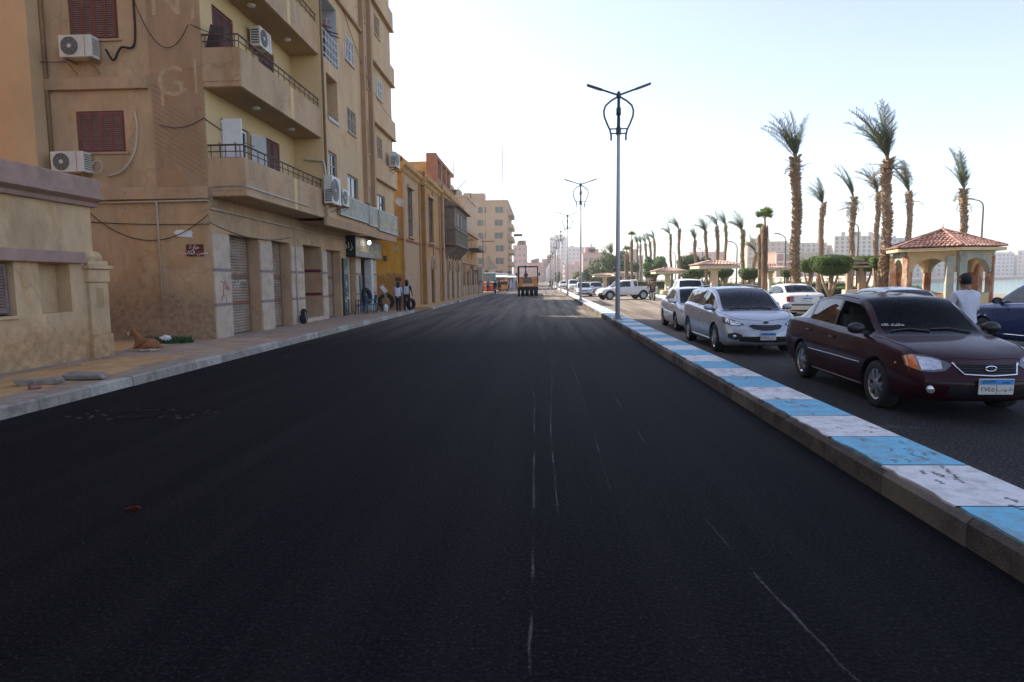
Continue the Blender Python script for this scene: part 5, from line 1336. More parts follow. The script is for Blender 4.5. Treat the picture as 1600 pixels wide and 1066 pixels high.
def round_tree(label, u, v0, v1, wpx, Y, seed, m=M_FICUS, n=7000, leaf=.32):
    rr = random.Random(seed); a, b = pxp(u, v0, Y), pxp(u, v1, Y); root = thing('round_tree', label, 'tree', (a.x, Y, .12), 0, 'leafy shade trees in the park'); H = a.z-b.z; W = wpx*Y/2000; zb = max(b.z-.12, .6)
    mb = MB(); mb.tube([(0, 0, 0), (.1, 0, zb*.6), (0, 0, zb+H*.4)], [.28, .2, .12], 8)
    for k in range(5):
        q = 1.26*k+seed; mb.tube([(0, 0, zb*.5), (W*.35*math.cos(q), W*.35*math.sin(q), zb+H*.2), (W*.6*math.cos(q), W*.6*math.sin(q), zb+H*.5)], [.14, .09, .04], 6)
    obj('trunk', mb, M_TRUNKD, root, 1)
    cl = []
    for k in range(16):
        q = rr.uniform(0, 6.28); e = rr.random()**.5; z = rr.uniform(.15, .8)
        cl.append((Vector((W*.68*e*math.cos(q), W*.68*e*math.sin(q), zb+H*z)), rr.uniform(.26, .42)*min(W, H)*(1.1-.5*abs(z-.4))))
    def smp():
        c, r_ = rr.choice(cl); v = Vector((rr.gauss(0, 1), rr.gauss(0, 1), rr.gauss(0, .8))).normalized()
        return c+v*r_*(1-abs(rr.gauss(0, .18))), v
    mb = MB(); leaf_cloud(mb, rr, n, smp, leaf, .6); obj('crown', mb, m, root, fix=False)
round_tree('large dark leafy tree beyond the white pickup', 951, 396, 444, 76, 105, 1, n=10000)
round_tree('lower dark tree joined to the large one', 930, 414, 444, 40, 110, 2)
round_tree('dark tree behind the stout fan palm', 984, 408, 440, 36, 112, 3)
round_tree('bright green loose tree beyond the motorcycle', 1022, 400, 432, 44, 88, 4, M_LIGHTL, 5000)
round_tree('dark spreading tree between the two tiled shelters', 1082, 401, 432, 70, 74, 5, n=9000)
round_tree('small leafy tree right of the spreading one', 1112, 408, 428, 30, 78, 6, n=4000)
round_tree('dull olive bush at the far end of the park', 905, 424, 445, 26, 140, 7, M_HEDGE, 3000)
round_tree('street tree at the far end of the carriageway', 872, 424, 443, 14, 210, 8, M_FICUS, 2500, .5)
round_tree('thin street tree behind the ruined wall on the far pavement', 756, 418, 450, 16, 100, 9, M_LIGHTL, 2500)
round_tree('dusty tree beside the kiosks on the far pavement', 793, 424, 448, 14, 150, 10, M_HEDGE, 2500, .4)

def hedge(label, x0, x1, y, h, seed):
    rr = random.Random(seed); t = thing('hedge', label, 'hedge', ((x0+x1)/2, y, .12)); L = (x1-x0)/2
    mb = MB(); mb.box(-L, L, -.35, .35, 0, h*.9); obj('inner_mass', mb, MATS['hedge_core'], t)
    def smp():
        u = rr.random(); p = Vector((rr.uniform(-L, L), rr.uniform(-.42, .42), h*rr.uniform(.9, 1.08)*(1+.05*math.sin(rr.random()*9)))) if u < .4 else Vector((rr.uniform(-L, L), -.42+rr.uniform(-.06, .06), rr.uniform(0, h)))
        return p, Vector((0, -.6, .8))
    mb = MB(); leaf_cloud(mb, rr, int(L*700), smp, .13); obj('leaves', mb, M_HEDGE, t, fix=False)
hedge('long low clipped hedge beyond the nearest tiled shelter', 15, 31, 66, 1.0, 3)
hedge('low hedge at the back of the lawn by the far shelters', 13, 27, 98, 1.2, 4)
hedge('low clipped hedge behind the largest umbrella tree', 17.5, 27, 47, .8, 5)
# tiled roofs
M_TILE = mat('clay_tile', (.22, .105, .085), .85, .35, 5, .2, 20, dirt=(.46, .32, .25), dscale=3.5, damt=.75)
M_TILE2 = mat('pale_clay_tile', (.42, .27, .21), .85, .3, 6, .2, 20, dirt=(.55, .45, .37), dscale=3, damt=.7)
M_SHW = mat('shelter_cream', (.62, .52, .38), .9, .1, 2)
def tiled_slope(a, b, c, d, parent, m=M_TILE, pitch=.22, row=.32, name='roof_tile'):
    """half round clay tiles over the quad a-b (eaves) to d-c (ridge side)"""
    a, b, c, d = map(Vector, (a, b, c, d)); mb = MB(); nrm = (b-a).cross(d-a).normalized()
    if nrm.z < 0: nrm = -nrm
    H = ((d+c)/2-(a+b)/2).length; nr = max(2, int(H/row))
    for r_ in range(nr):
        t0, t1 = r_/nr, (r_+1.12)/nr; e0, e1 = a.lerp(d, t0), b.lerp(c, t0); g0, g1 = a.lerp(d, min(1, t1)), b.lerp(c, min(1, t1))
        W = (e1-e0).length; n = max(1, int(W/pitch))
        for k in range(n):
            p, q = e0.lerp(e1, k/n), e0.lerp(e1, (k+1)/n); p2, q2 = g0.lerp(g1, k/n), g0.lerp(g1, (k+1)/n)
            vs = []
            for P_, Q_, lf in ((p, q, .035), (p2, q2, .01)):
                for s, h in ((0, 0), (.22, .7), (.5, 1), (.78, .7), (1, 0)): vs.append(P_.lerp(Q_, s)+nrm*(lf+h*min(.07, (Q_-P_).length*.35)))
            mb.add(vs, [(i, i+1, i+6, i+5) for i in range(4)]+[(0, 1, 2, 3, 4)])
    o = obj(name, mb, m, parent, fix=False); o['kind'] = 'stuff'
    return o
def shelter(label, u, v_eave, wpx, Y, rise=.28, seed=1):
    c = pxp(u, v_eave, Y); w = wpx*Y/2000; z = c.z-.12
    t = thing('tiled_shelter', label, 'shelter', (c.x, Y, .12), 0, 'tiled shelters in the park')
    mb = MB(); mb.box(-w, w, -w, w, z, z+.22); obj('roof_slab', mb, M_SHW, t, bevel=.02)
    k = w+.08; r2 = w*.35; zz = z+.23
    for s in range(4):
        def rot(x, y): 
            for _ in range(s): x, y = -y, x
            return x, y
        A, B, C_, D = rot(-k, -k), rot(k, -k), rot(r2, -r2), rot(-r2, -r2)
        tiled_slope((*A, zz), (*B, zz), (*C_, zz+rise), (*D, zz+rise), t, M_TILE2)
    tiled_slope((-r2, -r2, zz+rise), (r2, -r2, zz+rise), (r2, r2, zz+rise+.03), (-r2, r2, zz+rise+.03), t, M_TILE2)
    mb = MB(); mb.box(-w*.16, w*.16, -w*.16, w*.16, 0, z); obj('column', mb, M_SHW, t, bevel=.02)
    mb = MB(); mb.box(-w*.26, w*.26, -w*.26, w*.26, z-.16, z-.002); obj('capital', mb, M_SHW, t, bevel=.03)
    mb = MB(); mb.lathe([(w*.5, 0), (w*.5, .42), (w*.42, .45)], n=16); obj('round_bench', mb, M_SHW, t)
shelter('nearest tiled shelter on a single cream column behind the white cars', 1116, 420, 60, 46)
shelter('second tiled shelter on a cream column, behind the motorcycle', 1043, 428, 44, 62)
shelter('far tiled shelter beyond the white pickup bed', 975, 431, 34, 88)
shelter('far tiled shelter between the pickup cab and the lamp post', 945, 433, 36, 96)
shelter('furthest tiled shelter among the trees at the park end', 915, 436, 26, 118)
shelter('small shelter on a cream column beside the fan palm', 1204, 424, 34, 55, .3)
# small thatched kiosk
c = pxp(1335, 424, 36); t = thing('park_kiosk', 'small wooden kiosk with a stepped plank roof behind the largest clipped tree', 'kiosk', (c.x, 36, .12))
for i, (w, z) in enumerate(((.72, 2.05), (.55, 2.25), (.36, 2.42))):
    mb = MB(); mb.box(-w, w, -w, w, z, z+.1); obj('roof_layer', mb, M_TRUNK, t)
for x in (-.32, .32): 
    mb = MB(); mb.box(x-.09, x+.09, -.1, .1, 0, 2.05); obj('post', mb, M_TRUNK, t)
mb = MB(); mb.box(-.5, .5, -.3, .3, 0, .85); obj('counter', mb, M_SHW, t)

# gazebo
g = thing('gazebo', 'open gazebo with red tiled roof, arches and peeling orange columns', 'gazebo', (17.25, 28.6, .12), R(8))
M_COLO = mat('peeling_orange_paint', (.31, .14, .08), .9, .3, 3, .4, 25, dirt=(.52, .43, .31), dscale=2.4, damt=.85, world=False)
M_COLT = mat('faded_turquoise_paint', (.30, .36, .31), .9, .3, 3, .4, 25, dirt=(.42, .28, .2), dscale=3, damt=.8, world=False)
M_GZW = mat('gazebo_cream', (.60, .48, .28), .9, .12, 2, .3, 30, dirt=(.42, .30, .2), dscale=2, damt=.6, world=False)
N8 = 6; RG = 1.74; ze = 2.36
ang = [2*math.pi*(k+.0)/N8+R(8) for k in range(N8)]
cor = [(RG*math.cos(a), RG*math.sin(a)) for a in ang]
for k, (x, y) in enumerate(cor):
    for dd in ((-.14, 0), (.14, 0)) if k % 2 == 0 else ((0, 0),):
        mb = MB(); a = ang[k]
        px_, py_ = x-math.sin(a)*dd[0]*1.6, y+math.cos(a)*dd[0]*1.6
        mb.obox((px_, py_, ze/2), (.27, .27, ze), Matrix.Rotation(a, 3, 'Z')); obj('column', mb, M_COLT if k == 4 else M_COLO, g, bevel=.015)
    x2, y2 = cor[(k+1) % N8]
    A, B = Vector((x, y, 0)), Vector((x2, y2, 0)); L = (B-A).length; dx = (B-A).normalized(); nx = Vector((dx.y, -dx.x, 0))
    fm_ = lambda u, z, d, A=A, dx=dx, nx=nx: tuple(A+dx*u-nx*d+Vector((0, 0, z)))
    n = 12; r_ = L/2-.18
    arc = [(L/2+r_*math.cos(math.pi*i/n), 1.98-.28+min(.62, r_)*math.sin(math.pi*i/n)*.9+.02) for i in range(n+1)]
    mb = MB(); mb.prism([(L, ze+.2), (L, 1.7)]+arc+[(0, 1.7), (0, ze+.2)], fm_, -.13, .13); obj('arch', mb, M_GZW if k % 2 else M_COLT, g)
    if k not in (2,):
        n = 10; dip = [(L*i/n, .92-.16*math.sin(math.pi*i/n)) for i in range(n+1)]
        mb = MB(); mb.prism([(0, 0), (L, 0)]+dip[::-1], fm_, -.1, .1); obj('low_wall', mb, M_COLO if k % 2 else M_GZW, g)
RE = 2.28; zr = ze+.22
ec = [(RE*math.cos(a), RE*math.sin(a)) for a in ang]
mb = MB(); mb.add([(x*.99, y*.99, zr) for x, y in ec]+[(x*.99, y*.99, zr+.12) for x, y in ec], [tuple(range(N8-1, -1, -1)), tuple(range(N8, 2*N8))]+[(i, (i+1) % N8, N8+(i+1) % N8, N8+i) for i in range(N8)]); obj('eaves_slab', mb, M_GZW, g)
for k in range(N8):
    a, b = ec[k], ec[(k+1) % N8]
    o = tiled_slope((*a, zr+.13), (*b, zr+.13), (b[0]*.03, b[1]*.03, zr+.88), (a[0]*.03, a[1]*.03, zr+.88), g, pitch=.17, row=.24)
    mb = MB(); mb.tube([(*a, zr+.2), (a[0]*.02, a[1]*.02, zr+.97)], .055, 6); obj('hip_tile', mb, M_TILE, g)
mb = MB(); mb.lathe([(.09, zr+.9), (.05, zr+1.02), (.015, zr+1.08), (.012, zr+1.22)], n=8); obj('finial', mb, M_TILE, g)
mb = MB(); mb.lathe([(2.2, 0), (2.2, .12), (0, .12)], n=6); obj('floor_slab', mb, M_GZW, g)
# riverside parapet with pale panels and railing
pw = thing('river_parapet', 'long cream riverside parapet with pale recessed panels beyond the park', 'wall', (36.6, 120, .12))
mb = MB(); mb.box(36.5, 36.85, 70, 172, .1, 1.55); obj('wall', mb, mat('parapet_tan', (.30, .23, .16), .95, .2, 1), pw, world=True)
mb = MB(); mb.box(36.4, 36.95, 70, 172, 1.55, 1.7); obj('coping', mb, M_SHW, pw, world=True)
pm = MB(); pm.box(-.06, 0, 0, 2.2, .5, 1.5); pme = pm.mesh('panel', M_WGREY)
for i in range(31):
    o = link('panel', pme, pw); o.location = (36.5-36.6, 71+i*3.2-120, -.15)
rl = thing('river_railing', 'dark iron railing along the river edge right of the gazebo', 'railing', (30, 26, .12))
mb = MB(); mb.tube([(24, 31.5, 1.15), (36.5, 29, 1.15)], .03, 6); mb.tube([(24, 31.5, .7), (36.5, 29, .7)], .02, 6); obj('rail', mb, M_DARKW, rl, world=True)
for i in range(9):
    mb = MB(); mb.tube([(24+i*1.55, 31.5-i*.31, .1), (24+i*1.55, 31.5-i*.31, 1.15)], .025, 6); obj('post', mb, M_DARKW, rl, world=True)
# curved park lamps
M_POLE = mat('park_pole', (.16, .14, .12), .6, .1, 4)
def park_lamp(label, u, vtop, Y, uarm):
    c = pxp(u, vtop, Y); h = c.z-.12; arm = (uarm-u)*Y/1000
    t = thing('park_lamp', label, 'street lamp', (c.x, Y, .12), 0, 'single arm lamps by the river')
    mb = MB(); s = math.copysign(1, arm)
    mb.tube([(0, 0, 0), (0, 0, h-.5), (s*.06, 0, h-.2), (s*.3, 0, h+.02), (arm*.8, 0, h+.16)], [.08, .06, .05, .045, .04], 8); obj('pole', mb, M_POLE, t, 1)
    mb = MB(); mb.obox((arm*.9, 0, h+.18), (abs(arm)*.35+.2, .2, .1), Matrix.Rotation(-s*.12, 3, 'Y')); obj('lamp_head', mb, M_GREYF, t, bevel=.02)
    mb = MB(); mb.box(-.15, .15, -.15, .15, 0, .06); obj('base_plate', mb, M_POLE, t)
park_lamp('curved arm lamp rising behind the gazebo roof', 1537, 314, 50, 1513)
park_lamp('curved arm lamp beside the thickest palm', 1228, 368, 60, 1213)
park_lamp('curved arm lamp half behind a slim palm near the hedges', 1342, 350, 58, 1327)
park_lamp('curved arm lamp between the bent palms and the fan palm', 1152, 380, 66, 1139)
park_lamp('far curved arm lamp behind the shorter round palm', 1098, 390, 90, 1092)
park_lamp('far curved arm lamp left of the spreading tree', 1056, 396, 95, 1050)

# double lamps on the median
M_GALV = mat('galvanised_pole', (.46, .46, .47), .5, .08, 3, metal=.0, world=False)
M_LDK = mat('dark_green_iron', (.035, .05, .048), .5, .15, 5, world=False)
def median_lamp():
    t = thing('street_lamp', 'nearest tall double arm street lamp on the striped median', 'street lamp', (2.78, 23.4, .2), 0, 'double arm street lamps along the median')
    mb = MB(); mb.tube([(0, 0, .03), (0, 0, 3), (0, 0, 6.75)], [.085, .075, .058], 12); obj('pole', mb, M_GALV, t, 1)
    mb = MB(); mb.box(-.2, .2, -.2, .2, 0, .03); b = obj('base_plate', mb, M_GALV, t)
    for x in (-.14, .14):
        for y in (-.14, .14):
            mb = MB(); mb.lathe([(.025, .03), (.025, .07), (0, .07)], (x, y, 0), 6); obj('bolt', mb, M_GALV, b)
    for k in range(4):
        mb = MB(); a = k*math.pi/2+.78; mb.add([(.07*math.cos(a), .07*math.sin(a), .03), (.2*math.cos(a), .2*math.sin(a), .03), (.07*math.cos(a), .07*math.sin(a), .22)], [(0, 1, 2)]); obj('gusset', mb, M_GALV, b)
    mb = MB(); mb.tube([(0, 0, 6.7), (0, 0, 7.15)], .062, 10); mb.tube([(0, 0, 7.15), (0, 0, 8.0)], .055, 10); mb.lathe([(.085, 7.25), (.085, 7.5)], n=10); mb.lathe([(.075, 7.85), (.085, 7.95), (.05, 8.05), (0, 8.08)], n=10); obj('collar', mb, M_LDK, t, 1)
    for s in (-1, 1):
        mb = MB(); mb.tube([(0, 0, 7.9), (s*.28, 0, 7.74), (s*.46, 0, 7.58), (s*.52, 0, 7.40), (s*.5, 0, 7.2), (s*.40, 0, 6.95), (s*.30, 0, 6.74), (s*.26, 0, 6.55), (s*.26, 0, 6.38)], .033, 8); obj('scroll', mb, M_LDK, t, 1)
        mb = MB(); mb.tube([(0, 0, 7.93), (s*.62, 0, 8.14)], .034, 8); a = obj('arm', mb, M_LDK, t)
        mb = MB(); mb.obox((s*.85, 0, 8.215), (.56, .17, .055), Matrix.Rotation(-s*.33, 3, 'Y')); l_ = obj('lamp_head', mb, M_LDK, t, bevel=.012)
        mb = MB(); mb.obox((s*.87, 0, 8.19), (.36, .12, .012), Matrix.Rotation(-s*.33, 3, 'Y')); obj('lens', mb, M_STONE, l_)
    for z in (6.62, 6.78):
        mb = MB(); mb.tube([(-.3, 0, z), (.3, 0, z)], .024, 6); obj('cross_bar', mb, M_LDK, t)
    mb = MB(); mb.lathe([(.09, 6.58), (.09, 6.82)], n=10); obj('clamp', mb, M_LDK, t)
    return t
L0 = median_lamp()
ORD = ['second', 'third', 'fourth', 'fifth', 'sixth', 'seventh', 'eighth', 'ninth', 'tenth', 'eleventh', 'twelfth', 'thirteenth', 'fourteenth']
for k in range(1, 14): dup(L0, (2.78-.02*k, 23.4+21.3*k, .2), 0, ORD[k-1]+' double arm street lamp along the median counted from the nearest')
# ================================================================ VEHICLES
def pchip(pts):
    xs = [p[0] for p in pts]; ys = [p[1] for p in pts]; n = len(xs)
    h = [xs[i+1]-xs[i] for i in range(n-1)]; d = [(ys[i+1]-ys[i])/h[i] for i in range(n-1)]
    m = [d[0]]+[0 if d[i-1]*d[i] <= 0 else 2*d[i-1]*d[i]/(d[i-1]+d[i]) for i in range(1, n-1)]+[d[-1]]
    def f(x):
        if x <= xs[0]: return ys[0]
        if x >= xs[-1]: return ys[-1]
        i = max(k for k in range(n-1) if xs[k] <= x); t = (x-xs[i])/h[i]
        return (2*t**3-3*t*t+1)*ys[i]+(t**3-2*t*t+t)*h[i]*m[i]+(-2*t**3+3*t*t)*ys[i+1]+(t**3-t*t)*h[i]*m[i+1]
    return f
def sstep(a, b, x):
    t = max(0, min(1, (x-a)/(b-a))); return t*t*(3-2*t)
def paint(name, col, metal=0.0, rough=.35, flake=0):
    if name in MATS: return MATS[name]
    m, n, l, b = nodes_of(name); MATS[name] = m
    t = n.new('ShaderNodeTexNoise'); t.inputs['Scale'].default_value = 2.2; t.inputs['Detail'].default_value = 6
    tc = n.new('ShaderNodeTexCoord'); l.new(tc.outputs['Object'], t.inputs['Vector'])
    r = ramp(n, [(.35, col), (.75, tuple(min(1, c*1.06+.004) for c in col))]); l.new(t.outputs['Fac'], r.inputs[0]); l.new(r.outputs[0], b.inputs['Base Color'])
    r2 = ramp(n, [(.3, (rough*.8,)*3), (.8, (rough*1.4,)*3)]); l.new(t.outputs['Fac'], r2.inputs[0]); l.new(r2.outputs[0], b.inputs['Roughness'])
    b.inputs['Metallic'].default_value = metal; b.inputs['Coat Weight'].default_value = flake or .8; b.inputs['Coat Roughness'].default_value = .04; b.inputs['Coat IOR'].default_value = 1.4; b.inputs['Specular IOR Level'].default_value = .5 if metal else .12
    return m
M_TYRE = mat('tyre_rubber', (.018, .018, .019), .85, .2, 12, .3, 60, world=False)
M_ALLOY = mat('alloy_rim', (.55, .55, .57), .3, .06, 4, metal=.85, world=False)
M_STEELR = mat('grey_hubcap', (.36, .36, .37), .4, .1, 4, metal=.5, world=False)
M_CHROME = mat('chrome', (.8, .8, .8), .1, .03, 3, metal=1, world=False)
M_BLKPL = mat('black_plastic', (.012, .012, .013), .45, .15, 8, world=False)
M_SEAM = mat('seam_shadow_gap', (.006, .006, .006), .9, world=False)
M_LENS = mat('headlamp_reflector', (.55, .56, .58), .12, .3, 25, metal=.7, world=False, coat=1)
M_LENSB = mat('headlamp_bezel', (.10, .105, .11), .2, .3, 18, metal=.3, world=False, coat=1)
M_AMBER = mat('amber_lens', (.62, .16, .04), .15, .2, 20, world=False, coat=1)
M_REDL = mat('red_lens', (.14, .010, .009), .15, .2, 15, world=False, coat=1)
M_PLW = mat('plate_white', (.62, .60, .57), .45, .06, 12, world=False)
M_PLB = mat('plate_blue', (.07, .27, .60), .45, .08, 12, world=False)
M_SEAT = mat('seat_cloth', (.07, .068, .065), .9, .2, 8, world=False)
G_DARK = glass_mat('dark_tinted_glass', (.055, .06, .09), 1.2)
G_MID = glass_mat('green_tinted_glass', (.42, .50, .50), 1.36)
G_SMOKE = glass_mat('smoked_glass', (.16, .18, .20), 1.5)
LX = lambda u, z, d: (u, d, z)
TEXTC = {}
def plate(parent, pos, rot, s, w=.36, h=.17, twoline=True):
    mb = MB(); mb.box(-w/2, w/2, -.008, .008, -h/2, h/2); o = obj('number_plate', mb, M_PLW, parent, bevel=.004); o.location = pos; o.rotation_euler = rot
    mb = MB(); mb.box(-w/2+.006, w/2-.006, -.0105, -.008, h*.14, h/2-.006); obj('blue_band', mb, M_PLB, o)
    mb = MB(); mb.box(-.002, .002, -.0105, -.008, -h/2+.01, h*.12); obj('divider', mb, M_BLKPL, o)
    for t, x in ((s[0], -w*.25), (s[1], w*.245)):
        k = (t, round(w, 2))
        if k not in TEXTC: TEXTC[k] = text_mesh('lettering', t, h*(.40 if t == s[0] else .33), M_BLKPL, .0008)
        link('lettering', TEXTC[k], o, (x, -.010, -h*.17), ROT_Y)
    for t, x in (('EGYPT', -w*.22), (arabic('مصر'), w*.25)):
        k = (t, round(w, 2))
        if k not in TEXTC: TEXTC[k] = text_mesh('lettering', t, h*.26, M_BLKPL, .0008)
        link('lettering', TEXTC[k], o, (x, -.012, h*.31), ROT_Y)
    return o
WH = {}
def wheel_meshes(r, wd, spokes, kind):
    k = (r, wd, spokes, kind)
    if k in WH: return WH[k]
    mb = MB(); q = r*.655
    prof = [(q, -wd*.42), (q*1.04, -wd*.5), (r*.90, -wd*.52), (r*.975, -wd*.44), (r, -wd*.30), (r, wd*.30), (r*.975, wd*.44), (r*.90, wd*.52), (q*1.04, wd*.5), (q, wd*.42)]
    mb.lathe(prof, n=36, axis='x', cap=False); ty = mb.mesh('tyre', M_TYRE, 40)
    mb = MB()
    mb.lathe([(q, -wd*.4), (q*.95, -wd*.36), (q*.90, wd*.1), (q*.9, wd*.36), (q, wd*.43), (q*1.05, wd*.47), (q*1.06, wd*.44)], n=36, axis='x', cap=False)
    for i in range(spokes):
        a = 2*math.pi*i/spokes
        if kind == 'alloy':
            for off in (-.05, .05) if spokes < 6 else (0,):
                f = lambda u, z, d, a=a: (d, u*math.cos(a)-z*math.sin(a), u*math.sin(a)+z*math.cos(a))
                s = .024 if spokes < 6 else .034
                mb.prism([(off*.4-s*1.0, .02), (off*.4+s*1.0, .02), (off*1.35+s*.8, q*.93), (off*1.35-s*.8, q*.93)], lambda u, z, d, a=a: (d, u*math.cos(a)-z*math.sin(a), u*math.sin(a)+z*math.cos(a)), wd*.26, wd*.42)
        else:
            mb.prism([(-.05, .05), (.05, .05), (.075, q*.9), (-.075, q*.9)], lambda u, z, d, a=a: (d, u*math.cos(a)-z*math.sin(a), u*math.sin(a)+z*math.cos(a)), wd*.30, wd*.38)
    mb.lathe([(.062, wd*.30), (.062, wd*.44), (.045, wd*.46), (0, wd*.465)], n=16, axis='x')
    rim = mb.mesh('rim', M_ALLOY if kind == 'alloy' else M_STEELR, 35)
    mb = MB(); mb.lathe([(0, -wd*.1), (q*.9, -wd*.1), (q*.9, wd*.05), (0, wd*.06)], n=24, axis='x'); br = mb.mesh('brake_disc', M_BLKPL)
    WH[k] = (ty, rim, br); return WH[k]

def car(name, label, cat, S, loc, rotz, group=None):
    root = thing(name, label, cat, loc, rotz, group)
    fr, rr_ = S['front'], S['rear']; wb = S['wb']; ax = (wb/2, -wb/2); RW = S['rw']; RA = RW+S.get('gap', .055)
    w_, sh, rf, zb_ = pchip(S['w']), pchip(S['sh']), pchip(S['roof']), pchip(S['bot'])
    ywb, ywt, yrt, yrb = S['glass']           # windscreen base, top; rear window top, base (y)
    seams = S['seams']; tw = S.get('tuck', .80); Hm = S.get('gh', .38)
    st = set([rr_, fr])
    y = rr_
    while y < fr: st.add(round(y, 3)); y += .05
    for s in seams: st |= {round(s-.006, 4), round(s+.006, 4)}
    for s in S['pillars']: st |= {round(s-.035, 4), round(s+.035, 4)}
    st |= {ywb, ywt, yrt, yrb, round(ywb+.09, 3)}
    st = sorted(st)
    st = [s for i, s in enumerate(st) if i == 0 or s-st[i-1] > .0009 or s in (fr,)]
    bowF, bowR = S.get('bow', (.17, .10))
    fp, rp = pchip(S['fp']), pchip(S['rp'])
    NS = 10                                    # side intervals between sill and shoulder
    def section(y):
        w, zs, zr, z0 = w_(y), sh(y), max(rf(y), sh(y)+.012), zb_(y)
        g = max(0, min(1, (zr-zs-.03)/Hm)); P = []
        P += [(0, z0), (.55*w, z0), (.90*w, z0+.01), (.965*w, z0+.07)]
        for j in range(1, NS+1):
            t = j/NS; b = math.sin(math.pi*min(1, t*1.05))**.8*.035 if t < .95 else 0
            x = w*(.965+b*(1 if t < 1 else 0)); 
            if abs(t-.62) < .06: x += .004
            P.append((x, z0+.07+(zs-.05-z0-.07)*t))
        P.append((.945*w, zs-.014)); P.append((.915*w, zs))
        we = w*(.82*(1-g)+(tw-.03)*g*.93); ze = zr-(.012+.05*g)
        for s in (.08, .5, .90, 1): P.append((.905*w+(we-.905*w)*s+.012*g*math.sin(math.pi*s), zs+(ze-zs)*s+.001))
        for q, c in ((.90, .010+.025*g), (.70, .006+.012*g), (.45, .003+.005*g), (.22, .001), (0, 0)): P.append((we*q, zr-c))
        return P, w, z0, zs
    NK = 4+NS+2+4+5; KB = 3+NS+2               # belt row index
    V = []
    for y in st:
        P, w, z0, zs = section(y); row = []
        fF, fR = sstep(fr-.45, fr, y), sstep(rr_+.45, rr_, y)
        kw = sstep(ywt-.25, ywt+.1, y)*(1-fF); kr = sstep(yrt+.25, yrt-.1, y)*(1-fR)
        for k, (x, z) in enumerate(P):
            t = max(0, min(1, (z-z0)/max(.05, zs-z0)))
            yy = y+fF*(fp(t)+bowF*(1-(x/w)**2))-fR*(rp(t)+bowR*(1-(x/w)**2))
            if k >= KB: yy += .07*kw*(1-(x/w)**2)-.05*kr*(1-(x/w)**2)
            row.append(Vector((x, yy, z)))
        V.append(row)
    def arch(p):
        for a in ax:
            q = math.hypot(p.y-a, p.z-RW)
            if q < RA: return a, q
        return None
    body, parts = MB(), {}
    doors = S['doors']                         # list of (y0,y1)
    wins = S['wins']                           # list of (y0,y1)
    for sgn in (1, -1):
        side = 0 if sgn > 0 else 1
        for i in range(len(st)-1):
            y0, y1 = st[i], st[i+1]; ym = (y0+y1)/2
            for k in range(NK-1):
                q = [V[i][k], V[i+1][k], V[i+1][k+1], V[i][k+1]]
                if k < 3 and any(abs(ym-a) < RA+.03 for a in ax): continue
                if 2 <= k <= KB:
                    hit = [arch(p) for p in q]
                    if all(hit): continue
                    nq = []
                    for p, h in zip(q, hit):
                        if h and h[1] > 1e-4:
                            f = RA/h[1]; p = Vector((p.x, h[0]+(p.y-h[0])*f, RW+(p.z-RW)*f))
                        nq.append(p)
                    q = nq
                key = 'body'
                zh = min(rf(y0), rf(y1))-sh(ym)
                if any(abs(ym-s) < .006 for s in seams) and 3 <= k < KB: key = 'seam'
                elif 3 <= k < KB and not any(abs(ym-a) < RA*.72 for a in ax[:1]):
                    for n, (a, b) in enumerate(doors):
                        if a < ym < b: key = ('door', n, side)
                if KB+1 <= k <= KB+2 and zh > .085:
                    for n, (a, b) in enumerate(wins):
                        if a < ym < b: key = ('side_window', n, side)
                    if key == 'body' and any(abs(ym-s) < .036 for s in S['pillars']): key = 'pillar'
                if k >= KB+5:
                    if ywt <= ym <= ywb: key = 'windscreen'
                    elif yrb <= ym <= yrt: key = 'rear_window'
                if k >= KB+4 and ywb < ym < ywb+.09: key = 'cowl'
                mb = parts.setdefault(key, MB()) if key != 'body' else body
                vs = [(p.x*sgn, p.y, p.z) for p in q]
                mb.add(vs, [(0, 1, 2, 3) if sgn > 0 else (3, 2, 1, 0)])
    # front and rear caps follow the bonnet and boot edges
    for i, fl in ((0, 1), (len(st)-1, 0)):
        row = V[i]; xs = [row[k].x/row[KB].x for k in range(KB, NK)]
        full = xs+[-x for x in xs[-2::-1]]
        P, w, z0, zs = section(st[i]); prev = None
        for k in range(2, KB+1):
            b = row[k]; t = max(0, min(1, (b.z-z0)/max(.05, zs-z0)))
            rw = []
            for n_, s in enumerate(full):
                x = b.x*s
                yy = st[i]+(fp(t)+bowF*(1-(x/w)**2)) if not fl else st[i]-(rp(t)+bowR*(1-(x/w)**2))
                z = b.z
                if k == KB: z = row[KB+min(n_, len(full)-1-n_)].z
                rw.append((x, yy, z))
            if prev:
                body.add(prev+rw, [(j, j+1, len(full)+j+1, len(full)+j) for j in range(len(full)-1)])
            prev = rw
    B = obj('body', body, S['paint'], root, 38)
    allv, allf = [], []
    for mb in [body]+[m for k, m in parts.items()]:
        o_ = len(allv); allv += mb.v; allf += [tuple(i+o_ for i in f) for f in mb.f]
    bvh = BVHTree.FromPolygons([Vector(v) for v in allv], allf)
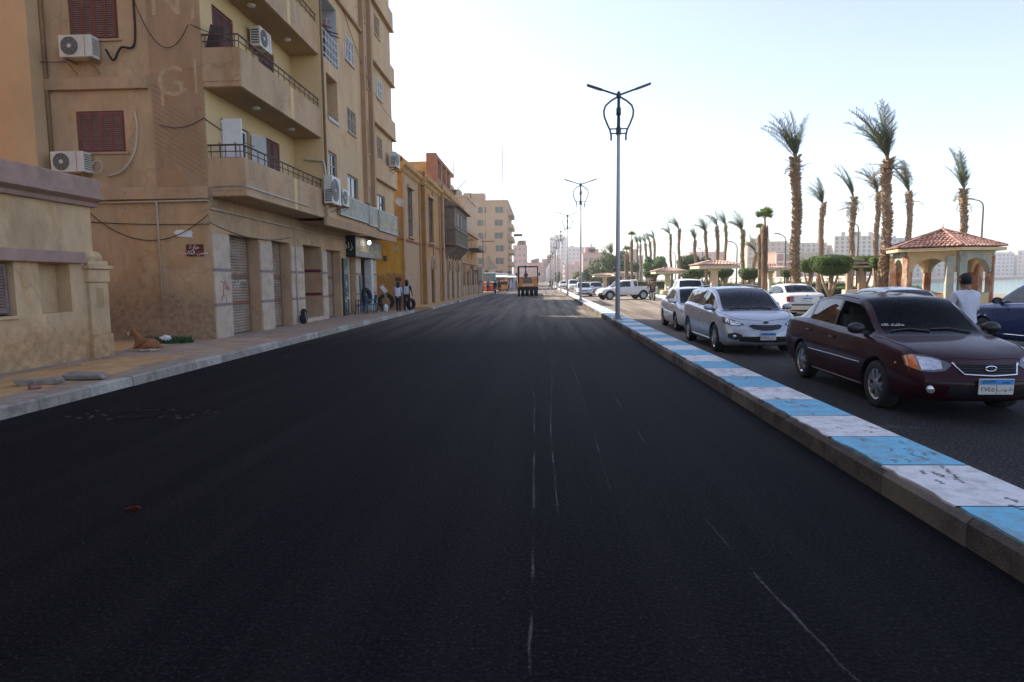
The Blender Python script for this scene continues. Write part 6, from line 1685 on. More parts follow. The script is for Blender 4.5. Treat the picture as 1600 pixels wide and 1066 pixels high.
    for key, mb in parts.items():
        nm = key if isinstance(key, str) else key[0]
        m = {'seam': M_SEAM, 'door': S['paint'], 'side_window': S['gside'], 'pillar': S.get('pillar_m', M_BLKPL), 'windscreen': S['gfront'], 'rear_window': S['grear'], 'cowl': M_BLKPL}[nm]
        if nm == 'side_window' and S.get('open') == key[1:]: continue
        o = obj({'seam': 'door_gap', 'pillar': 'window_pillar'}.get(nm, nm), mb, m, root, 38)
        if nm == 'door':
            a, b = doors[key[1]]; s = 1 if key[2] == 0 else -1
            yy = a+.11; z = sh(yy)-S.get('hz', .13)
            h = bvh.ray_cast(Vector((3*s, yy, z)), Vector((-s, 0, 0)))
            if h[0]:
                x = h[0].x*s; hb = MB()
                hb.box(s*(x-.004), s*(x+.003), yy-.085, yy+.085, z-.032, z+.032)
                hb2 = MB(); hb2.tube([(s*(x-.005), yy-.08, z), (s*(x+.028), yy-.06, z), (s*(x+.028), yy+.06, z), (s*(x-.005), yy+.08, z)], .012, 6)
                obj('handle_cup', hb, M_BLKPL if S.get('dark') else S['paint'], o); obj('handle', hb2, S['paint'] if not S.get('hblack') else M_BLKPL, o, 1)
    def cast(a, z, d, off=.006):
        if d == 'f': o, v = Vector((a, 6, z)), Vector((0, -1, 0))
        elif d == 'r': o, v = Vector((a, -6, z)), Vector((0, 1, 0))
        elif d == 't': o, v = Vector((a, z, 4)), Vector((0, 0, -1))
        elif d == 'R': o, v = Vector((4, a, z)), Vector((-1, 0, 0))
        else: o, v = Vector((-4, a, z)), Vector((1, 0, 0))
        h = bvh.ray_cast(o, v)
        if h[0] is None:
            h = bvh.find_nearest(o+v*4)
        n = h[1] if h[1].dot(v) < 0 else -h[1]
        return h[0]+(n*.6-v*.4)*off
    def patch(nm, top, bot, m, d='f', nc=14, nr=5, off=.006, parent=None, mirror=False):
        """shell that hugs the body between two outlines [(a,z)...] given in the same order"""
        res = None
        for s in ((1, -1) if mirror else (1,)):
            mb = MB()
            def at(L, t):
                q = t*(len(L)-1); i = min(int(q), len(L)-2); f = q-i
                return L[i][0]+(L[i+1][0]-L[i][0])*f, L[i][1]+(L[i+1][1]-L[i][1])*f
            G_ = []
            for r in range(nr+1):
                for c in range(nc+1):
                    a, z = at(top, c/nc); a2, z2 = at(bot, c/nc); q = r/nr
                    dd = d
                    if mirror and d in 'RL': dd = 'R' if s > 0 else 'L'
                    aa = (a+(a2-a)*q)*(s if d in 'frt' else 1)
                    G_.append(cast(aa, z+(z2-z)*q, dd, off))
            mb.add(G_, [(r*(nc+1)+c, r*(nc+1)+c+1, (r+1)*(nc+1)+c+1, (r+1)*(nc+1)+c) for r in range(nr) for c in range(nc)])
            res = obj(nm, mb, m, parent or root, 30)
        return res
    def line(nm, pts, d, m=M_SEAM, r=.0045, mirror=False, off=0, n=10):
        for s in ((1, -1) if mirror else (1,)):
            L = []
            for (a, z), (a2, z2) in zip(pts, pts[1:]):
                for i in range(n): L.append((a+(a2-a)*i/n, z+(z2-z)*i/n))
            L.append(pts[-1])
            dd = ('R' if s > 0 else 'L') if d in 'RL' else d
            mb = MB(); mb.tube([cast(a*(s if d in 'frt' else 1), z, dd, off) for a, z in L], r, 5); obj(nm, mb, m, root, 1)
    # wheel wells and wheels
    ty, rim, br = wheel_meshes(RW, S.get('tw', .19), S.get('spokes', 5), S.get('rim', 'alloy'))
    for a in ax:
        for s in (1, -1):
            wv = w_(a); mb = MB(); n = 18
            vs = []
            for i in range(n+1):
                t = -.25+(math.pi+.5)*i/n
                for x in (.968*wv, .42*wv): vs.append((x*s, a+(RA-.002)*math.cos(t), RW+(RA-.002)*math.sin(t)))
            mb.add(vs, [(2*i, 2*i+1, 2*i+3, 2*i+2) for i in range(n)]); 
            mb.add([(.42*wv*s, a+RA*math.cos(-.25+(math.pi+.5)*i/n), RW+RA*math.sin(-.25+(math.pi+.5)*i/n)) for i in range(n+1)], [tuple(range(n+1))])
            obj('wheel_well', mb, M_SEAM, root)
            wl_ = link('wheel', br, root, (s*(wv-S.get('tw', .19)*.5-.012), a, RW), (0, 0, 0 if s > 0 else math.pi))
            turn = S.get('steer', 0) if a > 0 else 0
            wl_.rotation_euler.z += turn
            link('tyre', ty, wl_, rot=(rnd.uniform(0, 6), 0, 0)); link('rim', rim, wl_, rot=(rnd.uniform(0, 6), 0, 0))
    # mirrors
    ym = S.get('mirror', ywb-.22)
    for s in (1, -1):
        h = bvh.ray_cast(Vector((3*s, ym, sh(ym)+.03)), Vector((-s, 0, 0))); x = (h[0].x*s if h[0] else w_(ym)*.9)
        mb = MB(); mb.blob((s*(x+.13), ym-.01, sh(ym)+.085), (.115, .075, .075), 14, 9)
        for i, v in enumerate(mb.v):
            if v[1] < ym-.035: mb.v[i] = (v[0], ym-.035, v[2])
        mi = obj('wing_mirror', mb, S.get('mirror_m', S['paint']), root, 40)
        mb = MB(); mb.obox((s*(x+.02), ym, sh(ym)+.03), (.10, .05, .045)); obj('mirror_stalk', mb, M_BLKPL, mi)
        mb = MB(); mb.add([(s*(x+.13)+.09*math.cos(t)*s, ym-.0365, sh(ym)+.085+.055*math.sin(t)) for t in [i*.4488 for i in range(14)]], [tuple(range(14))]); obj('mirror_glass', mb, M_CHROME, mi)
    # cabin
    zf = S['sh'][len(S['sh'])//2][1]
    wq = w_(0)*.74
    mb = MB(); mb.box(-wq, wq, yrb+.15, ywb-.02, .26, .30); mb.box(-wq, wq, ywb-.5, ywb-.1, .55, zf-.02); mb.box(-wq, wq, yrb-.0, yrb+.5, .5, zf-.03); obj('cabin', mb, M_SEAT, root, bevel=.04)
    for x in (-.36, .36):
        for yy in ((-.05, -1.0) if S.get('rows', 2) == 2 else (-.05,)):
            mb = MB(); mb.obox((x, yy+ywt-.15, .42), (.48, .5, .2)); mb.obox((x, yy+ywt-.47, .78), (.46, .14, .62), Matrix.Rotation(R(10), 3, 'X')); mb.obox((x, yy+ywt-.53, 1.13), (.24, .10, .17)); obj('seat', mb, M_SEAT, root, bevel=.05)
    mb = MB(); mb.lathe([(.17, -.012), (.185, 0), (.17, .012), (.155, 0), (.17, -.012)], n=18, axis='y', cap=False); sw = obj('steering_wheel', mb, M_BLKPL, root, 1, loc=(-.36, ywt+.28, zf+.0), rot=(R(25), 0, 0))
    # wipers
    for x0, x1 in ((.05, .5), (-.45, .02)):
        mb = MB(); mb.tube([cast(x0, ywb+.01, 't', .012), cast((x0+x1)/2, ywb-.05, 't', .014), cast(x1, ywb-.03, 't', .012)], .009, 5); obj('wiper', mb, M_BLKPL, root)
    return root, dict(patch=patch, line=line, cast=cast, sh=sh, w=w_, bvh=bvh)

SW = [(-2.2, .70), (-2.08, .775), (-1.7, .822), (-1, .838), (0, .838), (1.0, .832), (1.55, .808), (1.85, .755), (2.04, .66)]
def sedan(paint_m, **k):
    S = dict(front=2.04, rear=-2.2, wb=2.44, rw=.293, w=SW,
             sh=[(-2.2, .86), (-2.05, .93), (-1.5, .962), (-1.0, .945), (0, .90), (.75, .875), (1.1, .855), (1.55, .79), (1.85, .715), (2.04, .63)],
             roof=[(-2.2, .88), (-2.05, .955), (-1.74, .985), (-1.64, .995), (-1.02, 1.335), (-.45, 1.40), (.26, 1.36), (1.02, .905), (1.12, .885), (1.55, .82), (1.85, .745), (2.04, .655)],
             bot=[(-2.2, .34), (-1.9, .23), (-1.3, .19), (0, .18), (1.3, .18), (1.8, .19), (2.04, .24)], glass=(1.02, .30, -1.04, -1.64), seams=[.92, -.16, -1.02],
             pillars=[-.16, -1.035], doors=[(-.154, .914), (-1.014, -.166)], wins=[(-.125, .93), (-1.0, -.195), (-1.52, -1.07)],
             fp=[(0, -.10), (.22, -.02), (.45, .01), (.62, 0), (.8, -.05), (1, -.12)], rp=[(0, -.08), (.25, 0), (.5, .02), (.55, -.02), (.8, -.03), (1, -.06)],
             paint=paint_m, gfront=G_SMOKE, gside=G_SMOKE, grear=G_SMOKE)
    S.update(k); return S

# ---- maroon sedan, nearest
P_MAR = paint('maroon_paint', (.026, .0010, .0045), .0, .45, .42)
S = sedan(P_MAR, gfront=G_DARK, gside=G_SMOKE, grear=G_DARK, w=[(y, v*.965) for y, v in SW], mirror_m=M_BLKPL, open=(0, 0), hblack=True, steer=.0, pillar_m=P_MAR)
c1, T = car('sedan_car', 'shiny maroon sedan with tinted windscreen, nearest car beside the striped median', 'car', S, (5.20, 9.72, 0), math.pi-.03, 'cars on the riverside carriageway'); c1.scale = (1.04,)*3
hl_t = [(.36, .645), (.45, .695), (.56, .725), (.66, .73), (.725, .705)]; hl_b = [(.36, .625), (.43, .57), (.55, .55), (.66, .56), (.725, .60)]
h = T['patch']('headlight', hl_t, hl_b, M_LENSB, 'f', 16, 6, .006, None, True)
T['patch']('indicator', [(.635, .72), (.68, .72), (.715, .702)], [(.645, .568), (.69, .58), (.718, .61)], M_AMBER, 'f', 6, 5, .011, None, True)
T['patch']('reflector', [(.44, .675), (.53, .70), (.63, .708)], [(.45, .59), (.53, .572), (.63, .572)], M_LENS, 'f', 8, 5, .011, None, True)
gr = T['patch']('grille', [(-.335, .648), (0, .655), (.335, .648)], [(-.27, .545), (0, .535), (.27, .545)], M_BLKPL, 'f', 14, 5, .006)
for z in (.565, .59, .615, .638): T['line']('grille_bar', [(-.31, z), (.31, z)], 'f', M_SEAM, .006, off=.01)
T['line']('grille_trim', [(-.345, .655), (-.27, .54), (0, .53), (.27, .54), (.345, .655)], 'f', M_CHROME, .011, off=.008)
# oval emblem with a slanted letter
p = T['cast'](0, .595, 'f', .034)
mb = MB(); mb.tube([(.055*math.cos(t), 0, .029*math.sin(t)) for t in [i*math.pi/12 for i in range(25)]], .0055, 6)
for x in (-.018, .018): mb.obox((x, 0, 0), (.014, .008, .05), Matrix.Rotation(R(22), 3, 'Y'))
mb.obox((0, 0, 0), (.036, .008, .012), Matrix.Rotation(R(-12), 3, 'Y')); obj('emblem', mb, M_CHROME, gr, loc=p, rot=(R(-12), 0, 0))
T['patch']('lower_intake', [(-.42, .42), (0, .415), (.42, .42)], [(-.44, .29), (0, .28), (.44, .29)], M_BLKPL, 'f', 14, 4, .004)
T['line']('bumper_groove', [(-.66, .43), (-.45, .47), (.45, .47), (.66, .43)], 'f', M_SEAM, .006)
for s in (-1, 1):
    p = T['cast'](.575*s, .365, 'f', .004); mb = MB(); mb.lathe([(0, .012), (.038, .010), (.05, 0), (.05, -.02)], n=16, axis='y'); obj('fog_light', mb, M_LENS, c1, 1, loc=p)
p = T['cast'](0.0, .45, 'f', .02); plate(c1, (p.x, p.y+.012, .425), (R(4), 0, math.pi), ('٢٧٤٥', 'ب و ط'), .36, .175)
T['line']('side_moulding', [(-.88, .52), (0, .52), (.84, .515)], 'R', mat('moulding_maroon', (.30, .27, .27), .25, .1, 3, metal=.6, world=False), .011, True, .004)
T['line']('sill_trim', [(-.85, .235), (.80, .235)], 'R', M_STEELR, .007, True, .003)
T['line']('bonnet_gap', [(.70, 1.1), (.66, 1.5), (.60, 1.8), (.52, 1.93), (0, 2.02)], 't', mirror=True)
T['line']('boot_gap', [(.66, -1.62), (.66, -2.05)], 't', mirror=True)
T['line']('roof_gutter', [(.55, .2), (.555, -.4), (.54, -.85)], 't', M_SEAM, .005, True)
p = T['cast'](0.70, .58, 'f', 0)
for s in ('R',):
    q = T['cast'](1.30+.35, .61, 'R', .006); mb = MB(); mb.blob((0, 0, 0), (.008, .03, .016), 8, 6); obj('side_repeater', mb, M_AMBER, c1, 1, loc=q)
T['patch']('tail_light', [(.48, .80), (.60, .83), (.72, .82)], [(.48, .66), (.60, .66), (.72, .68)], M_REDL, 'r', 8, 4, .006, None, True)
q = T['cast'](.16, .42, 't', .02)
# windscreen sticker text and mirror
o = link('lettering', text_mesh('lettering', arabic('ماشاء الله'), .075, M_WHITE, .0005), c1)
p0 = T['cast'](.47, .98, 't', .006); p1 = T['cast'](.47, .84, 't', .006); sl = math.atan2(p1.z-p0.z, p0.y-p1.y)
pp = T['cast'](.43, .88, 't', .012); o.location = pp; o.rotation_euler = (sl, 0, math.pi)
mb = MB(); mb.obox((0, 0, 0), (.2, .02, .055)); obj('rear_view_mirror', mb, M_STEELR, c1, bevel=.01, loc=(0, .30, 1.235))
# ---- silver estate car
P_SIL = paint('silver_blue_paint', (.40, .425, .455), .45, .34, .6)
S = dict(front=2.14, rear=-2.3, wb=2.65, rw=.318, w=[(-2.3, .74), (-2.15, .83), (-1.7, .885), (-1, .892), (0, .892), (1.0, .888), (1.6, .86), (1.92, .795), (2.14, .66)],
         sh=[(-2.3, .95), (-2.1, 1.02), (-1.5, 1.03), (-.6, 1.0), (.2, .965), (.9, .93), (1.3, .91), (1.7, .845), (1.95, .775), (2.14, .68)],
         roof=[(-2.3, .97), (-2.16, 1.06), (-2.08, 1.10), (-1.72, 1.42), (-1.2, 1.465), (-.4, 1.485), (.15, 1.46), (.5, 1.37), (1.28, .955), (1.36, .94), (1.7, .878), (1.95, .81), (2.14, .71)],
         bot=[(-2.3, .36), (-2.0, .24), (-1.4, .19), (0, .175), (1.4, .18), (1.9, .18), (2.14, .23)], glass=(1.28, .24, -1.72, -2.1), seams=[1.02, -.05, -1.02], pillars=[-.05, -1.05],
         doors=[(-.044, 1.014), (-1.014, -.056)], wins=[(-.015, 1.16), (-1.015, -.085), (-1.85, -1.085)], fp=[(0, -.12), (.15, -.02), (.4, .01), (.6, -.005), (.8, -.05), (1, -.13)], rp=[(0, -.08), (.25, 0), (.5, .02), (.7, 0), (1, -.04)],
         paint=P_SIL, gfront=G_MID, gside=G_SMOKE, grear=G_SMOKE, gh=.42, spokes=7, tw=.205, bow=(.24, .1), mirror=.98)
c2, T = car('estate_car', 'silver blue estate car with dark curved grille behind the maroon sedan', 'car', S, (4.88, 16.33, 0), math.pi-.005, 'cars on the riverside carriageway')
T['patch']('headlight', [(.44, .685), (.56, .745), (.70, .80), (.80, .825)], [(.44, .66), (.54, .63), (.68, .64), (.80, .70)], M_LENSB, 'f', 16, 6, .006, None, True)
T['patch']('reflector', [(.49, .695), (.58, .735), (.68, .765)], [(.50, .655), (.58, .65), (.68, .665)], M_LENS, 'f', 8, 5, .012, None, True)
T['patch']('indicator', [(.70, .79), (.77, .80)], [(.70, .70), (.77, .72)], M_LENS, 'f', 4, 4, .012, None, True)
gr = T['patch']('grille', [(-.36, .65), (-.27, .675), (-.1, .66), (.1, .66), (.27, .675), (.36, .65)], [(-.36, .63), (-.27, .575), (-.1, .55), (.1, .55), (.27, .575), (.36, .63)], M_BLKPL, 'f', 20, 5, .006)
T['line']('grille_trim', [(-.375, .645), (-.28, .685), (-.1, .668), (.1, .668), (.28, .685), (.375, .645), (.28, .568), (.1, .54), (-.1, .54), (-.28, .568), (-.375, .645)], 'f', M_CHROME, .008, off=.008, n=5)
p = T['cast'](0, .715, 'f', .012)
mb = MB(); mb.lathe([(.058, -.004), (.062, .004), (.0, .006)], n=20, axis='y')
for i, v in enumerate(mb.v): mb.v[i] = (v[0], v[1], v[2]*.5)
em = obj('emblem', mb, M_BLKPL, gr, loc=p, rot=(R(20), 0, 0))
mb = MB(); mb.tube([(.06*math.cos(t), .004, .03*math.sin(t)) for t in [i*math.pi/10 for i in range(21)]], .005, 5); obj('emblem_ring', mb, M_CHROME, em)
T['patch']('lower_intake', [(-.52, .42), (0, .43), (.52, .42)], [(-.55, .31), (0, .29), (.55, .31)], M_BLKPL, 'f', 16, 4, .004)
T['patch']('fog_recess', [(.50, .46), (.62, .50), (.74, .47)], [(.50, .37), (.62, .34), (.74, .38)], M_BLKPL, 'f', 10, 4, .005, None, True)
for s in (-1, 1):
    p = T['cast'](.63*s, .415, 'f', .008); mb = MB(); mb.lathe([(0, .012), (.035, .010), (.045, 0)], n=14, axis='y')
    mm = M_LENS
    if s < 0:
        mm, n_, l_, b_ = nodes_of('lit_fog_lamp'); b_.inputs['Emission Color'].default_value = (1, .8, .5, 1); b_.inputs['Emission Strength'].default_value = 1.6
    obj('fog_light', mb, mm, c2, 1, loc=p)
p = T['cast'](0, .43, 'f', .02); plate(c2, (0, p.y+.016, .435), (R(2), 0, math.pi), ('٢١٩٤٥', 'ص د'), .33, .165)
T['line']('bonnet_gap', [(.80, 1.2), (.74, 1.6), (.66, 1.85), (.5, 2.02), (0, 2.2)], 't', mirror=True)
T['line']('chrome_strip', [(-.95, .285), (.95, .275)], 'R', M_CHROME, .009, True, .004)
for s in (-1, 1):
    mb = MB(); mb.tube([T['cast'](.52*s, .1, 't', .05), T['cast'](.53*s, -.6, 't', .055), T['cast'](.50*s, -1.6, 't', .05)], .014, 6); obj('roof_rail', mb, M_STEELR, c2)
T['patch']('tail_light', [(.6, 1.0), (.8, 1.0)], [(.6, .75), (.8, .78)], M_REDL, 'r', 8, 4, .006, None, True)
# ---- white sedan following
P_WHT = paint('white_paint', (.66, .66, .66), 0, .3)
P_WHT2 = paint('cream_white_paint', (.62, .60, .56), 0, .32)
def dress(c, T, front=True, pl=('٥٣٨١', 'س ن'), hl=(.42, .74, .62, .72), tl=(.5, .74, .66, .84)):
    x0, x1, z0, z1 = hl
    T['patch']('headlight', [(x0, z1-.05), ((x0+x1)/2, z1), (x1, z1)], [(x0, z0+.01), ((x0+x1)/2, z0-.02), (x1, z0+.02)], M_LENS, 'f', 10, 4, .006, None, True)
    T['patch']('grille', [(-.32, z1-.06), (0, z1-.05), (.32, z1-.06)], [(-.28, z0-.03), (0, z0-.04), (.28, z0-.03)], M_BLKPL, 'f', 10, 3, .006)
    T['patch']('lower_intake', [(-.45, .40), (.45, .40)], [(-.45, .29), (.45, .29)], M_BLKPL, 'f', 10, 3, .004)
    x0, x1, z0, z1 = tl
    T['patch']('tail_light', [(x0, z1), (x1, z1)], [(x0, z0), (x1, z0)], M_REDL, 'r', 8, 4, .006, None, True)
    p = T['cast'](0, .43, 'f', .02); plate(c, (0, p.y+.012, .44), (0, 0, math.pi), pl, .36, .16)
S = sedan(P_WHT, gfront=G_MID, rim='steel', spokes=7, open=None)
c3, T = car('sedan_car', 'white sedan following close behind the silver estate car', 'car', S, (5.2, 22.2, 0), math.pi-.03, 'cars on the riverside carriageway'); dress(c3, T)
# ---- white sedan seen from behind (parked beyond)
S = sedan(P_WHT2, gfront=G_MID, gside=G_MID, grear=G_MID, rim='steel', spokes=7, sh=[(-2.2, .93), (-2.05, 1.0), (-1.5, 1.0), (-1.0, .965), (0, .92), (.75, .885), (1.1, .865), (1.55, .80), (1.85, .72), (2.04, .63)],
          roof=[(-2.2, .95), (-2.05, 1.03), (-1.74, 1.05), (-1.64, 1.06), (-1.02, 1.36), (-.45, 1.42), (.26, 1.375), (1.02, .915), (1.12, .895), (1.55, .83), (1.85, .75), (2.04, .655)])
c4, T = car('sedan_car', 'cream white sedan showing its boot and red tail lamps, before the thickest palm', 'car', S, (10.95, 29.0, 0), -.03, 'cars on the riverside carriageway')
dress(c4, T, tl=(.52, .76, .68, .90))
p = T['cast'](0, .78, 'r', .02); plate(c4, (0, p.y-.006, .775), (0, 0, 0), ('٤٦١٩', 'ط ر'), .38, .16)
mb = MB(); mb.lathe([(.045, -.012), (.045, 0), (0, .002)], n=14, axis='y'); p = T['cast'](0, .935, 'r', .004); obj('emblem', mb, M_STEELR, c4, loc=p)
T['line']('bumper_strip', [(-.68, .56), (0, .56), (.68, .56)], 'r', M_BLKPL, .03, off=.004)
T['patch']('lower_bumper', [(-.6, .34), (.6, .34)], [(-.6, .3), (.6, .3)], M_BLKPL, 'r', 10, 2, .006)
T['line']('boot_gap', [(-.5, .99), (-.5, .62), (.5, .62), (.5, .99)], 'r')
# ---- white sedan hidden behind the maroon one
S = sedan(P_WHT, gside=G_MID, rim='steel', spokes=7)
c5, T = car('sedan_car', 'white sedan of which only the roof and dark rear window show over the maroon car', 'car', S, (9.9, 18.9, 0), -.02, 'cars on the riverside carriageway'); dress(c5, T)
p = T['cast'](0, .78, 'r', .02); plate(c5, (0, p.y-.006, .76), (0, 0, 0), ('١٨٢٤', 'ن ج'), .38, .16)
# ---- blue SUV at the picture edge
P_BLU = paint('deep_blue_paint', (.006, .026, .12), .3, .3, .5)
def suv(p, **k):
    S = dict(front=2.2, rear=-2.25, wb=2.65, rw=.36, gap=.06, w=[(-2.25, .78), (-2.1, .86), (-1.6, .915), (0, .92), (1.0, .915), (1.7, .885), (2.0, .82), (2.2, .70)],
         sh=[(-2.25, 1.05), (-2.1, 1.12), (-1.4, 1.13), (-.4, 1.09), (.5, 1.06), (1.2, 1.03), (1.7, .985), (2.0, .92), (2.2, .80)],
         roof=[(-2.25, 1.08), (-2.12, 1.17), (-2.05, 1.2), (-1.75, 1.58), (-1.2, 1.64), (-.4, 1.66), (.15, 1.62), (.45, 1.53), (1.22, 1.075), (1.3, 1.06), (1.7, 1.015), (2.0, .95), (2.2, .83)],
         bot=[(-2.25, .42), (-2.0, .30), (-1.3, .26), (1.3, .26), (1.9, .26), (2.2, .32)], glass=(1.22, .24, -1.75, -2.08), seams=[1.0, -.08, -1.05], pillars=[-.08, -1.08], doors=[(-.074, .994), (-1.044, -.086)],
         wins=[(-.045, 1.12), (-1.045, -.115), (-1.8, -1.115)], fp=[(0, -.1), (.2, -.01), (.5, .01), (.8, -.02), (1, -.09)], rp=[(0, -.08), (.25, 0), (.6, .02), (1, -.03)], paint=p, gfront=G_MID, gside=G_MID, grear=G_SMOKE, gh=.46, tw=.22, spokes=5)
    S.update(k); return S
S = suv(P_BLU, mirror_m=M_BLKPL, mirror=.86)
c6, T = car('suv_car', 'glossy deep blue crossover with black mirror, cut by the picture edge', 'car', S, (11.1, 13.9, 0), .04, 'cars on the riverside carriageway'); dress(c6, T, hl=(.45, .80, .78, .90), tl=(.6, .84, .8, 1.02))
T['line']('chrome_strip', [(-1.05, 1.10), (1.0, 1.06)], 'R', M_CHROME, .007, True, .004)
T['line']('lower_trim', [(-.9, .42), (.95, .40)], 'R', M_CHROME, .012, True, .004)
# ---- distant cars
S = sedan(paint('silver_paint', (.45, .46, .47), .6, .3), rim='steel', spokes=7); cc, T = car('sedan_car', 'silver sedan waiting behind the crossing white pickup', 'car', S, (4.2, 64, 0), math.pi, 'cars on the riverside carriageway'); dress(cc, T)
S = sedan(paint('grey_paint', (.16, .165, .17), .4, .3), rim='steel', spokes=7); cc, T = car('sedan_car', 'dark grey sedan half hidden behind the silver sedan', 'car', S, (5.9, 70, 0), math.pi+.05, 'cars on the riverside carriageway'); dress(cc, T)
S = suv(P_WHT2, gfront=G_SMOKE); cc, T = car('suv_car', 'boxy white off-road car far down the carriageway beside a lamp post', 'car', S, (3.9+.75, 92, 0), math.pi, 'cars on the riverside carriageway'); dress(cc, T, hl=(.45, .80, .78, .90), tl=(.6, .84, .8, 1.02))
S = suv(P_WHT, grear=G_SMOKE, gside=G_SMOKE); cc, T = car('suv_car', 'white off-road car seen from behind beyond the white sedan', 'car', S, (8.9, 40, 0), -.08, 'cars on the riverside carriageway'); dress(cc, T, hl=(.45, .80, .78, .90), tl=(.68, .84, .7, 1.0))
p = T['cast'](.0, .8, 'r', .01); plate(cc, (0, p.y-.004, .8), (0, 0, 0), ('٧٣٢', 'ق ب'), .36, .16)
S = sedan(P_WHT, rim='steel', spokes=7); cc, T = car('sedan_car', 'small white car furthest along the carriageway', 'car', S, (3.9+.5, 128, 0), math.pi, 'cars on the riverside carriageway'); dress(cc, T)
# ---- crossing pickup
S = dict(front=2.15, rear=-2.75, wb=2.95, rw=.36, gap=.07, w=[(-2.75, .80), (-2.7, .82), (-1.6, .83), (-.72, .835), (1.0, .83), (1.7, .80), (2.0, .75), (2.15, .68)],
         sh=[(-2.75, .93), (-2.6, .935), (-.80, .94), (-.5, 1.0), (.5, .995), (1.0, .97), (1.6, .91), (1.95, .85), (2.15, .74)],
         roof=[(-2.75, .95), (-2.6, .952), (-.80, .955), (-.72, 1.02), (-.60, 1.53), (-.35, 1.60), (.25, 1.58), (.40, 1.54), (1.02, 1.02), (1.1, 1.0), (1.6, .94), (1.95, .875), (2.15, .76)],
         bot=[(-2.75, .48), (-2.4, .42), (0, .36), (1.3, .36), (2.15, .40)], glass=(1.02, .34, -.60, -.72), seams=[.86, -.34], pillars=[-.42], doors=[(-.334, .854)], wins=[(-.34, .90)],
         fp=[(0, -.06), (.25, .03), (.5, .03), (.8, 0), (1, -.06)], rp=[(0, 0), (1, 0)], paint=P_WHT, gfront=G_SMOKE, gside=G_SMOKE, grear=G_SMOKE, gh=.44, tw=.22, rim='steel', spokes=6, rows=1, bow=(.12, .0), pillar_m=P_WHT, tuck=.84)
c7, T = car('pickup_truck', 'white pickup truck with red flame stripes crossing the carriageway', 'pickup', S, (6.75, 53.3, 0), 1.88)
dress(c7, T, hl=(.45, .74, .70, .84), tl=(.70, .81, .6, .85))
for s in (-1, 1):
    mb = MB(); mb.box(min(s*.80, s*.84), max(s*.80, s*.84), -2.76, -.78, .93, 1.06); obj('bed_side', mb, P_WHT, c7, bevel=.015)
    pts = [(.75, .80), (.45, .77), (.1, .80), (-.25, .74)]
    T['line']('flame_stripe', pts, 'R' if s > 0 else 'L', mat('flame_red', (.45, .03, .03), .4, world=False), .022, off=.002)
    T['line']('flame_stripe', [(.6, .70), (.3, .68), (.0, .72)], 'R' if s > 0 else 'L', MATS['flame_red'], .018, off=.002)
mb = MB(); mb.box(-.80, .80, -2.78, -2.74, .55, 1.06); obj('tailgate', mb, P_WHT, c7, bevel=.015)
mb = MB(); mb.box(-.80, .80, -.80, -.76, .93, 1.06); obj('bulkhead', mb, P_WHT, c7)
mb = MB(); mb.box(-.76, .76, -2.7, -.85, .958, .965); obj('bed_floor', mb, M_BLKPL, c7)
for x in (-.7, .7):
    mb = MB(); mb.tube([(x, -1.0, 1.0), (x, -.95, 1.58)], .025, 6); obj('hoop_post', mb, P_WHT, c7)
mb = MB(); mb.tube([(-.7, -.95, 1.58), (.7, -.95, 1.58)], .025, 6); obj('hoop_bar', mb, P_WHT, c7)
mb = MB(); mb.obox((0, 2.2, .5), (1.5, .14, .18)); obj('front_bumper', mb, M_BLKPL, c7, bevel=.03)
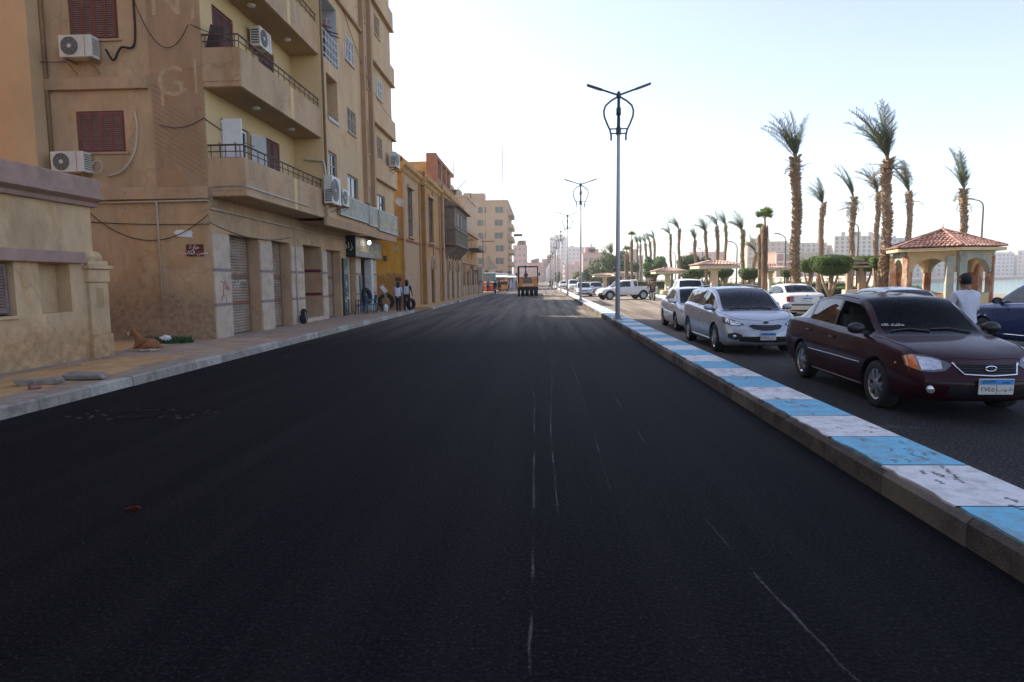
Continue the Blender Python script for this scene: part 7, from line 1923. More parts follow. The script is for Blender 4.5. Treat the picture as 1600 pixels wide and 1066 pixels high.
# ================================================================ PEOPLE
M_SKIN = mat('skin_brown', (.24, .125, .075), .55, .1, 8, world=False)
M_HAIR = mat('black_hair', (.010, .009, .009), .7, .3, 30, .4, 90, world=False)
def cloth(n, c): return mat('cloth_'+n, c, .9, .12, 9, .35, 14, world=False)
C_WHITE = cloth('white', (.60, .62, .70)); C_DARK = cloth('dark', (.018, .018, .022)); C_NAVY = cloth('navy', (.02, .03, .07)); C_BLUE = cloth('light_blue', (.32, .42, .60)); C_GREY = cloth('grey', (.16, .16, .17)); C_PINK = cloth('pink', (.55, .24, .24)); C_BROWN = cloth('brown', (.16, .10, .06)); C_LIL = cloth('lilac', (.40, .36, .48)); C_SHOE = cloth('shoe', (.03, .027, .025))
def person(label, loc, rotz, H=1.72, top=C_WHITE, low=C_DARK, lleg=(0, 0), rleg=(0, 0), larm=(0, .05, .25), rarm=(0, .05, .25), lean=0.0, sit=0.0, hair='short', hairm=None, group=None, sleeve=.45, build=1.0, head_turn=0, skirt=False, parent=None, name='person', headgear=None):
    """one continuous skinned body facing +Y. legs: (hip swing, knee bend); arms: (swing, outward, elbow bend); sit raises the hips' base to a seat height"""
    k = H/1.74; J = {}; hipz = (.92*k if not sit else sit+.09)
    V3 = Vector
    J['pel'] = V3((0, 0, hipz)); up = V3((0, math.sin(lean), math.cos(lean)))
    J['sp'] = J['pel']+up*.20*k; J['ch'] = J['pel']+up*.40*k; J['nk'] = J['pel']+up*.535*k; hl = (up+V3((0, .0, .9))).normalized()
    J['hb'] = J['nk']+hl*.085*k+V3((0, .012, 0)); J['hd'] = J['hb']+hl*.085*k+V3((0, .012, 0)); J['ht'] = J['hd']+hl*.085*k
    rad = {'pel': (.155, .115), 'sp': (.135, .10), 'ch': (.165, .115), 'nk': (.075, .07), 'hb': (.07, .075), 'hd': (.083, .098), 'ht': (.06, .07)}
    E = [('pel', 'sp'), ('sp', 'ch'), ('ch', 'nk'), ('nk', 'hb'), ('hb', 'hd'), ('hd', 'ht')]; part = {('pel', 'sp'): 'top', ('sp', 'ch'): 'top', ('ch', 'nk'): 'top', ('nk', 'hb'): 'skin', ('hb', 'hd'): 'skin', ('hd', 'ht'): 'skin'}
    for s, leg, arm, n in ((-1, lleg, larm, 'l'), (1, rleg, rarm, 'r')):
        h = J['pel']+V3((s*.095*k, 0, -.05*k)); a, b = leg
        kn = h+V3((s*.01, math.sin(a), -math.cos(a)))*.42*k; an = kn+V3((0, math.sin(a-b), -math.cos(a-b)))*.40*k
        to = an+V3((s*.02, .17*k*math.cos(min(.6, b*.5)), -.045*k-.05*math.sin(b)*0))
        J['h'+n], J['k'+n], J['a'+n], J['t'+n] = h, kn, an, to
        rad.update({'h'+n: (.11, .115), 'k'+n: (.08, .082), 'a'+n: (.058, .062), 't'+n: (.04, .028)})
        for e, m in ((('pel', 'h'+n), 'low'), (('h'+n, 'k'+n), 'low'), (('k'+n, 'a'+n), 'low'), (('a'+n, 't'+n), 'shoe')): E.append(e); part[e] = m
        sw, out, el = arm
        sh_ = J['ch']+up*.055*k+V3((s*.165*k*build, 0, 0)); d = V3((s*math.sin(out), math.sin(sw), -math.cos(sw)*math.cos(out))).normalized()
        e_ = sh_+d*.28*k; d2 = V3((s*math.sin(out)*.3, math.sin(sw+el), -math.cos(sw+el))).normalized(); w_ = e_+d2*.25*k; hd = w_+d2*.085*k
        J['s'+n], J['e'+n], J['w'+n], J['p'+n] = sh_, e_, w_, hd
        rad.update({'s'+n: (.078, .078), 'e'+n: (.05, .05), 'w'+n: (.029, .033), 'p'+n: (.026, .040)})
        for e, m in ((('ch', 's'+n), 'top'), (('s'+n, 'e'+n), 'arm'), (('e'+n, 'w'+n), 'fore'), (('w'+n, 'p'+n), 'skin')): E.append(e); part[e] = m
        J['_d'+n] = d2
    names = [n for n in J if n[0] != '_']; idx = {n: i for i, n in enumerate(names)}
    me = bpy.data.meshes.new('person'); me.from_pydata([J[n] for n in names], [(idx[a], idx[b]) for a, b in E], [])
    o = bpy.data.objects.new('tmp', me); COL.objects.link(o)
    sk = o.modifiers.new('skin', 'SKIN'); sk.use_smooth_shade = True
    for n in names:
        v = me.skin_vertices[0].data[idx[n]]; r = rad[n]; f = k*(build if n in ('pel', 'sp', 'ch') else 1); v.radius = (r[0]*f, r[1]*f); v.use_root = n == 'pel'
    sb = o.modifiers.new('sub', 'SUBSURF'); sb.levels = sb.render_levels = 2
    dg = bpy.context.evaluated_depsgraph_get(); out = bpy.data.meshes.new_from_object(o.evaluated_get(dg)); bpy.data.objects.remove(o)
    out.name = 'person'; out.materials.clear()
    for m in (M_SKIN, top, low, C_SHOE): out.materials.append(m)
    segs = [(J[a], J[b], part[(a, b)], a) for a, b in E]
    mi = []
    for p in out.polygons:
        c = p.center; best = None
        for a, b, m, nm in segs:
            ab = b-a; t = max(0, min(1, (c-a).dot(ab)/ab.length_squared)); q = (c-(a+ab*t)).length
            q -= {'top': .07, 'low': .03}.get(m, 0)*k
            if best is None or q < best[0]: best = (q, m, t)
        m = best[1]
        if m == 'top' and c.z > J['nk'].z+.005 and abs(c.x) < .1: m = 'skin'
        if m == 'arm': m = 'top' if best[2] < sleeve*2 else 'skin'
        if m == 'fore': m = 'top' if best[2] < sleeve*2-1 else 'skin'
        mi.append({'skin': 0, 'top': 1, 'low': 2, 'shoe': 3}[m])
    out.polygons.foreach_set('material_index', mi)
    bm = bmesh.new(); bm.from_mesh(out)
    def addmb(mb, m):
        tmp = mb.mesh('t', None, 1); n0 = len(bm.faces); bm.from_mesh(tmp); bm.faces.ensure_lookup_table()
        for f in bm.faces[n0:]: f.material_index = m; f.smooth = True
        bpy.data.meshes.remove(tmp)
    mb = MB(); hd = J['hd']
    mb.blob(hd+V3((0, .105*k, -.015*k)), (.016*k, .026*k, .024*k), 8, 6)
    for s in (-1, 1): mb.blob(hd+V3((s*.088*k, -.005, -.005)), (.012*k, .026*k, .034*k), 8, 6); mb.blob(hd+V3((s*.034*k, .088*k, .012*k)), (.016*k, .012*k, .010*k), 8, 6)
    mb.blob(hd+V3((0, .092*k, -.06*k)), (.027*k, .012*k, .009*k), 8, 6)
    for n, s in (('l', -1), ('r', 1)):
        d2 = J['_d'+n]; p = J['p'+n]; sd = V3((0, 1, 0)) if abs(d2.y) < .8 else V3((1, 0, 0)); sd = (sd-d2*sd.dot(d2)).normalized(); pn = d2.cross(sd)*s
        for i, L in enumerate((.070, .080, .075, .058)):
            b = p+sd*(i-1.5)*.019*k; mb.tube([b-d2*.02*k, b+d2*L*.5*k, b+d2*L*.92*k-pn*.018*k], [.0095*k, .0085*k, .0065*k], 6)
        b = J['w'+n]+d2*.03*k+sd*.022*k; mb.tube([b, b+sd*.028*k+d2*.025*k, b+sd*.034*k+d2*.06*k], [.012*k, .010*k, .007*k], 6)
    addmb(mb, 0)
    bm.to_mesh(out); bm.free()
    root = link(name, out, parent, loc, (0, 0, rotz)); 
    tag(root, label, 'person', group)
    hm = hairm or M_HAIR
    if hair:
        mb = MB(); mb.blob(hd+V3((0, -.014*k, .006*k)), (.090*k, .106*k, .108*k), 16, 12)
        rr = random.Random(int(H*1000))
        for i, v in enumerate(mb.v):
            p = V3(v)-hd
            if p.y > .055*k and p.z < .055*k: p.y = .05*k; p.z = max(p.z, .05*k)
            if hair == 'short' and p.z < -.045*k: p.z = max(p.z, -.05*k if p.y > -.01*k else -.09*k); p.y = min(p.y, -.02*k); p.x *= 1.08
            if hair in ('long', 'scarf') and p.z < -.02*k: p = V3((p.x*(1.15 if hair == 'scarf' else 1.02), p.y if p.y < 0 else p.y*.5, p.z*(3.0 if hair == 'long' else 2.2)))
            mb.v[i] = tuple(hd+p*(1+rr.uniform(-.02, .03))*(1.2 if hair == 'long' else 1))
        obj('hair' if hair != 'scarf' else 'headscarf', mb, hm, root, 1)
    if skirt:
        mb = MB(); mb.lathe([(.17*k, hipz+.05), (.2*k, hipz-.15), (.25*k, .12)], n=14); obj('robe_skirt', mb, low, root, 1)
    return root
man = person('man in white T-shirt walking away between the maroon and the blue car', (6.92, 10.75, 0), .12, 1.74, C_WHITE, C_NAVY, (.25, .1), (-.2, .25), (.25, .22, .7), (.2, .2, .6), .06, build=1.08)
g1 = person('student in light shirt with dark headscarf and pale backpack, nearer the wall', (-7.28, 32.5, .15), .05, 1.50, C_BLUE, C_DARK, (.2, .1), (-.15, .2), hair='long', group='students walking on the pavement', build=1.12)
g2 = person('taller student in dark vest over white shirt with grey backpack, nearer the kerb', (-6.98+.02, 33.1, .15), .0, 1.60, C_NAVY, C_DARK, (-.15, .2), (.2, .1), rarm=(.3, .2, .4), build=1.12, hair='long', group='students walking on the pavement')
def backpack(label, loc, rotz, m):
    t = thing('backpack', label, 'backpack', loc, rotz)
    mb = MB(); mb.box(-.135, .135, -.2, -.06, -.19, .2); o = obj('bag', mb, m, t, bevel=.075)
    mb = MB(); mb.box(-.10, .10, -.24, -.21, -.2, .0); obj('pocket', mb, m, t, bevel=.02)
    for s in (-.1, .1):
        mb = MB(); mb.tube([(s, -.07, .2), (s*1.1, .04, .24), (s*1.2, .13, .1), (s*1.2, .08, -.12), (s, -.07, -.18)], .02, 6); obj('strap', mb, m, t)
    return t
backpack('pale lilac backpack on the student nearer the wall', (-7.28, 32.44, 1.13), .05, cloth('pack_white', (.62, .60, .64)))
backpack('grey white backpack on the taller student', (-6.96, 33.03, 1.22), 0, cloth('pack_grey', (.48, .47, .45)))
person('person in pink headscarf leaning on the white balcony rail high up', (-8.15, 24.75, 9.97), -R(80), 1.6, C_GREY, C_DARK, lean=.22, hair='scarf', hairm=C_PINK, larm=(.7, .1, .6), rarm=(.7, .1, .6), sleeve=1)
person('person in dark clothes at the near end of the white balcony rail', (-8.2, 24.1, 9.97), -R(70), 1.62, C_BROWN, C_DARK, lean=.15, hair='short', larm=(.7, .1, .6), rarm=(.7, .1, .6), sleeve=1)
person('driver in a dark shirt at the wheel of the maroon sedan', (5.20+.37, 9.72+.08, -.08), math.pi-.03, 1.68, C_DARK, C_DARK, (1.45, 1.2), (1.45, 1.2), (1.0, .1, .4), (1.0, .1, .4), -.2, sit=.48, sleeve=1)
person('driver in a light shirt at the wheel of the silver estate', (4.88+.36, 16.33-.05, -.10), math.pi, 1.68, C_GREY, C_DARK, (1.45, 1.2), (1.45, 1.2), (1.0, .1, .4), (1.0, .1, .4), -.2, sit=.48, sleeve=1)
# people far down the street: a few bodies copied, each with its own place
P0 = person('man in grey shirt standing on the far pavement before the ruined wall', (-6.9, 84, .15), .4, 1.72, C_GREY, C_DARK, (.1, 0), (-.1, .1), group='people far down the street', sleeve=1)
P1 = person('person in a long lilac robe crossing the far road', (-5.2, 98, 0), 1.2, 1.68, C_LIL, C_LIL, skirt=True, hair='scarf', hairm=C_LIL, group='people far down the street', sleeve=1)
P2 = person('person in navy walking by the kiosks', (-6.4, 106, .15), -2, 1.75, C_NAVY, C_DARK, (.3, .1), (-.25, .3), group='people far down the street', sleeve=1)
far_people = [(P2, -5.9, 92, 0, 'man in navy at the roadside just past the ruined wall'), (P0, -6.6, 100, .15, 'man in grey in the middle of the far crowd'), (P0, -5.6, 112, 0, 'man in grey stepping off the far kerb'), (P1, -6.3, 118, .15, 'robed figure behind the crowd at the kiosks'),
              (P2, -4.6, 120, 0, 'man in navy standing out in the road beyond the crowd'), (P1, -5.0, 108, 0, 'robed figure at the edge of the far crowd'), (P2, -6.8, 126, .15, 'furthest man in navy by the tan block'), (P0, -3.9, 132, 0, 'man in grey furthest out in the road'),
              (P2, 1.7, 118, 0, 'man in navy standing beside the median beyond the road roller'), (P0, 2.2, 124, 0, 'man in grey standing beside the median beyond the road roller')]
for i, (s, x, y, z, lb) in enumerate(far_people): dup(s, (x, y, z), i*1.3, lb)

# ---------------------------------------------------------------- dog
def dog():
    pts = {'rump': (.30, 0, .17), 'mid': (.10, .0, .19), 'chest': (-.14, 0, .18), 'neck': (-.20, 0, .31), 'head': (-.255, -.02, .42), 'muz': (-.35, -.05, .385), 'nose': (-.415, -.07, .37), 'fl1': (-.18, -.10, .10), 'fl2': (-.20, -.13, .035), 'fl3': (-.44, -.14, .03), 'fr1': (-.18, .10, .10), 'fr2': (-.2, .13, .035), 'fr3': (-.42, .15, .03),
           'hl1': (.20, -.15, .15), 'hl2': (.04, -.20, .06), 'hl3': (.20, -.23, .035), 'hl4': (.05, -.25, .025), 't1': (.42, 0, .08), 't2': (.44, -.12, .04), 't3': (.34, -.27, .03)}
    rad = {'rump': .125, 'mid': .11, 'chest': .105, 'neck': .062, 'head': .092, 'muz': .055, 'nose': .036, 'fl1': .05, 'fl2': .034, 'fl3': .028, 'fr1': .05, 'fr2': .034, 'fr3': .028, 'hl1': .085, 'hl2': .05, 'hl3': .03, 'hl4': .026, 't1': .035, 't2': .026, 't3': .014}
    E = [('rump', 'mid'), ('mid', 'chest'), ('chest', 'neck'), ('neck', 'head'), ('head', 'muz'), ('muz', 'nose'), ('chest', 'fl1'), ('fl1', 'fl2'), ('fl2', 'fl3'), ('chest', 'fr1'), ('fr1', 'fr2'), ('fr2', 'fr3'), ('rump', 'hl1'), ('hl1', 'hl2'), ('hl2', 'hl3'), ('hl3', 'hl4'), ('rump', 't1'), ('t1', 't2'), ('t2', 't3')]
    ns = list(pts); ix = {n: i for i, n in enumerate(ns)}; me = bpy.data.meshes.new('dog'); me.from_pydata([pts[n] for n in ns], [(ix[a], ix[b]) for a, b in E], [])
    o = bpy.data.objects.new('tmp', me); COL.objects.link(o); sk = o.modifiers.new('s', 'SKIN'); sk.use_smooth_shade = True
    for n in ns: v = me.skin_vertices[0].data[ix[n]]; v.radius = (rad[n], rad[n]); v.use_root = n == 'mid'
    o.modifiers.new('b', 'SUBSURF').render_levels = 2; o.modifiers['b'].levels = 2
    out = bpy.data.meshes.new_from_object(o.evaluated_get(bpy.context.evaluated_depsgraph_get())); bpy.data.objects.remove(o); out.materials.clear()
    out.materials.append(mat('tan_fur', (.27, .105, .04), .9, .25, 14, .6, 70, world=False)); out.materials.append(mat('white_fur', (.55, .50, .44), .9, .15, 14, .6, 70, world=False))
    for p in out.polygons:
        c = p.center
        if c.x < -.33 or c.z < .045 or (c.x < -.2 and c.z < .22 and abs(c.y) < .09): p.material_index = 1
    r = link('dog', out, None, (-9.15, 14.35, .165), (0, 0, -.15)); tag(r, 'tan and white dog lying at the mouth of the lane', 'dog')
    mb = MB()
    for s in (-1, 1): mb.add([(-.20, s*.03-.02, .46), (-.25, s*.03-.02, .47), (-.25, s*.10-.02, .44), (-.20, s*.10-.02, .44), (-.235, s*.105-.02, .57)], [(0, 1, 4), (1, 2, 4), (2, 3, 4), (3, 0, 4)])
    obj('ear', mb, MATS['tan_fur'], r); mb = MB(); mb.blob((-.448, -.075, .378), (.018, .018, .015), 8, 6); [mb.blob((-.322, s*.045-.03, .445), (.012, .012, .012), 6, 4) for s in (-1, 1)]; obj('nose_and_eye', mb, M_BLACK, r)
dog()
# ---------------------------------------------------------------- street clutter by the open shop
def tyre_thing(label, loc, rot, r=.33, w=.2):
    t = thing('tyre', label, 'tyre', loc); t.rotation_euler = rot
    mb = MB(); mb.lathe([(r*.58, -w*.4), (r*.62, -w*.5), (r*.9, -w*.52), (r, -w*.35), (r, w*.35), (r*.9, w*.52), (r*.62, w*.5), (r*.58, w*.4), (r*.58, -w*.4)], n=28, cap=False); obj('carcass', mb, M_TYRE, t, 35)
    mb = MB(); 
    for k in range(28): a = 2*math.pi*k/28; mb.obox(((r+.004)*math.cos(a), (r+.004)*math.sin(a), 0), (.012, .04, w*.6), Matrix.Rotation(a, 3, 'Z'))
    o = obj('tread_block', mb, M_TYRE, t); o['kind'] = 'stuff'
    return t
tyre_thing('old tyre standing at the pavement corner beside the students', (-6.95, 34.0, .46), (R(90), 0, R(62)), .31)
tyre_thing('dark tyre leaning by the plank at the yellow wall', (-8.35, 34.3, .60), (R(78), 0, R(25)), .44, .24)
tyre_thing('worn tyre propped behind the teal chair in the shop doorway', (-8.75, 31.9, .98), (R(78), 0, R(75)), .40)
def chair(label, loc, rotz, m):
    t = thing('plastic_chair', label, 'chair', loc, rotz)
    for x in (-.2, .2):
        for y in (-.2, .2):
            mb = MB(); mb.tube([(x*1.15, y*1.15, 0), (x, y, .42)], [.025, .03], 6); obj('leg', mb, m, t)
    mb = MB(); mb.box(-.24, .24, -.24, .24, .41, .45); obj('seat', mb, m, t, bevel=.015)
    mb = MB(); mb.obox((0, .25, .68), (.44, .03, .42), Matrix.Rotation(R(-10), 3, 'X')); obj('backrest', mb, m, t, bevel=.02)
    for x in (-.24, .24): mb = MB(); mb.tube([(x, -.22, .42), (x, -.2, .64), (x, .24, .66)], .022, 6); obj('armrest', mb, m, t)
    return t
chair('teal plastic armchair outside the open shop', (-8.3, 30.9, .155), R(-60), mat('teal_plastic', (.03, .15, .19), .45, .15, 5, world=False))
chair('dark blue plastic chair against the shop pier', (-8.55, 30.2, .155), R(-90), mat('navy_plastic', (.02, .035, .09), .45, .15, 5, world=False))
t = thing('wooden_stool', 'small brown wooden stool beside the teal chair', 'stool', (-8.2, 32.2, .155))
mb = MB(); mb.box(-.18, .18, -.18, .18, .4, .44); obj('seat', mb, M_DARKW, t, bevel=.01)
for x in (-.14, .14):
    for y in (-.14, .14): mb = MB(); mb.box(x-.02, x+.02, y-.02, y+.02, 0, .4); obj('leg', mb, M_DARKW, t)
t = thing('plastic_jug', 'white plastic jug on the ground by the stool', 'jug', (-8.0, 32.7, .155))
mb = MB(); mb.lathe([(.1, 0), (.12, .05), (.12, .26), (.05, .33), (.045, .38), (0, .38)], n=14); obj('body', mb, M_WHITE, t, 40); mb = MB(); mb.tube([(.05, 0, .35), (.13, 0, .33), (.13, 0, .22)], .012, 5); obj('handle', mb, M_WHITE, t)
t = thing('plank', 'pale wooden plank leaning on the big tyre', 'plank', (-8.1, 33.7, .155))
mb = MB(); mb.obox((-.12, .1, .62), (.12, .03, 1.3), Matrix.Rotation(R(-14), 3, 'Y')); obj('board', mb, M_TRUNK, t, bevel=.004)
mb = MB(); mb.obox((-.25, .1, 1.12), (.20, .04, .42), Matrix.Rotation(R(-38), 3, 'Y')); obj('head_board', mb, M_WHITE, t, bevel=.004)
t = thing('doorstep_bundle', 'dark bundle tied to the pillar foot beside the entrance', 'bundle', (-8.78, 23.3, .155))
mb = MB(); mb.blob((0, 0, .2), (.15, .17, .2), 12, 8); mb.blob((0, .05, .43), (.12, .13, .14), 10, 7); obj('sacking', mb, C_DARK, t, 1); mb = MB(); mb.tube([(.1, -.1, .45), (.16, -.1, .1), (.22, -.08, 0)], .02, 6); obj('strap', mb, M_PINK, t)
t = thing('hanging_rag', 'pale rag hanging from a wire at the far overhang corner', 'rag', (-7.9, 34.95, 3.5))
mb = MB(); mb.tube([(0, 0, .5), (0, 0, .12), (.03, 0, -.25)], [.01, .01, .01], 5); obj('wire', mb, M_CABLE, t); mb = MB(); mb.add([(-.08, 0, .12), (.1, .02, .1), (.12, 0, -.2), (.0, .03, -.12), (-.1, .01, -.25)], [(0, 1, 2, 3, 4)]); obj('cloth', mb, M_STONE, t)

# ---------------------------------------------------------------- road roller
rr_t = thing('road_roller', 'yellow pneumatic road roller seen from behind on the fresh asphalt', 'road roller', (-1.33, 67.5, 0))
M_RY = mat('machine_yellow', (.60, .26, .05), .5, .15, 3, dirt=(.25, .12, .05), dscale=2, damt=.6, world=False)
M_RB = mat('machine_black', (.012, .011, .011), .6, .3, 6, world=False)
mb = MB(); mb.lathe([(.25, -.1), (.44, -.105), (.47, -.08), (.47, .08), (.44, .105), (.25, .1), (0, .06)], n=24, axis='x'); rw = mb.mesh('wheel', M_TYRE, 35)
for i in range(5): link('wheel', rw, rr_t, (-.92+i*.46, -1.5, .47))
for i in range(4): link('wheel', rw, rr_t, (-.69+i*.46, 1.8, .47))
for n_, b_, m_ in (('chassis', (-1.05, 1.05, -2.05, 2.2, .62, .95), M_RB), ('rear_bumper', (-1.08, 1.08, -2.12, -1.95, .98, 1.35), M_RY), ('wheel_guard', (-1.06, 1.06, -2.0, -1.0, .96, 1.12), M_RY), ('engine_cover', (-.85, .85, -1.9, -.4, 1.36, 1.75), M_RY), ('radiator_grille', (-.42, .42, -1.96, -1.89, 1.4, 1.95), M_RB), ('platform', (-1.0, 1.0, -.4, 1.3, 1.2, 1.3), M_RY), ('front_hood', (-.8, .8, 1.3, 2.3, 1.0, 1.6), M_RY), ('side_cabinet', (-.95, -.45, -.9, .9, 1.36, 2.0), M_RY), ('console', (.45, .95, -.9, .9, 1.36, 2.0), M_RY), ('canopy', (-1.05, 1.05, -1.35, 1.2, 3.0, 3.1), M_RB)):
    mb = MB(); mb.box(*b_); obj(n_, mb, m_, rr_t, bevel=.03)
for i in range(7): mb = MB(); mb.box(-.4, .4, -1.985, -1.96, 1.44+i*.07, 1.47+i*.07); obj('grille_bar', mb, M_GREYF, rr_t)
for x in (-1.0, 1.0):
    for y in (-1.3, 1.15): mb = MB(); mb.box(x-.06, x+.06, y-.06, y+.06, 1.3, 3.0); obj('canopy_post', mb, M_RB, rr_t)
mb = MB(); mb.box(-.27, -.17, -1.36, -1.28, 1.7, 3.2); obj('exhaust', mb, M_RB, rr_t)
for i in range(5):
    mb = MB(); mb.box(-.92+i*.46-.03, -.92+i*.46+.03, -2.16, -2.1, .45, .95); obj('scraper_bar', mb, M_RB, rr_t)
for x in (-1.18, 1.18): mb = MB(); mb.box(x-.08, x+.08, -1.4, -1.35, 2.1, 2.4); obj('mirror', mb, M_RB, rr_t)
mb = MB(); 
for i in range(7): mb.box(-.56+i*.17, -.45+i*.17, -2.128, -2.12, 1.09, 1.22)
o = obj('worn_lettering', mb, M_WHITE, rr_t); o['kind'] = 'stuff'
person('roller operator in a brown shirt under the canopy', (-1.55, 67.4, .85), 0, 1.7, C_BROWN, C_NAVY, (1.4, 1.3), (1.4, 1.3), (.9, .2, .5), (.9, .2, .5), 0, sit=.9, sleeve=1)

# ---------------------------------------------------------------- motorcycles
def motorcycle(label, loc, rotz):
    t = thing('motorcycle', label, 'motorcycle', loc, rotz, 'motorcycles on the road')
    mb = MB(); mb.lathe([(.22, -.05), (.29, -.05), (.31, 0), (.29, .05), (.22, .05), (.22, -.05)], n=24, axis='x', cap=False); ty = mb.mesh('tyre', M_TYRE, 35)
    mb = MB(); mb.lathe([(.22, -.02), (.225, .02), (.2, .02), (.2, -.02), (.22, -.02)], n=24, axis='x', cap=False); mb.lathe([(.05, -.06), (.05, .06)], n=10, axis='x')
    for k in range(8): a = k*math.pi/4; mb.tube([(0, .04*math.cos(a), .04*math.sin(a)), (0, .205*math.cos(a), .205*math.sin(a))], .006, 4)
    ri = mb.mesh('rim', M_CHROME, 35)
    for y in (.62, -.62): w = link('wheel', ri, t, (0, y, .31)); link('tyre', ty, w)
    mb = MB(); mb.tube([(-.07, .62, .31), (-.07, .42, .85)], .022, 6); mb.tube([(.07, .62, .31), (.07, .42, .85)], .022, 6); obj('fork', mb, M_CHROME, t)
    mb = MB(); mb.blob((0, .16, .80), (.13, .26, .13), 12, 8); obj('tank', mb, paint('bike_red', (.25, .02, .02)), t, 1)
    mb = MB(); mb.box(-.13, .13, -.62, .0, .72, .82); obj('seat', mb, M_BLKPL, t, bevel=.04)
    mb = MB(); mb.box(-.13, .13, -.15, .25, .3, .62); obj('engine', mb, M_STEELR, t, bevel=.03)
    mb = MB(); mb.tube([(0, .4, .8), (0, -.1, .66), (0, -.62, .55)], .03, 6); mb.tube([(0, -.1, .4), (0, -.62, .31)], .03, 6); obj('frame', mb, M_BLKPL, t)
    mb = MB(); mb.tube([(-.36, .28, 1.02), (-.2, .38, .98), (.2, .38, .98), (.36, .28, 1.02)], .015, 6); obj('handlebar', mb, M_CHROME, t)
    mb = MB(); mb.lathe([(.085, .06), (.095, 0), (0, -.06)], (0, .48, .86), 14, 'y'); obj('headlight', mb, M_LENS, t, 1)
    mb = MB(); mb.box(-.07, .07, -.76, -.70, .66, .76); obj('tail_light', mb, M_REDL, t, bevel=.01)
    mb = MB(); mb.box(-.09, .09, -.80, -.78, .42, .60); obj('number_plate', mb, M_PLW, t)
    mb = MB(); mb.box(-.07, .07, -.95, -.35, .60, .635); obj('mudguard', mb, M_CHROME, t, bevel=.01)
    mb = MB(); mb.tube([(.16, .1, .3), (.17, -.3, .28), (.17, -.75, .34)], [.025, .035, .045], 8); obj('exhaust', mb, M_CHROME, t)
    return t
RA = ((1.25, 1.35), (1.25, 1.35), (.75, .25, .3), (.75, .25, .3))
b1 = motorcycle('red and chrome motorcycle carrying two people away by the lawn', (8.55, 49.8, 0), .06)
person('rider in a dark shirt steering the motorcycle by the lawn', (8.54, 49.85, .0), .06, 1.72, C_DARK, C_NAVY, *RA, .12, sit=.78, sleeve=.7, group='motorcycle riders')
person('passenger in brown sitting behind the motorcycle rider', (8.57, 49.42, .02), .06, 1.66, C_BROWN, C_DARK, *RA, .02, sit=.80, sleeve=1, group='motorcycle riders')
b2 = dup(b1, (-5.55, 78, 0), .1, 'motorcycle ridden along the far kerb before the kiosks')
person('rider in dark clothes on the motorcycle along the far kerb', (-5.56, 78.05, 0), .1, 1.72, C_DARK, C_DARK, *RA, .1, sit=.78, sleeve=1, group='motorcycle riders')
# ---------------------------------------------------------------- kiosks and vehicles on the far pavement
def kiosk(label, loc, w, d, h, m, mr, awn=True):
    t = thing('street_kiosk', label, 'kiosk', loc, 0, 'kiosks on the far pavement')
    mb = MB(); mb.box(-w/2, w/2, -d/2, d/2, 0, h); obj('cabin', mb, m, t, bevel=.03)
    mb = MB(); mb.box(-w/2-.2, w/2+.2, -d/2-.3, d/2+.2, h, h+.12); obj('roof', mb, mr, t, bevel=.02)
    mb = MB(); mb.box(-w*.38, w*.38, -d/2-.03, -d/2+.02, .9, h*.82); obj('hatch', mb, M_DKW, t)
    mb = MB(); mb.box(-w*.42, w*.42, -d/2-.3, -d/2, .82, .9); obj('counter', mb, mr, t)
    if awn: mb = MB(); mb.add([(-w/2-.2, -d/2, h), (w/2+.2, -d/2, h), (w/2+.2, -d/2-1.3, h-.5), (-w/2-.2, -d/2-1.3, h-.5)], [(0, 1, 2, 3)]); obj('awning', mb, mr, t)
    return t
kiosk('teal kiosk with pale roof past the ruined wall', (-7.6, 92, .15), 2.2, 1.8, 2.5, mat('teal_paint', (.07, .24, .27), .6, .2, 3), M_WHITE, False)
kiosk('red drinks kiosk under the teal one on the far pavement', (-7.0, 88, .15), 1.4, 1.2, 1.2, mat('red_paint', (.42, .08, .05), .6, .2, 3), M_WHITE, False)
kiosk('yellow stall with white awning on the far pavement', (-6.9, 102, .15), 3.0, 2.0, 2.5, M_RY, M_WHITE)
kiosk('pale blue stall beside the tan block', (-7.4, 138, .15), 4, 2.4, 2.6, mat('pale_blue_paint', (.35, .45, .52), .6, .1, 3), M_WHITE)
t = thing('pointed_tent', 'pointed beige tent roof behind the kiosks', 'tent', (-9.6, 118, .15))
mb = MB(); mb.lathe([(1.8, 3.6), (.9, 4.8), (0, 6.2)], n=4); obj('canopy', mb, M_TRUNK, t); mb = MB(); mb.box(-1.2, 1.2, -1.2, 1.2, 0, 3.6); obj('side_cloth', mb, M_STONE, t)
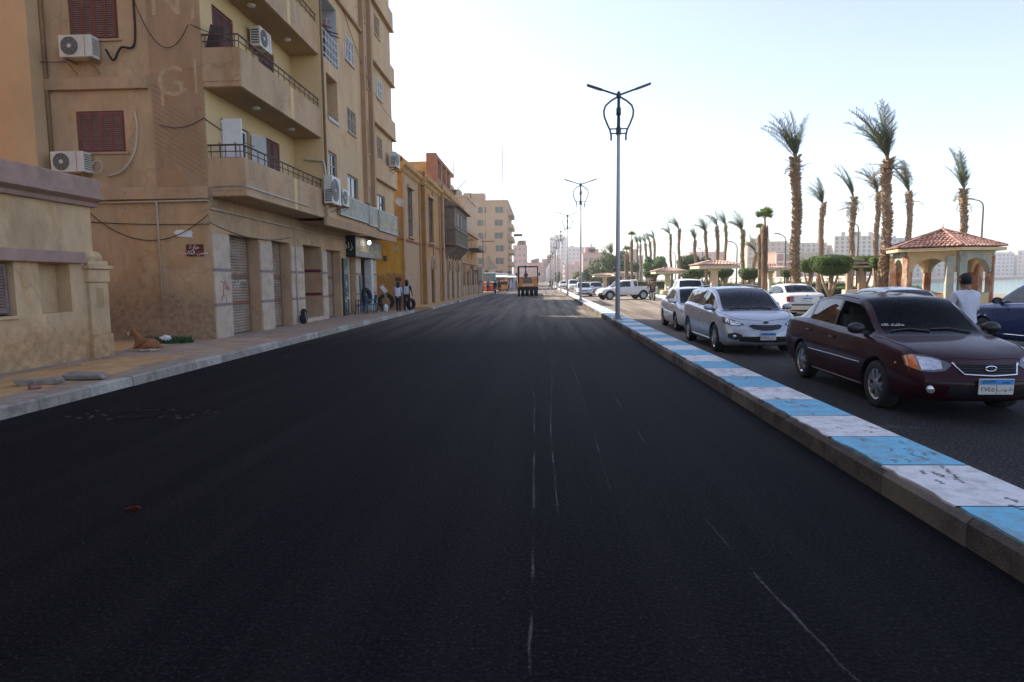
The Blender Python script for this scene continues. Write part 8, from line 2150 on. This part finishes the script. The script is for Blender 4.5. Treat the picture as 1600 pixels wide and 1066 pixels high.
# yellow auto rickshaw
t = thing('auto_rickshaw', 'yellow three wheeled taxi parked by the yellow stall', 'rickshaw', (-5.6, 97, .0), .1, None)
mb = MB(); mb.prism([(-.6, .3), (.6, .3), (.6, 1.0), (.56, 1.6), (-.56, 1.6), (-.6, 1.0)], lambda u, z, d: (u, d, z), -1.2, .9); obj('body', mb, M_RY, t, bevel=.06)
mb = MB(); mb.box(-.5, .5, -1.22, -1.19, 1.0, 1.45); obj('rear_window', mb, M_PANE, t)
for x, y in ((-.55, -.8), (.55, -.8), (0, 1.0)): link('wheel', rw, t, (x, y, .24), None, (.55, .52, .52))
# street poles on the far pavement
for i, (x, y, h, lb) in enumerate(((-7.6, 84.5, 7.5, 'wooden utility pole with a cross arm beside the ruined wall'), (-7.9, 60.2, 6.2, 'thin leaning pole by the old houses'))):
    t = thing('utility_pole', lb, 'pole', (x, y, .1)); mb = MB(); mb.tube([(0, 0, 0), (.05, 0, h)], [.06, .04], 8); obj('pole', mb, M_DARKW, t); mb = MB(); mb.box(-.2, 1.6, -.05, .05, h-.9, h-.8); obj('cross_arm', mb, M_DARKW, t)
t = thing('overhead_sign', 'small dark traffic camera box hung beside the tan block balconies', 'sign', (-6.0, 150, 12)); mb = MB(); mb.box(-.2, 1.8, -.1, .1, -.3, .3); obj('box', mb, M_DARKW, t); mb = MB(); mb.tube([(-2.4, 15, .1), (.8, 0, 0)], .06, 6); obj('bracket', mb, M_DARKW, t)

# ================================================================ HAZE
mb = MB(); mb.box(-2600, 2600, -400, 4100, -4, 45)
hz = obj('haze', mb, None, None)
m = bpy.data.materials.new('haze_air'); m.use_nodes = True; n, l = m.node_tree.nodes, m.node_tree.links; n.remove(n['Principled BSDF'])
v = n.new('ShaderNodeVolumePrincipled'); v.inputs['Color'].default_value = (.93, .93, .95, 1); v.inputs['Density'].default_value = .0006; v.inputs['Anisotropy'].default_value = .3
l.new(v.outputs[0], n['Material Output'].inputs['Volume']); hz.data.materials.clear(); hz.data.materials.append(m); hz['kind'] = 'stuff'
